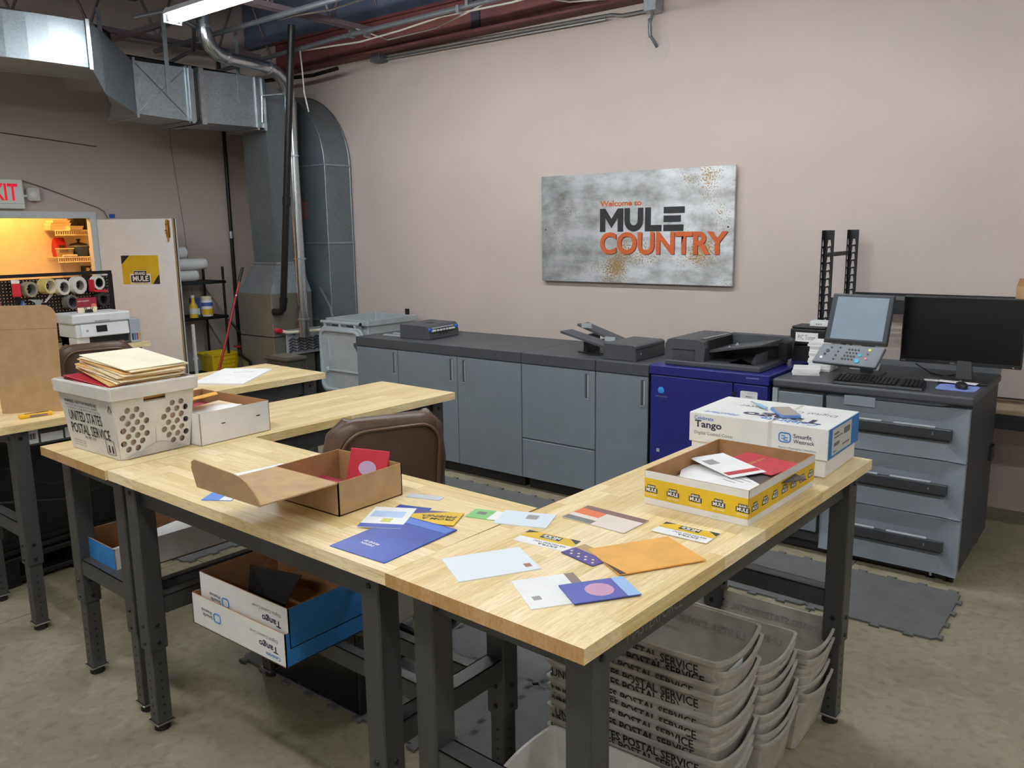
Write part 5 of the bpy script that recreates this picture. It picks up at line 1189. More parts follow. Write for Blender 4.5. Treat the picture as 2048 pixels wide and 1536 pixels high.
# ------------------------------------------------------------------ leather chairs
def chair(x, y, rz, label, backtop=1.12):
    """desk chair facing local +y, origin on the floor"""
    t = thing('office_chair', label, 'chair', (x, y, 0), rz)
    def cush(name, w, h, th, z0, y0, lean, top_r, mt, n=8):
        secs = []
        N = 20
        prof = [(0.0, 0.90), (0.25, 0.98), (0.6, 1.0), (0.85, 0.97), (1.0, 0.86)]
        out = []
        for k in range(7):
            a = k/6; bulge = math.sin(PI*a)
            s_ = 0.90+0.10*min(1, bulge*1.6)
            pts = []
            for (px, pz) in rrect(w*s_, h*s_, top_r*s_, 6):
                xx = px-w*s_/2; zz = pz+(h-h*s_)/2
                cur = 0.03*(xx/(w/2))**2
                pts.append((xx, y0+(a-0.5)*th+lean*(zz/h)+cur*0.8, z0+zz))
            out.append(pts)
        return ob(name, MB().loft(out), mt, t, smooth=True)
    H = backtop-0.50
    cush('backrest', 0.47, H, 0.11, 0.50, -0.24, -0.10, 0.11, BROWNL)
    # piping round the back panel and raised side bolsters
    pts = [(px-0.205, -0.305-0.10*((pz+0.03)/H)+0.004+0.024*((px-0.205)/0.235)**2, 0.53+pz) for (px, pz) in rrect(0.41, H-0.07, 0.10, 8)]
    ob('piping', MB().tube(pts+[pts[0]], 0.006, 6), mat('leather_piping', (100, 74, 56), 0.45), t, smooth=True)
    for s in (-1, 1):
        ob('bolster', MB().tube([(s*0.205, -0.17-0.01, 0.56), (s*0.222, -0.20-0.03, 0.75), (s*0.222, -0.22-0.05, 0.92), (s*0.20, -0.23-0.065, backtop-0.075), (s*0.16, -0.23-0.08, backtop-0.028), (s*0.12, -0.25-0.08, backtop-0.03)], [0.035, 0.046, 0.048, 0.045, 0.036, 0.015], 12), BROWNL, t, smooth=True)
    secs = []
    for k in range(5):
        a = k/4; s_ = 0.93+0.07*math.sin(PI*a); secs.append([((px-0.25)*s_, (py-0.24)*s_, 0.40+a*0.12) for (px, py) in rrect(0.50, 0.50, 0.09, 5)])
    ob('seat', MB().loft(secs), BROWNL, t, smooth=True)
    for s in (-1, 1):
        am = ob('armrest', MB().tube([(s*0.27, -0.20, 0.47), (s*0.30, -0.22, 0.60), (s*0.30, -0.16, 0.69), (s*0.30, 0.05, 0.70), (s*0.30, 0.16, 0.66), (s*0.29, 0.18, 0.55), (s*0.26, 0.12, 0.45)], 0.016, 8), CHROME, t, smooth=True)
        ob('arm_pad', MB().box((s*0.30-0.028, -0.15, 0.705), (s*0.30+0.028, 0.13, 0.735)), BLACK, am, bevel=0.01)
    ob('column', MB().cyl((0, 0, 0.10), (0, 0, 0.40), 0.03, n=12).cyl((0, 0, 0.30), (0, 0, 0.40), 0.045, n=12), BLACK, t)
    ob('mechanism', MB().box((-0.12, -0.14, 0.36), (0.12, 0.12, 0.405)), BLACK, t)
    for k in range(5):
        a = 2*PI*k/5+0.35
        e = Vector((math.cos(a)*0.30, math.sin(a)*0.30, 0.085))
        lg = ob('base_leg', MB().tube([(0, 0, 0.12), (e.x*0.5, e.y*0.5, 0.115), e], [0.032, 0.026, 0.018], 8), CHROME if False else BLACK, t, smooth=True)
        pp = Vector((-math.sin(a), math.cos(a), 0))
        c_ = Vector((e.x, e.y, 0.028))
        ob('caster', MB().cyl(c_-pp*0.026, c_-pp*0.006, 0.027, n=12).cyl(c_+pp*0.006, c_+pp*0.026, 0.027, n=12).box((c_.x-0.012, c_.y-0.012, 0.03), (c_.x+0.012, c_.y+0.012, 0.085)), BLACK, lg)
    return t
chair(-2.67, 2.335, math.atan2(0.39, -0.92)-PI/2, 'brown leather desk chair behind the kraft mailer, its back towards the camera', 1.14)
chair(-5.88, 2.66, math.atan2(0.25, -0.97)-PI/2, 'brown leather desk chair at the pegboard bench behind the cardboard sheet', 1.16)

# ------------------------------------------------------------------ cartons on the lower shelves
def lettered_tray(label, x, y, z, w, d, h, rz, ends, side='-y', group=None):
    b = tray('shallow_carton', label, 'box', x, y, z, w, d, h, rz, CARTON, KRAFTD, ends=ends)
    return b
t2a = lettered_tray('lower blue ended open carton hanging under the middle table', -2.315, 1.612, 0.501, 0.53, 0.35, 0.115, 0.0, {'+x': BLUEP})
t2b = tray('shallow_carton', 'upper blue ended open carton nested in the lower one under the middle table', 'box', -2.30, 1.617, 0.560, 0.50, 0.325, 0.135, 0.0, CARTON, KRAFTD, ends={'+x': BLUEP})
for b_, dd, hh, w0 in ((t2a, 0.175, 0.115, 0.265), (t2b, 0.1625, 0.135, 0.25)):
    z_ = hh-0.022
    text('Celebrate', b_, INKB, (w0-0.03, -dd-0.0006, 0.028 if b_ is t2a else 0.045), (-1, 0, 0), (0, 0, -1), 0.075, 0.014, 0.01)
    text('Tango', b_, NAVYINK, (w0-0.04, -dd-0.0006, 0.066 if b_ is t2a else 0.088), (-1, 0, 0), (0, 0, -1), 0.10, 0.030, 0.025)
    text('Digital Coated Cover', b_, INKGREY, (w0-0.04, -dd-0.0006, 0.088 if b_ is t2a else 0.110), (-1, 0, 0), (0, 0, -1), 0.15, 0.015)
    text('Smurfit', b_, NAVYINK, (-w0+0.125, -dd-0.0006, 0.060), (-1, 0, 0), (0, 0, -1), 0.06, 0.013, 0.01); text('Westrock', b_, NAVYINK, (-w0+0.125, -dd-0.0006, 0.076), (-1, 0, 0), (0, 0, -1), 0.068, 0.012, 0.01)
    lg_ = [(-w0+0.135+p[0], -dd-0.0006, 0.046+p[1]) for p in rrect(0.038, 0.03, 0.010, 3)]
    ob('maker_mark', MB().tube(lg_+[lg_[0]], 0.002, 4), INKB, b_)
ob('divider', MB().hexa([(-0.14, -0.05, 0.01), (0.06, -0.07, 0.01), (0.06, -0.067, 0.01), (-0.14, -0.047, 0.01)], [(-0.17, -0.01, 0.128), (0.07, 0.03, 0.135), (0.07, 0.033, 0.135), (-0.17, -0.007, 0.128)]), mat('dark_divider', (40, 38, 36), 0.7), t2b)
tag(ob('paper_sheet', MB().box((-0.06, -0.10, 0), (0.06, 0.10, 0.003)), CREAM, None, (-2.16, 1.66, 0.566)), 'cream sheet lying in the nested cartons under the middle table', 'paper')
t3a = tray('shallow_carton', 'blue ended open carton of papers on the lower shelf below the postal crate', 'box', -3.355, 1.755, 0.501, 0.335, 0.56, 0.115, -0.03, CARTON, KRAFTD, ends={'-y': BLUEP})
text('Celebrate', t3a, INKB, (0.1684, 0.255, 0.030), (0, -1, 0), (0, 0, -1), 0.08, 0.014, 0.01); text('Tango', t3a, NAVYINK, (0.1684, 0.265, 0.068), (0, -1, 0), (0, 0, -1), 0.11, 0.032, 0.025)
text('Digital Coated Cover', t3a, INKGREY, (0.1684, 0.27, 0.090), (0, -1, 0), (0, 0, -1), 0.16, 0.015)
for k in range(3):
    tag(ob('booklet', MB().box((-0.11, -0.14, 0), (0.11, 0.14, 0.025)), PAPER, None, (-3.33, 1.60+k*0.155, 0.508+0.026*(k % 2)), (0.05, 0, 0.1*k)), ('near', 'middle', 'far')[k]+' white booklet in the carton below the postal crate', 'booklet')
hc = thing('carry_case', 'pale grey case with black slots behind the nested cartons under the middle table', 'case', (-2.22, 1.90, 0.501), 0.05)
ob('shell', MB().prism([(-0.06, 0), (0.06, 0), (0.06, 0.15), (0.035, 0.19), (-0.035, 0.19), (-0.06, 0.15)], 'x', -0.24, 0.24), mat('case_grey', (170, 168, 160), 0.5), hc, bevel=0.012)
ob('band', MB().box((-0.10, -0.063, 0.0), (-0.075, 0.063, 0.193)), DARKGREY, hc)
ob('slot', MB().box((0.02, -0.0625, 0.06), (0.16, -0.060, 0.10)).box((-0.05, -0.0625, 0.11), (0.05, -0.060, 0.125)), BLACK, hc)
tw = thing('black_box', 'low black box standing on the foam mat behind the nested cartons', 'foot rest', (-2.56, 1.955, 0.0125), 0.0)  # plain black box filling the dark area behind the cartons
ob('case', MB().box((-0.29, -0.045, 0), (0.29, 0.045, 0.34)), BLACK, tw, bevel=0.006); ob('front_panel', MB().box((-0.28, -0.048, 0.01), (0.28, -0.045, 0.33)), SCREENB, tw)
br_ = thing('metal_bracket', 'black angled metal bracket leaning on the stretcher under the middle table', 'bracket', (-1.80, 1.96, 0.531), 0.2)
ob('plate', MB().box((-0.10, -0.002, 0), (0.0, 0.002, 0.10)).box((-0.10, -0.07, 0), (0.02, 0.0, 0.003)), BLACKM, br_)

# ------------------------------------------------------------------ things on the tables
def card(name, label, x, y, w, d, rz, mt, z=TOP_Z, t=0.0022, cat='card', group=None, tx=0, ty=0):
    o = ob(name, MB().box((-w/2, -d/2, 0), (w/2, d/2, t)), mt, None, (x, y, z), (tx, ty, rz)); tag(o, label, cat, group); return o
def onc(o, t, s, x, y, w, h, mt, rz=0, bold=0.0, shear=0.0):
    c, s_ = math.cos(rz), math.sin(rz); return text(s, o, mt, (x, y, t+0.0003), (c, s_, 0), (-s_, c, 0), w, h, bold, shear)
def printed(o, t, x, y, w, d, mt, nm='print'):
    return quad(o, mt, (x, y, t), (1, 0, 0), (0, 1, 0), w, d, nm, 0.0003)
env = card('envelope', 'large glossy blue envelope at the corner where the tables meet', -1.605, 1.503, 0.21, 0.285, 0.02, DEEPBLUE, t=0.004, cat='envelope', tx=0.012)
onc(env, 0.004, 'DESIGN', 0.0, -0.075, 0.05, 0.010, WINK, PI-0.05, 0.02); onc(env, 0.004, 'BRAND BY', 0.005, -0.06, 0.06, 0.010, WINK, PI-0.05, 0.02)
printed(env, 0.004, -0.10, 0.10, 0.20, 0.035, mat('mid_blue_print', (92, 128, 206), 0.3))  # lighter blue band across one end of the envelope
pf = card('flyer', 'white flyer with blue edge between the mailer and the blue envelope', -1.735, 1.60, 0.13, 0.17, 0.5, PAPER, z=TOP_Z+0.005, tx=0.01)
printed(pf, 0.0022, -0.065, -0.085, 0.13, 0.03, DEEPBLUE); printed(pf, 0.0022, -0.01, -0.04, 0.03, 0.03, mat('lime_print', (206, 206, 110), 0.5)); printed(pf, 0.0022, -0.055, 0.0, 0.10, 0.05, mat('pale_blue_print', (180, 204, 232), 0.5))
fr = card('postcard', 'yellow and blue postcard lettered from a friend beside the blue envelope', -1.625, 1.685, 0.15, 0.105, 0.42, YELLOW, z=TOP_Z+0.003)
polyprint(fr, PURPLE, (0, 0, 0.0022), (1, 0, 0), (0, 1, 0), [(-0.075, 0.0525), (-0.075, 0.02), (0.03, 0.0525)], 'corner_print', 0.0003)
onc(fr, 0.0025, 'FROM A', 0.065, -0.005, 0.10, 0.016, INK, PI, 0.02, 0.2); onc(fr, 0.0025, 'FRIEND.', 0.065, 0.018, 0.11, 0.017, INK, PI, 0.02, 0.2)
c_ = card('postcard', 'blue and white postcard tucked behind the yellow friend postcard', -1.735, 1.69, 0.11, 0.08, 0.3, DEEPBLUE, z=TOP_Z+0.0005)
printed(c_, 0.0022, -0.05, -0.035, 0.10, 0.03, PAPER); printed(c_, 0.0026, -0.03, -0.028, 0.05, 0.008, REDC)
card('paper_slip', 'small grey white slip by the right end of the kraft mailer', -1.79, 1.815, 0.12, 0.035, 0.3, mat('slip_grey', (196, 200, 206), 0.7))
c_ = card('coupon', 'green and white coupon at the table joint', -1.505, 1.805, 0.14, 0.075, 0.25, GREENP); printed(c_, 0.0022, 0.0, -0.0375, 0.07, 0.075, PAPER); printed(c_, 0.0022, -0.05, -0.005, 0.03, 0.022, INKGREY)
c_ = card('coupon', 'white coupon with a grey mark right of the green one', -1.405, 1.838, 0.16, 0.115, 0.35, mat('pale_blue_paper', (218, 228, 234), 0.6), t=0.0026); printed(c_, 0.0026, 0.0, 0.0, 0.035, 0.035, INKFAINT)
yc = card('yellow_card', 'yellow banded card lettered extra near the middle of the right table', -1.253, 1.735, 0.165, 0.085, 0.07, PAPER)
def ycard(o):
    printed(o, 0.0022, -0.0825, -0.005, 0.165, 0.0475, YELLOW)
    polyprint(o, INK, (0, 0, 0.0025), (1, 0, 0), (0, 1, 0), [(-0.0825, 0.0425), (-0.0825, 0.02), (-0.05, 0.0425)], 'corner_print', 0.0003)
    polyprint(o, INK, (0, 0, 0.0025), (1, 0, 0), (0, 1, 0), [(0.0825, 0.0425), (0.05, 0.0425), (0.0825, 0.015)], 'corner_print', 0.0003)
    b0 = (0.032, 0.036, 0.0026)
    polyprint(o, INK, b0, (-1, 0, 0), (0, -1, 0), [(0, 0), (0.062, 0), (0.062, 0.026), (0, 0.026)], 'badge', 0.0003)
    text('MULE', o, WINK, (0.028, 0.033, 0.0031), (-1, 0, 0), (0, -1, 0), 0.054, 0.013, 0.03); text('BRAND', o, WINK, (0.020, 0.0185, 0.0031), (-1, 0, 0), (0, -1, 0), 0.038, 0.007, 0.03)
    text('WE PACKED YOU', o, INK, (0.070, -0.012, 0.0026), (-1, 0, 0), (0, -1, 0), 0.10, 0.010, 0.015); text('EXTRA', o, INK, (0.050, -0.026, 0.0026), (-1, 0, 0), (0, -1, 0), 0.06, 0.011, 0.02)
ycard(yc)
yc2 = card('yellow_card', 'yellow banded card lettered extra close in front of the yellow box', -0.976, 2.014, 0.165, 0.095, 0.0, PAPER, tx=-0.02, z=TOP_Z+0.001); ycard(yc2)
ge = card('envelope', 'golden orange envelope with lifted corner on the right table', -0.985, 1.80, 0.185, 0.245, -0.55, GOLD, t=0.003, cat='envelope', ty=-0.015, z=TOP_Z+0.002)
polyprint(ge, mat('envelope_dark', (60, 40, 26), 0.7), (0, 0, 0.0031), (1, 0, 0), (0, 1, 0), [(0.0925, -0.1225), (0.0925, -0.105), (0.0, -0.1225)], 'open_edge', 0.0002)
c_ = card('flyer', 'dark and orange striped flyer lying beyond the golden envelope', -1.215, 1.975, 0.215, 0.13, -0.05, mat('flyer_cream', (226, 214, 200), 0.6), z=TOP_Z+0.001)
printed(c_, 0.0022, -0.1075, 0.035, 0.215, 0.03, mat('rosewood_print', (120, 86, 80), 0.6)); printed(c_, 0.0022, -0.1075, -0.01, 0.09, 0.045, mat('ember_print', (220, 110, 60), 0.5)); printed(c_, 0.0022, -0.1075, -0.065, 0.10, 0.03, INKGREY)
c_ = card('pattern_card', 'purple and tan dotted card left of the golden envelope', -1.105, 1.715, 0.12, 0.085, -0.25, PURPLE, z=TOP_Z+0.001)
printed(c_, 0.0022, -0.06, 0.008, 0.12, 0.0345, mat('tan_print', (176, 146, 104), 0.6))
for k in range(8): ob('dot', MB().cyl((-0.048+k*0.0135, -0.015-0.014*(k % 2), 0.0022), (-0.048+k*0.0135, -0.015-0.014*(k % 2), 0.0026), 0.004, n=8), CREAM, c_)
c_ = card('letter', 'plain white letter lying on the near part of the right table', -1.275, 1.52, 0.155, 0.215, -0.55, mat('cool_paper', (228, 234, 238), 0.6), t=0.003); printed(c_, 0.003, 0.035, 0.075, 0.022, 0.018, mat('brown_print', (150, 110, 96), 0.6))
c_ = card('folded_flyer', 'white leaflet with brown header nearest the front corner of the right table', -1.055, 1.485, 0.16, 0.16, -0.62, PAPER, t=0.003); printed(c_, 0.003, -0.08, 0.055, 0.16, 0.025, mat('header_brown', (130, 112, 100), 0.6)); printed(c_, 0.003, 0.02, -0.06, 0.02, 0.02, INKFAINT)
c_ = card('postcard', 'indigo postcard with a pink shape beside the white leaflet', -0.965, 1.545, 0.105, 0.165, -0.62, mat('indigo_print', (66, 76, 158), 0.45), t=0.003, z=TOP_Z+0.0035)
ob('pink_print', MB().cyl((0.0, 0.0, 0.003), (0.0, 0.0, 0.0034), 0.035, n=14), mat('pink_print', (196, 148, 176), 0.5), c_); printed(c_, 0.003, -0.0525, 0.05, 0.105, 0.0325, mat('sky_print', (150, 184, 226), 0.5))
tag(ob('white_strip', MB().box((-0.02, -0.10, 0), (0.02, 0.10, 0.002)), PAPER, None, (-2.49, 1.69, TOP_Z), (0, 0, -0.15)), 'narrow white strip behind the mailer lid', 'paper')  # plain white strip on the table behind the lid
c_ = card('blue_leaflet', 'blue leaflet corner peeking out under the mailer lid', -2.33, 1.43, 0.10, 0.075, 0.55, mat('leaflet_blue', (86, 130, 210), 0.5)); printed(c_, 0.0022, 0.01, -0.0375, 0.04, 0.04, PAPER)
# table with the cardboard sheet
wbp = thing('white_board', 'stack of two white foam boards on the cardboard table', 'board', (-4.312, 2.795, TOP_Z), 0.0)
for k in range(2):
    P_ = [(-0.29, 0.125), (0.016, -0.286), (0.284, -0.133), (-0.025, 0.287)]
    ob('board', MB().prism(P_, 'z', k*0.006, k*0.006+0.0055), PAPER, wbp)
quad(wbp, INKFAINT, (-0.10, 0.06, 0.0117), (0.6, 0.8, 0), (-0.8, 0.6, 0), 0.12, 0.004, 'mark')
cs = thing('cardboard_sheet', 'tall kraft cardboard sheet with rounded corners standing on its table', 'cardboard', (-4.265, 1.650, TOP_Z), math.atan2(0.207, 0.182))
ob('sheet', MB().prism([(x_-0.150, z_) for x_, z_ in [(0.012, 0), (0.285, 0)]+[(0.298-0.055+0.055*math.cos(k/6*PI/2), 0.52-0.055+0.055*math.sin(k/6*PI/2)) for k in range(7)]+[(0.055-0.055*math.sin(k/6*PI/2)-0.01, 0.52-0.055+0.055*math.cos(k/6*PI/2)) for k in range(7)]], 'y', -0.003, 0.003), KRAFT, cs)
ob('fold_line', MB().box((-0.155, -0.0036, 0.405), (0.146, -0.003, 0.408)), KRAFTD, cs)
ob('easel_flap', MB().hexa([(-0.05, 0.003, 0.0), (0.05, 0.003, 0.0), (0.05, 0.09, 0.0), (-0.05, 0.09, 0.0)], [(-0.05, 0.003, 0.25), (0.05, 0.003, 0.25), (0.05, 0.007, 0.25), (-0.05, 0.007, 0.25)]), KRAFTD, cs)
bc = thing('box_cutter', 'yellow box cutter lying before the cardboard sheet', 'cutter', (-4.15, 1.615, TOP_Z), 1.4)
ob('body', MB().box((-0.075, -0.014, 0), (0.07, 0.014, 0.018)), mat('cutter_yellow', (240, 186, 46), 0.4), bc, bevel=0.005)
ob('grip', MB().box((-0.03, -0.0148, 0.003), (0.045, -0.0135, 0.013)), mat('cutter_grey', (130, 112, 110), 0.5), bc); ob('slider', MB().box((-0.05, -0.004, 0.018), (0.05, 0.004, 0.0195)), BLACK, bc)

# big black pallet crate under the cardboard table
pc_ = thing('black_crate', 'large black crate with slotted handles standing behind the cardboard table', 'crate', (-5.04, 1.86, 0), 0.08)
cm = BLACK
ob('walls', MB().box((-0.30, -0.50, 0.16), (0.30, 0.62, 0.80)), cm, pc_, bevel=0.015)
ob('rail', MB().box((-0.32, -0.52, 0.13), (0.32, 0.64, 0.16)).box((-0.32, -0.52, 0.02), (0.32, 0.64, 0.05)), cm, pc_, bevel=0.006)
pp_ = MB()
for y_ in (-0.52, -0.30, 0.05, 0.27, 0.58): pp_.box((-0.32, y_, 0.0), (0.32, y_+0.07, 0.14))
ob('posts', pp_, cm, pc_)
ob('ridge', MB().box((0.30, -0.5, 0.19), (0.315, 0.62, 0.205)).box((0.30, -0.5, 0.23), (0.315, 0.62, 0.24)), cm, pc_)
tag(ob('cable_bundle', MB().tube([(-4.45, 1.56, 0.72), (-4.4, 1.75, 0.60), (-4.38, 1.95, 0.63), (-4.4, 2.2, 0.58), (-4.5, 2.5, 0.62)], 0.007, 6).tube([(-4.47, 1.50, 0.55), (-4.42, 1.8, 0.50), (-4.4, 2.1, 0.54), (-4.45, 2.5, 0.5)], 0.007, 6).tube([(-4.45, 1.6, 0.85), (-4.42, 1.9, 0.66), (-4.43, 2.3, 0.70)], 0.006, 6), BLACK), 'tangle of black cables hanging under the cardboard table', 'cable', kind='stuff')

# ------------------------------------------------------------------ pegboard bench at the left
T5 = work_table(-6.83, 2.58, 1.80, 0.60, PI/2, 'butcher block bench with a pegboard back along the pantry doorway', H=1.0)
pgx = -7.10
pb = thing('pegboard', 'black perforated pegboard behind the bench, hung with tape rolls', 'pegboard', (pgx, 0, 0))
def peg_mesh(y0, y1, z0, z1, p, r):
    mb = MB(); y = y0
    ny = int((y1-y0)/p); nz = int((z1-z0)/p)
    for i in range(ny):
        for k in range(nz):
            a, b = y0+i*p, y0+(i+1)*p; c, d_ = z0+k*p, z0+(k+1)*p; my, mz = (a+b)/2, (c+d_)/2
            vs = [(0, a, c), (0, b, c), (0, b, d_), (0, a, d_), (0, my-r, mz-r), (0, my+r, mz-r), (0, my+r, mz+r), (0, my-r, mz+r)]
            mb.add(vs, [(0, 1, 5, 4), (1, 2, 6, 5), (2, 3, 7, 6), (3, 0, 4, 7)])
    return mb
ob('perforated_sheet', peg_mesh(1.70, 3.46, 1.02, 1.545, 0.0255, 0.0027), BLACKM, pb)
fr_ = MB().box((-0.008, 1.66, 1.545), (0.006, 3.49, 1.572)).box((-0.012, 3.462, 1.0005), (0.012, 3.49, 1.545)).box((-0.012, 1.66, 1.0005), (0.012, 1.70, 1.545)).box((-0.012, 1.70, 1.0005), (0.012, 3.462, 1.018))
ob('frame', fr_, BLACKM, pb)
side = ob('side_panel', peg_mesh(3.27, 3.43, 0.60, 0.93, 0.024, 0.004), BLACKM, T5)
side.parent = None; bpy.data.objects.remove(side)
dk = thing('bench_drawers', 'dark drawer cabinet hanging under the pegboard bench', 'drawers', (-6.80, 3.06, 0.0))
ob('case', MB().box((-0.22, -0.20, 0.55), (0.20, 0.20, 0.955)), BLACK, dk)
for k in range(3): 
    dd_ = ob('drawer_front', MB().box((0.20, -0.19, 0.56+k*0.13), (0.212, 0.19, 0.68+k*0.13)), BLACKM, dk, bevel=0.003); ob('pull', MB().box((0.212, -0.05, 0.62+k*0.13), (0.222, 0.05, 0.635+k*0.13)), DARKGREY, dd_)
pn_ = MB()
for i in range(7):
    for k in range(5): pn_.cyl((0.1+0.0, 0, 0), (0.1, 0.0, 0.0001), 0.0001, n=3) if False else None
ep = thing('end_panel', 'black perforated metal end panel at the right end of the pegboard bench', 'panel', (-6.83, 3.415, 0.56))
me = plate_holes([(-0.23, 0), (0.23, 0), (0.23, 0.40), (-0.23, 0.40)], [(0.06+i*0.024, 0.14+k*0.032, 0.0045) for i in range(7) for k in range(6)], 0.004, 6)
placed('sheet', me, BLACKM, ep, (0, 0, 0), (-1, 0, 0), (0, 0, 1))
ob('backing_card', MB().box((-0.10, -0.09, 0.10), (0.20, -0.085, 0.36)), KRAFT, ep)  # kraft card set behind the perforated holes
def roll(y, z, ro, ri, L, mt, core, label, x0=pgx+0.004, yaw=0.35, group=None):
    t = thing('tape_roll', label, 'tape', (x0, y, z), yaw)
    ob('tape', MB().ring((0, 0, 0), (1, 0, 0), ro, ri, L, 26), mt, t, smooth=True)
    ob('core', MB().ring((0.001, 0, 0), (1, 0, 0), ri, ri-0.004, L-0.002, 22), core, t, smooth=True)
    ob('hook', MB().cyl((-0.004, 0, ri-0.010), (L+0.02, 0, ri-0.010), 0.003, n=6), STEEL, t)
roll(3.175, 1.463, 0.072, 0.042, 0.055, TAPEW, mat('core_grey', (140, 138, 132), 0.6), 'largest white tape roll near the right end of the pegboard')
roll(3.045, 1.455, 0.064, 0.044, 0.06, TAPEW, MATS['core_grey'], 'white tape roll second from the big one on the pegboard')
roll(2.925, 1.470, 0.062, 0.050, 0.085, TAPEY, CREAMP, 'tan tape roll with an open wide core on the pegboard')
roll(2.795, 1.452, 0.060, 0.047, 0.06, mat('tape_clear', (150, 142, 118), 0.3), MATS['core_grey'], 'clear amber tape roll left of the tan one on the pegboard')
roll(3.10, 1.330, 0.058, 0.044, 0.06, mat('tape_grey', (112, 110, 106), 0.4), DARKGREY, 'grey tape roll hanging low behind the maroon card')
roll(3.355, 1.335, 0.062, 0.040, 0.06, mat('tape_black', (46, 44, 42), 0.4), BLACK, 'dark tape roll hanging low at the right of the pegboard')
def dispenser(y, z, label, yaw, rolled):
    t = thing('tape_dispenser', label, 'dispenser', (pgx+0.01, y, z), yaw)
    ob('tape', MB().ring((0.0, 0, 0), (1, 0, 0), 0.058, 0.040, 0.055, 24), TAPEW, t, smooth=True)
    ob('hub', MB().ring((0.002, 0, 0), (1, 0, 0), 0.040, 0.030, 0.05, 18), BLACK, t)
    ob('frame', MB().hexa([(0.0, -0.055, -0.075), (0.058, -0.055, -0.075), (0.058, 0.065, -0.085), (0.0, 0.065, -0.085)], [(0.0, -0.055, -0.055), (0.058, -0.055, -0.055), (0.058, 0.065, -0.062), (0.0, 0.065, -0.062)]).box((0.0, -0.065, -0.07), (0.058, -0.052, 0.03)), REDP, t, bevel=0.003)
    ob('blade', MB().box((0.0, 0.06, -0.075), (0.058, 0.08, -0.068)), STEEL, t)
    ob('handle', MB().box((0.015, 0.055, -0.16), (0.045, 0.085, -0.08)), BLACK, t, bevel=0.006)
dispenser(3.335, 1.475, 'red tape dispenser at the top right of the pegboard', 0.3, True)
dispenser(2.69, 1.475, 'red tape dispenser seen side on at the left of the pegboard', 1.25, True)
tg_ = thing('tape_gun', 'blue grey tape gun hanging at the middle left of the pegboard', 'dispenser', (pgx+0.01, 2.80, 1.30), 0.2)
GB = mat('gun_blue', (84, 112, 166), 0.5)
ob('frame', MB().prism([(-0.07, 0.03), (-0.055, 0.07), (-0.04, 0.01), (0.05, -0.02), (0.11, -0.05), (0.10, -0.075), (-0.02, -0.06), (-0.06, -0.03)], 'x', 0.0, 0.03), GB, tg_, bevel=0.003)
ob('guide', MB().prism([(-0.02, 0.075), (0.10, 0.06), (0.08, 0.035), (0.06, 0.0), (0.04, 0.0), (0.03, 0.045)], 'x', 0.03, 0.04), LIGHTGREY, tg_)
ob('tape_tail', MB().prism([(0.17, 0.13), (0.19, 0.10), (0.12, 0.04), (0.10, 0.04), (0.15, 0.09)], 'x', 0.04, 0.043), TAPEW, tg_)
tag(ob('red_ring', MB().ring((pgx+0.004, 2.575, 1.345), (1, 0, 0), 0.028, 0.019, 0.012, 14), mat('ring_red', (120, 60, 66), 0.5)), 'dull red ring on the pegboard by the left frame edge', 'ring')
# inkjet printer on the bench
ip = thing('inkjet_printer', 'white ink tank printer with a small black screen on the pegboard bench', 'printer', (-6.60, 3.16, 1.0005), 0.0)
ob('body', MB().box((-0.30, -0.235, 0.075), (0.0, 0.185, 0.185)), WHITE, ip, bevel=0.010)
ob('foot_body', MB().box((-0.29, -0.225, 0.0), (-0.02, -0.13, 0.08)).box((-0.29, -0.225, 0.0), (-0.16, 0.18, 0.08)), WHITE, ip)
ob('scanner_lid', MB().box((-0.31, -0.26, 0.187), (0.012, 0.20, 0.262)), WHITE, ip, bevel=0.012)
ob('output_bay', MB().box((-0.15, -0.13, 0.002), (-0.02, 0.18, 0.075)), BLACK, ip)
ob('paper_tray', MB().box((-0.02, -0.13, 0.004), (0.02, 0.18, 0.022)), DARKGREY, ip, bevel=0.003)
ob('control_face', MB().prism([(0.0, 0.085), (0.022, 0.085), (0.008, 0.18), (0.0, 0.18)], 'y', -0.20, 0.175), WHITE, ip)
ob('display', MB().hexa([(0.0195, -0.085, 0.115), (0.0205, -0.085, 0.115), (0.0205, 0.0, 0.115), (0.0195, 0.0, 0.115)], [(0.0125, -0.085, 0.165), (0.0135, -0.085, 0.165), (0.0135, 0.0, 0.165), (0.0125, 0.0, 0.165)]), SCREENB, ip)
ob('power_button', MB().cyl((0.014, -0.155, 0.13), (0.019, -0.155, 0.13), 0.010, n=12), LIGHTGREY, ip)
ob('lid_grip', MB().box((0.0118, -0.09, 0.195), (0.0135, 0.03, 0.206)), LIGHTGREY, ip)
ob('ink_tank', MB().box((-0.24, 0.187, 0.0), (0.015, 0.275, 0.195)), mat('tank_grey', (168, 172, 180), 0.4), ip, bevel=0.006)
for k in range(4): ob('ink_window', MB().box((0.015, 0.196+k*0.019, 0.02), (0.0165, 0.209+k*0.019, 0.075)), (INK, mat('ink_cyan', (60, 110, 150), 0.4), mat('ink_magenta', (140, 60, 100), 0.4), mat('ink_yellow', (180, 160, 70), 0.4))[k], ip)
cbx = thing('card_box', 'maroon and cream product card standing on the white printer lid', 'card', (-6.74, 3.09, 1.2635), 0.05)
ob('card', MB().box((-0.004, -0.08, 0.0), (0.004, 0.08, 0.115)), MAROON, cbx); ob('base_panel', MB().box((0.004, -0.078, 0.0), (0.0055, 0.078, 0.04)), CREAMP, cbx)
text('HAPPY HOLIDAYS', cbx, WINK, (0.0045, -0.07, 0.085), (0, 1, 0), (0, 0, 1), 0.09, 0.010, 0.01)
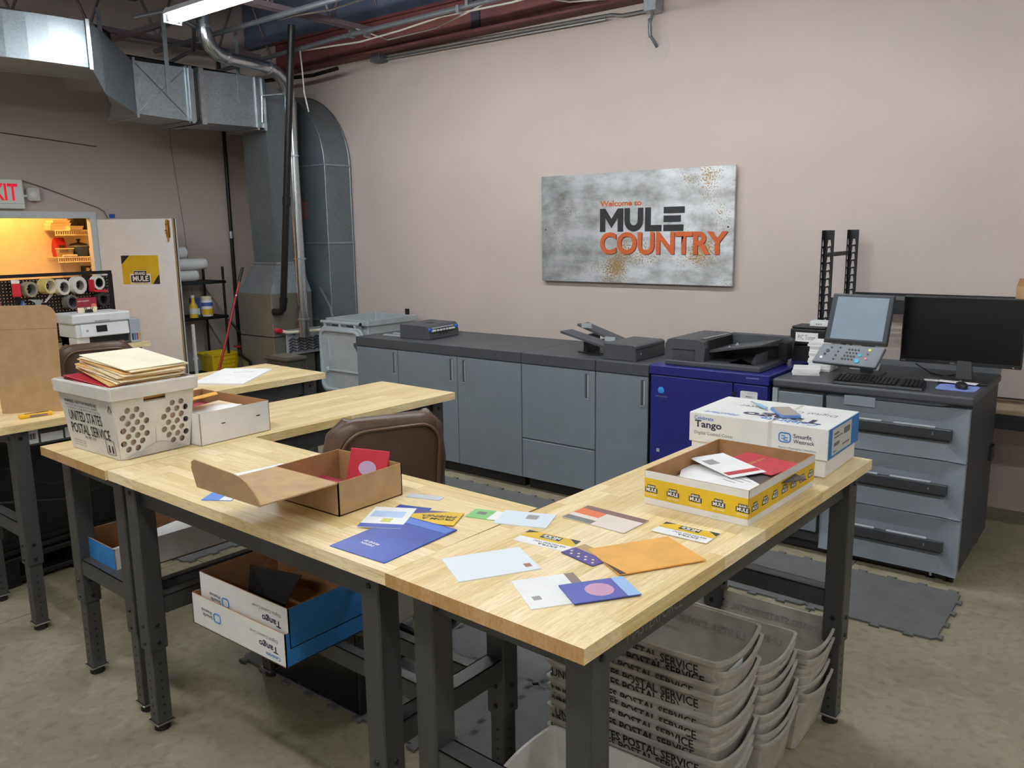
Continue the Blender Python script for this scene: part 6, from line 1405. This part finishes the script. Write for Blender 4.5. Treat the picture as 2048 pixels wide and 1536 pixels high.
ob('flask_print', MB().cyl((0.004, 0.055, 0.045), (0.0052, 0.055, 0.045), 0.022, n=12), mat('salmon_print', (214, 120, 106), 0.5), cbx)
bcl = thing('binder_clip', 'black binder clip before the maroon card on the white printer', 'clip', (-6.70, 3.085, 1.2635), 0.0)
ob('jaw', MB().prism([(-0.03, 0), (0.03, 0), (0.022, 0.025), (-0.022, 0.025)], 'x', -0.012, 0.012), BLACK, bcl); ob('wire_handles', MB().tube([(0, -0.026, 0.02), (0, -0.034, 0.04), (0, -0.02, 0.045), (0, -0.015, 0.024)], 0.003, 5).tube([(0, 0.026, 0.02), (0, 0.034, 0.04), (0, 0.02, 0.045), (0, 0.015, 0.024)], 0.003, 5), BLACK, bcl)

# ------------------------------------------------------------------ doorway: door leaf, exit sign, pantry
dl = thing('door_leaf', 'white pantry door swung open with a yellow printed poster', 'door', (XL+0.032, DY1+0.055, 0.0), math.radians(32))
DWH = mat('door_white', (244, 243, 240), 0.45, 0, 0.015)
ob('leaf', MB().box((0.0, 0.0, 0.012), (0.80, 0.036, DZ-0.012)), DWH, dl, bevel=0.002, seg=1)
ob('raw_edge', MB().box((0.80, 0.002, 0.012), (0.804, 0.036, DZ-0.012)), mat('raw_edge', (206, 176, 136), 0.7), dl)
ob('weather_strip', MB().box((0.80, 0.036, 0.012), (0.808, 0.050, DZ-0.012)), BLACK, dl); ob('back_trim', MB().box((0.78, 0.050, 0.012), (0.815, 0.062, DZ-0.012)), WHITE, dl)
bt = ob('slide_bolt', MB().box((0.735, -0.006, DZ-0.20), (0.775, 0.0, DZ-0.03)), BRASS, dl)
ob('bolt_rod', MB().cyl((0.755, -0.012, DZ-0.24), (0.755, -0.012, DZ-0.02), 0.008, n=8).cyl((0.755, -0.012, DZ-0.13), (0.735, -0.03, DZ-0.13), 0.006, n=6), BRASS, bt)
ob('bolt_guide', MB().box((0.738, -0.022, DZ-0.075), (0.772, -0.004, DZ-0.06)).box((0.738, -0.022, DZ-0.165), (0.772, -0.004, DZ-0.15)), BRASS, bt)
po_ = ob('poster', MB().box((0.225, -0.0015, 1.375), (0.62, 0.0, 1.665)), YELLOW, dl)
polyprint(po_, INK, (0.225, -0.0017, 1.375), (1, 0, 0), (0, 0, 1), [(0, 0.29), (0, 0.20), (0.09, 0.29)], 'corner_print'); polyprint(po_, INK, (0.225, -0.0017, 1.375), (1, 0, 0), (0, 0, 1), [(0.395, 0), (0.395, 0.10), (0.36, 0.06), (0.32, 0)], 'corner_print')
polyprint(po_, WINK, (0.315, -0.0017, 1.388), (1, 0, 0), (0, 0, 1), [(-0.01, -0.008), (0.21, -0.008), (0.21, 0.092), (0.165, 0.092), (0.165, 0.125), (0.03, 0.125), (0.03, 0.092), (-0.01, 0.092)], 'badge_border', 0.0003)
brand_mark(po_, (0.415, -0.0021, 1.393), (1, 0, 0), (0, 0, 1), 0.20)
text('PRINT. SHIP. SMILE.', po_, REDC, (0.345, -0.0022, 1.383), (1, 0, 0), (0, 0, 1), 0.14, 0.008, 0.01)
ex = thing('exit_sign', 'pale exit sign with red lettering and a lamp head over the pantry doorway', 'exit sign', (XL, 3.235, 2.125))
EXG = mat('exit_case', (228, 236, 228), 0.45)
ob('case', MB().box((0.0, -0.16, 0.0), (0.055, 0.215, 0.27)), EXG, ex, bevel=0.010)
ob('face_line', MB().box((0.055, -0.155, 0.045), (0.0558, 0.21, 0.049)), LIGHTGREY, ex)
text('EXIT', ex, emit('exit_red', (240, 10, 50), 0.45, (236, 14, 52)), (0.0562, -0.135, 0.075), (0, 1, 0), (0, 0, 1), 0.30, 0.155, 0.02)
lh = ob('lamp_head', MB().prism([(p[0]+0.245, p[1]+0.075) for p in rrect(0.105, 0.125, 0.02)], 'x', 0.03, 0.075), mat('lamp_head', (208, 206, 200), 0.3), ex, bevel=0.006)
ob('lens', MB().lathe([(0.0, 0.012), (0.02, 0.01), (0.036, 0.0)], 16), mat('lens_glass', (232, 234, 234), 0.05, 0, 0, coat=1.0), lh, (0.076, 0.297, 0.137), (0, PI/2, 0), smooth=True)
ob('arm', MB().cyl((0.03, 0.21, 0.12), (0.03, 0.25, 0.12), 0.012), EXG, ex)
tag(ob('sign_cable', MB().tube([(XL+0.02, 3.46, 2.39), (XL+0.012, 3.65, 2.33), (XL+0.008, 3.95, 2.22), (XL+0.008, 4.15, 2.15), (XL+0.02, 4.21, 2.11), (XL+0.03, 4.235, 2.04)], 0.006, 6), INKGREY), 'dark cable running from the exit sign to the door frame corner', 'cable')
tag(ob('tape_tab', MB().box((XL+0.001, 4.265, 2.045), (XL+0.003, 4.325, 2.085)), mat('painter_blue', (40, 84, 170), 0.6)), 'scrap of blue painter tape on the wall above the open door', 'tape')
# pantry shelves
SHF = mat('wire_shelf_white', (236, 228, 204), 0.5)
def wire_shelf(z, label):
    t = thing('wire_shelf', label, 'shelf', (-9.89, 4.147, z))
    w = MB()
    for k in range(5): w.cyl((0.02+k*0.065, 0, 0.003), (0.02+k*0.065, 0.80, 0.003), 0.004, n=5)
    ob('deck_rods', w, SHF, t)
    ob('lip_rods', MB().cyl((0.29, 0, 0), (0.29, 0.80, 0), 0.009, n=6).cyl((0.29, 0, -0.05), (0.29, 0.80, -0.05), 0.008, n=6), SHF, t)
    v = MB()
    for k in range(34): v.cyl((0.29, 0.005+k*0.024, 0.0), (0.29, 0.005+k*0.024, -0.05), 0.0045, n=5); v.cyl((0.0, 0.005+k*0.024, 0.004), (0.29, 0.005+k*0.024, 0.004), 0.003, n=5)
    ob('cross_wires', v, SHF, t)
    ob('bracket', MB().tube([(0.0, 0.15, -0.25), (0.0, 0.15, 0.0), (0.27, 0.15, -0.005)], 0.008, 6), SHF, t)
wire_shelf(1.93, 'upper white wire shelf in the lit pantry'); wire_shelf(1.635, 'lower white wire shelf in the lit pantry')
tag(ob('shelf_standard', MB().box((-9.899, 4.285, 0.9), (-9.885, 4.310, 1.85)), SHF), 'vertical white shelf standard on the pantry wall', 'bracket')
for k, (y_, z_, w_, h_, dx) in enumerate(((4.24, 1.938, 0.24, 0.045, 0.0), (4.24, 1.985, 0.22, 0.03, 0.0), (4.25, 2.017, 0.19, 0.028, 0.0), (4.36, 1.938, 0.15, 0.042, 0.10))):
    tag(ob('food_container', MB().hexa([(-9.82+dx, y_-w_/2+0.01, z_), (-9.66+dx, y_-w_/2+0.01, z_), (-9.66+dx, y_+w_/2-0.01, z_), (-9.82+dx, y_+w_/2-0.01, z_)], [(-9.84+dx, y_-w_/2, z_+h_), (-9.64+dx, y_-w_/2, z_+h_), (-9.64+dx, y_+w_/2, z_+h_), (-9.84+dx, y_+w_/2, z_+h_)]), CREAMP), ('bottom', 'middle', 'top', 'front right')[k]+' pale food container of the pile on the upper pantry shelf', 'container')
for k in range(2):
    bs = thing('basket', ('left','right')[k]+' dark perforated basket on the upper pantry shelf', 'basket', (-9.72, 4.44+k*0.125, 1.938))
    me = plate_holes([(-0.055, 0), (0.055, 0), (0.06, 0.125), (-0.06, 0.125)], [(-0.03+i*0.015, 0.02+j*0.015, 0.0055) for i in range(5) for j in range(7)], 0.003, 6)
    placed('front', me, BLACK, bs, (0.06, 0, 0), (0, 1, 0), (0.05, 0, 1)); ob('back', MB().box((-0.08, -0.058, 0), (-0.076, 0.058, 0.125)).box((-0.08, -0.058, 0), (0.06, -0.055, 0.125)).box((-0.08, 0.055, 0), (0.06, 0.058, 0.125)), BLACK, bs)
    ob('bottom', MB().box((-0.08, -0.055, 0.0), (0.06, 0.055, 0.003)), BLACK, bs)
bg = thing('snack_bag', 'red snack bag at the left end of the lower pantry shelf', 'bag', (-9.78, 4.25, 1.643), 0.15)
ob('bag', MB().loft([[(x_*s_*0.05, y_*w_*0.06, z_) for x_, y_ in ((-1, -1), (1, -1), (1, 1), (-1, 1))] for z_, s_, w_ in ((0, 1, 0.9), (0.08, 1.1, 1.0), (0.16, 0.7, 1.0), (0.21, 0.15, 1.05))]), REDC, bg, bevel=0.01); ob('label', MB().box((0.052, -0.03, 0.07), (0.056, 0.03, 0.13)), mat('label_dark', (60, 44, 40), 0.6), bg)
cc = thing('clear_container', 'clear container of yellow snacks before the red bag in the pantry', 'container', (-9.66, 4.255, 1.643))
ob('shell', MB().box((-0.05, -0.075, 0), (0.05, 0.075, 0.085)), mat('clear_plastic', (235, 225, 205), 0.1, trans=0.8), cc, bevel=0.01); ob('snacks', MB().box((-0.04, -0.065, 0.004), (0.04, 0.065, 0.045)), mat('snack_yellow', (236, 178, 60), 0.7, 0, 0.2, 60), cc); ob('lid', MB().box((-0.053, -0.078, 0.085), (0.053, 0.078, 0.097)), CREAMP, cc)
tag(ob('flat_dish', MB().box((-9.64, 4.20, 1.643), (-9.59, 4.36, 1.668)), WHITE, bevel=0.008), 'flat white dish at the front of the lower pantry shelf', 'dish')
sc = thing('slow_cooker', 'dark blue slow cooker with a black lid in the pantry', 'cooker', (-9.71, 4.435, 1.643))
ob('pot', MB().lathe([(0.0, 0), (0.085, 0), (0.095, 0.02), (0.098, 0.115), (0.088, 0.118)], 24), mat('cooker_blue', (54, 72, 92), 0.35), sc, smooth=True); ob('lid', MB().lathe([(0.1, 0.118), (0.085, 0.14), (0.03, 0.155), (0.0, 0.156)], 24), BLACK, sc, smooth=True)
ob('lid_knob', MB().lathe([(0.0, 0.15), (0.012, 0.155), (0.012, 0.175), (0.026, 0.18), (0.022, 0.195), (0, 0.196)], 14), BLACK, sc); ob('rim', MB().ring((0, 0, 0.112), (0, 0, 1), 0.101, 0.09, 0.008, 24), LIGHTGREY, sc)
for s in (-1, 1): ob('handle', MB().box((-0.02, s*0.10-0.012, 0.075), (0.02, s*0.10+0.012, 0.095)), BLACK, sc)
mg = thing('mug', 'cream mug with a brown print beside the slow cooker', 'mug', (-9.62, 4.545, 1.643))
ob('cup', MB().lathe([(0.0, 0), (0.036, 0), (0.04, 0.09), (0.036, 0.09), (0.033, 0.01), (0, 0.008)], 20), CREAMP, mg, smooth=True); ob('handle', MB().tube([(0.0, 0.038, 0.075), (0.0, 0.062, 0.07), (0.0, 0.062, 0.03), (0.0, 0.037, 0.02)], 0.006, 8), CREAMP, mg, smooth=True); ob('print', MB().box((0.036, -0.016, 0.03), (0.0385, 0.016, 0.06)), mat('mug_print', (150, 96, 70), 0.6), mg)
tag(ob('dark_pan', MB().lathe([(0, 0), (0.07, 0), (0.085, 0.05), (0.09, 0.11), (0.0, 0.112)], 20, (-9.77, 4.56, 1.643)), BLACK, smooth=True), 'dark pan behind the mug in the pantry', 'pan')
mp_ = thing('muffin_tray', 'dark tray with round pale cups below the lower pantry shelf', 'tray', (-9.86, 4.60, 1.36))
ob('tray', MB().box((0, -0.10, 0), (0.015, 0.16, 0.17)), BLACK, mp_); 
for k, (y_, z_) in enumerate(((-0.03, 0.13), (0.02, 0.14), (0.07, 0.14), (-0.06, 0.09), (0.0, 0.085), (0.05, 0.09), (0.10, 0.10))): ob('cup', MB().cyl((0.015, y_, z_), (0.03, y_, z_), 0.022, 0.018, 14), CREAM, mp_)
tag(ob('utility_shelf', MB().box((-9.89, 4.45, 1.33), (-9.62, 4.94, 1.358)), SHF), 'white board shelf under the muffin tray in the pantry', 'shelf')

# ------------------------------------------------------------------ wire rack behind the door with paper rolls
wr = thing('wire_rack', 'black wire rack against the left wall behind the open door', 'rack', (-8.31, 4.81, 0))
for sx in (-0.18, 0.20):
    for sy in (-0.16, 0.40): ob('post', MB().cyl((sx, sy, 0), (sx, sy, 1.52 if sy > 0 else 1.45), 0.014, n=10), BLACKM, wr, smooth=True)
for z_ in (0.40, 0.99, 1.37):
    s_ = MB().box((-0.20, -0.18, z_-0.03), (-0.19, 0.42, z_)).box((0.21, -0.18, z_-0.03), (0.22, 0.42, z_)).box((-0.20, -0.18, z_-0.03), (0.22, -0.17, z_)).box((-0.20, 0.41, z_-0.03), (0.22, 0.42, z_))
    for k in range(14): s_.cyl((-0.19+k*0.03, -0.17, z_-0.004), (-0.19+k*0.03, 0.41, z_-0.004), 0.003, n=5)
    ob('shelf', s_, BLACKM, wr)
PROLL = mat('paper_roll', (226, 230, 230), 0.7, 0, 0.02)
for k, (x_, y_, z_, y2) in enumerate(((-8.22, 4.80, 1.432, 0.16), (-8.20, 4.86, 1.555, 0.20), (-8.24, 4.80, 1.680, 0.06))):
    t = thing('paper_roll', ('bottom', 'middle and longest', 'topmost')[k]+' white paper roll stacked on the wire rack', 'paper roll', (x_, y_, z_))
    ob('roll', MB().cyl((0, -0.13, 0), (0, y2, 0), 0.058, n=24), PROLL, t, bevel=0.008, smooth=True); ob('core', MB().cyl((0, y2, 0), (0, y2+0.001, 0), 0.018, n=12), KRAFT, t)
bo = thing('bottle', 'white and yellow supplement jar on the wire rack', 'bottle', (-8.16, 5.02, 0.992))
ob('jar', MB().lathe([(0.0, 0), (0.055, 0), (0.06, 0.02), (0.06, 0.17), (0.05, 0.185), (0, 0.186)], 20), WHITE, bo, smooth=True); ob('cap', MB().lathe([(0.056, 0.185), (0.056, 0.215), (0, 0.216)], 20), CREAMP, bo); ob('yellow_band', MB().lathe([(0.0605, 0.02), (0.0608, 0.08)], 20), YELLOW, bo); ob('blue_label', MB().lathe([(0.0605, 0.11), (0.0608, 0.15)], 20), mat('label_blue', (70, 100, 170), 0.5), bo)
b2 = thing('bottle', 'yellow cleaner bottle with a white trigger label on the wire rack', 'bottle', (-8.13, 4.84, 0.992))
ob('bottle_body', MB().lathe([(0.0, 0), (0.045, 0), (0.045, 0.12), (0.02, 0.17), (0.018, 0.21), (0, 0.21)], 16), YELLOW, b2, smooth=True); ob('label', MB().lathe([(0.0455, 0.04), (0.0457, 0.10)], 16), WHITE, b2); ob('cap', MB().cyl((0, 0, 0.21), (0, 0, 0.24), 0.02), WHITE, b2)
b3 = thing('box', 'blue and white soap box behind the yellow bottle on the wire rack', 'box', (-8.23, 4.92, 0.992))
ob('carton', MB().box((-0.04, -0.04, 0), (0.04, 0.04, 0.20)), mat('soap_blue', (50, 70, 130), 0.5), b3); ob('front_print', MB().box((0.04, -0.03, 0.02), (0.0405, 0.03, 0.09)), WHITE, b3)
ck_ = thing('clear_tote', 'clear plastic tote on the low shelf of the wire rack', 'tote', (-8.33, 4.84, 0.402))
ob('bin', tote_mesh(0.30, 0.34, 0.17, 0.02), mat('clear_tote', (206, 212, 216), 0.15, trans=0.6), ck_); ob('latch', MB().box((0.15, -0.03, 0.13), (0.16, 0.03, 0.17)), WHITE, ck_)
yb_ = thing('yellow_bin', 'yellow plastic bin with ribbed side at the end of the wire rack', 'bin', (-8.10, 5.06, 0.402), 0.0)
YB_ = mat('bin_yellow', (222, 190, 30), 0.4, 0, 0.03)
ob('bin', tote_mesh(0.36, 0.34, 0.19, 0.03), YB_, yb_)
for k in range(4):
    for j in range(3): ob('rib', MB().box((0.150+0.009*j, -0.11+k*0.06, 0.04+j*0.045), (0.166+0.009*j, -0.075+k*0.06, 0.065+j*0.045)), YB_, yb_)
tag(ob('white_post', MB().box((-7.90, 4.66, 0), (-7.875, 4.685, 0.95)), WHITE), 'slim white post standing in front of the wire rack', 'post')
tag(ob('black_tube_frame', MB().tube([(-8.05, 5.20, 0.95), (-7.98, 5.28, 0.80), (-7.95, 5.33, 0.70), (-7.95, 5.34, 0.0)], 0.014, 8), BLACKM), 'bent black tube handle leaning beside the wire rack', 'tube')
# mop handle
mp2 = thing('mop', 'red handled mop leaning against the furnace', 'mop', (0, 0, 0))
a_, b_ = Vector((-7.62, 4.62, 0.05)), Vector((-7.63, 5.14, 1.52))
ob('handle', MB().cyl(a_, a_.lerp(b_, 0.93), 0.013, n=10), mat('mop_red', (170, 36, 50), 0.35), mp2, smooth=True); ob('grip', MB().cyl(a_.lerp(b_, 0.90), b_, 0.016, n=10), BLACK, mp2); ob('ring', MB().cyl(a_.lerp(b_, 0.80), a_.lerp(b_, 0.81), 0.0145, n=10), STEEL, mp2); ob('head', MB().box((-7.70, 4.52, 0.0), (-7.54, 4.68, 0.06)), mat('mop_grey', (150, 148, 140), 0.9), mp2)
# bins
dc = thing('waste_bin', 'dark ribbed waste bin with a flat lid before the furnace', 'bin', (-6.84, 5.06, 0))
ob('body', MB().hexa([(-0.13, -0.11, 0), (0.13, -0.11, 0), (0.13, 0.11, 0), (-0.13, 0.11, 0)], [(-0.165, -0.14, 0.62), (0.165, -0.14, 0.62), (0.165, 0.09, 0.62), (-0.165, 0.09, 0.62)]), DARKBIN, dc, bevel=0.012)
rb = MB()
for k in range(11): rb.hexa([(-0.125+k*0.025, -0.114, 0.02), (-0.117+k*0.025, -0.114, 0.02), (-0.117+k*0.025, -0.108, 0.02), (-0.125+k*0.025, -0.108, 0.02)], [(-0.155+k*0.031, -0.144, 0.60), (-0.145+k*0.031, -0.144, 0.60), (-0.145+k*0.031, -0.136, 0.60), (-0.155+k*0.031, -0.136, 0.60)])
for k in range(8): rb.hexa([(0.128, -0.10+k*0.026, 0.02), (0.134, -0.10+k*0.026, 0.02), (0.134, -0.092+k*0.026, 0.02), (0.128, -0.092+k*0.026, 0.02)], [(0.163, -0.13+k*0.029, 0.60), (0.169, -0.13+k*0.029, 0.60), (0.169, -0.12+k*0.029, 0.60), (0.163, -0.12+k*0.029, 0.60)])
ob('ribs', rb, DARKBIN, dc)
ob('lid', MB().box((-0.185, -0.16, 0.62), (0.185, 0.10, 0.66)), DARKBIN, dc, bevel=0.015); ob('lid_inset', MB().box((-0.15, -0.12, 0.6601), (0.15, 0.07, 0.664)), mat('lid_grey', (120, 118, 110), 0.55), dc)
wh = thing('wheeled_bin', 'light grey wheeled bin with its lid hanging open behind the cabinets', 'bin', (-6.24, 5.66, 0))
ob('body', tote_mesh(0.58, 0.64, 1.03, 0.05, t=0.012, lip=0.05), BINGREY, wh)
ob('handle_bar', MB().cyl((-0.30, -0.40, 1.0), (0.27, -0.40, 1.0), 0.016, n=10), BINGREY, wh); ob('bar_cap', MB().cyl((0.268, -0.40, 1.0), (0.275, -0.40, 1.0), 0.017, n=10).cyl((0.18, -0.40, 0.96), (0.22, -0.40, 0.93), 0.014), BLACK, wh)
for x_ in (-0.24, -0.02, 0.20): ob('hinge_lug', MB().box((x_-0.015, -0.41, 0.93), (x_+0.015, -0.33, 1.01)), BINGREY, wh)
ld = ob('lid', MB().prism([(p[0]-0.32, p[1]+0.30) for p in rrect(0.64, 0.66, 0.09)], 'y', -0.425, -0.395), BINGREY, wh, bevel=0.008)
ob('lid_rim', MB().tube([(p[0]-0.285, -0.43, p[1]+0.335) for p in rrect(0.57, 0.59, 0.08)]+[(rrect(0.57, 0.59, 0.08)[0][0]-0.285, -0.43, rrect(0.57, 0.59, 0.08)[0][1]+0.335)], 0.018, 8), BINGREY, ld, smooth=True)
ob('lid_rib', MB().tube([(-0.17, -0.43, 0.85), (-0.16, -0.43, 0.58), (-0.17, -0.43, 0.53), (0.25, -0.43, 0.53)], 0.012, 6), BINGREY, ld, smooth=True); ob('lid_boss', MB().cyl((-0.20, -0.425, 0.53), (-0.20, -0.455, 0.53), 0.035, 0.02, 8), BINGREY, ld)
for (x_, y_, z_) in ((0.12, -0.33, 0.98), (0.17, 0.33, 1.05)): ob('clip', MB().box((x_-0.02, y_-0.015, z_-0.05), (x_+0.02, y_+0.015, z_+0.04)), BLACK, wh, bevel=0.005)
for s in (-1, 1): ob('wheel', MB().cyl((s*0.27, 0.25, 0.09), (s*0.31, 0.25, 0.09), 0.09, n=18), RUBBER, wh)
tag(ob('flex_conduit', MB().tube([(-6.96, 5.6, 1.30), (-6.85, 5.55, 1.25), (-6.62, 5.45, 1.12), (-6.56, 5.42, 1.03)], 0.012, 6), CON), 'grey flexible conduit dropping to the wheeled bin', 'conduit')
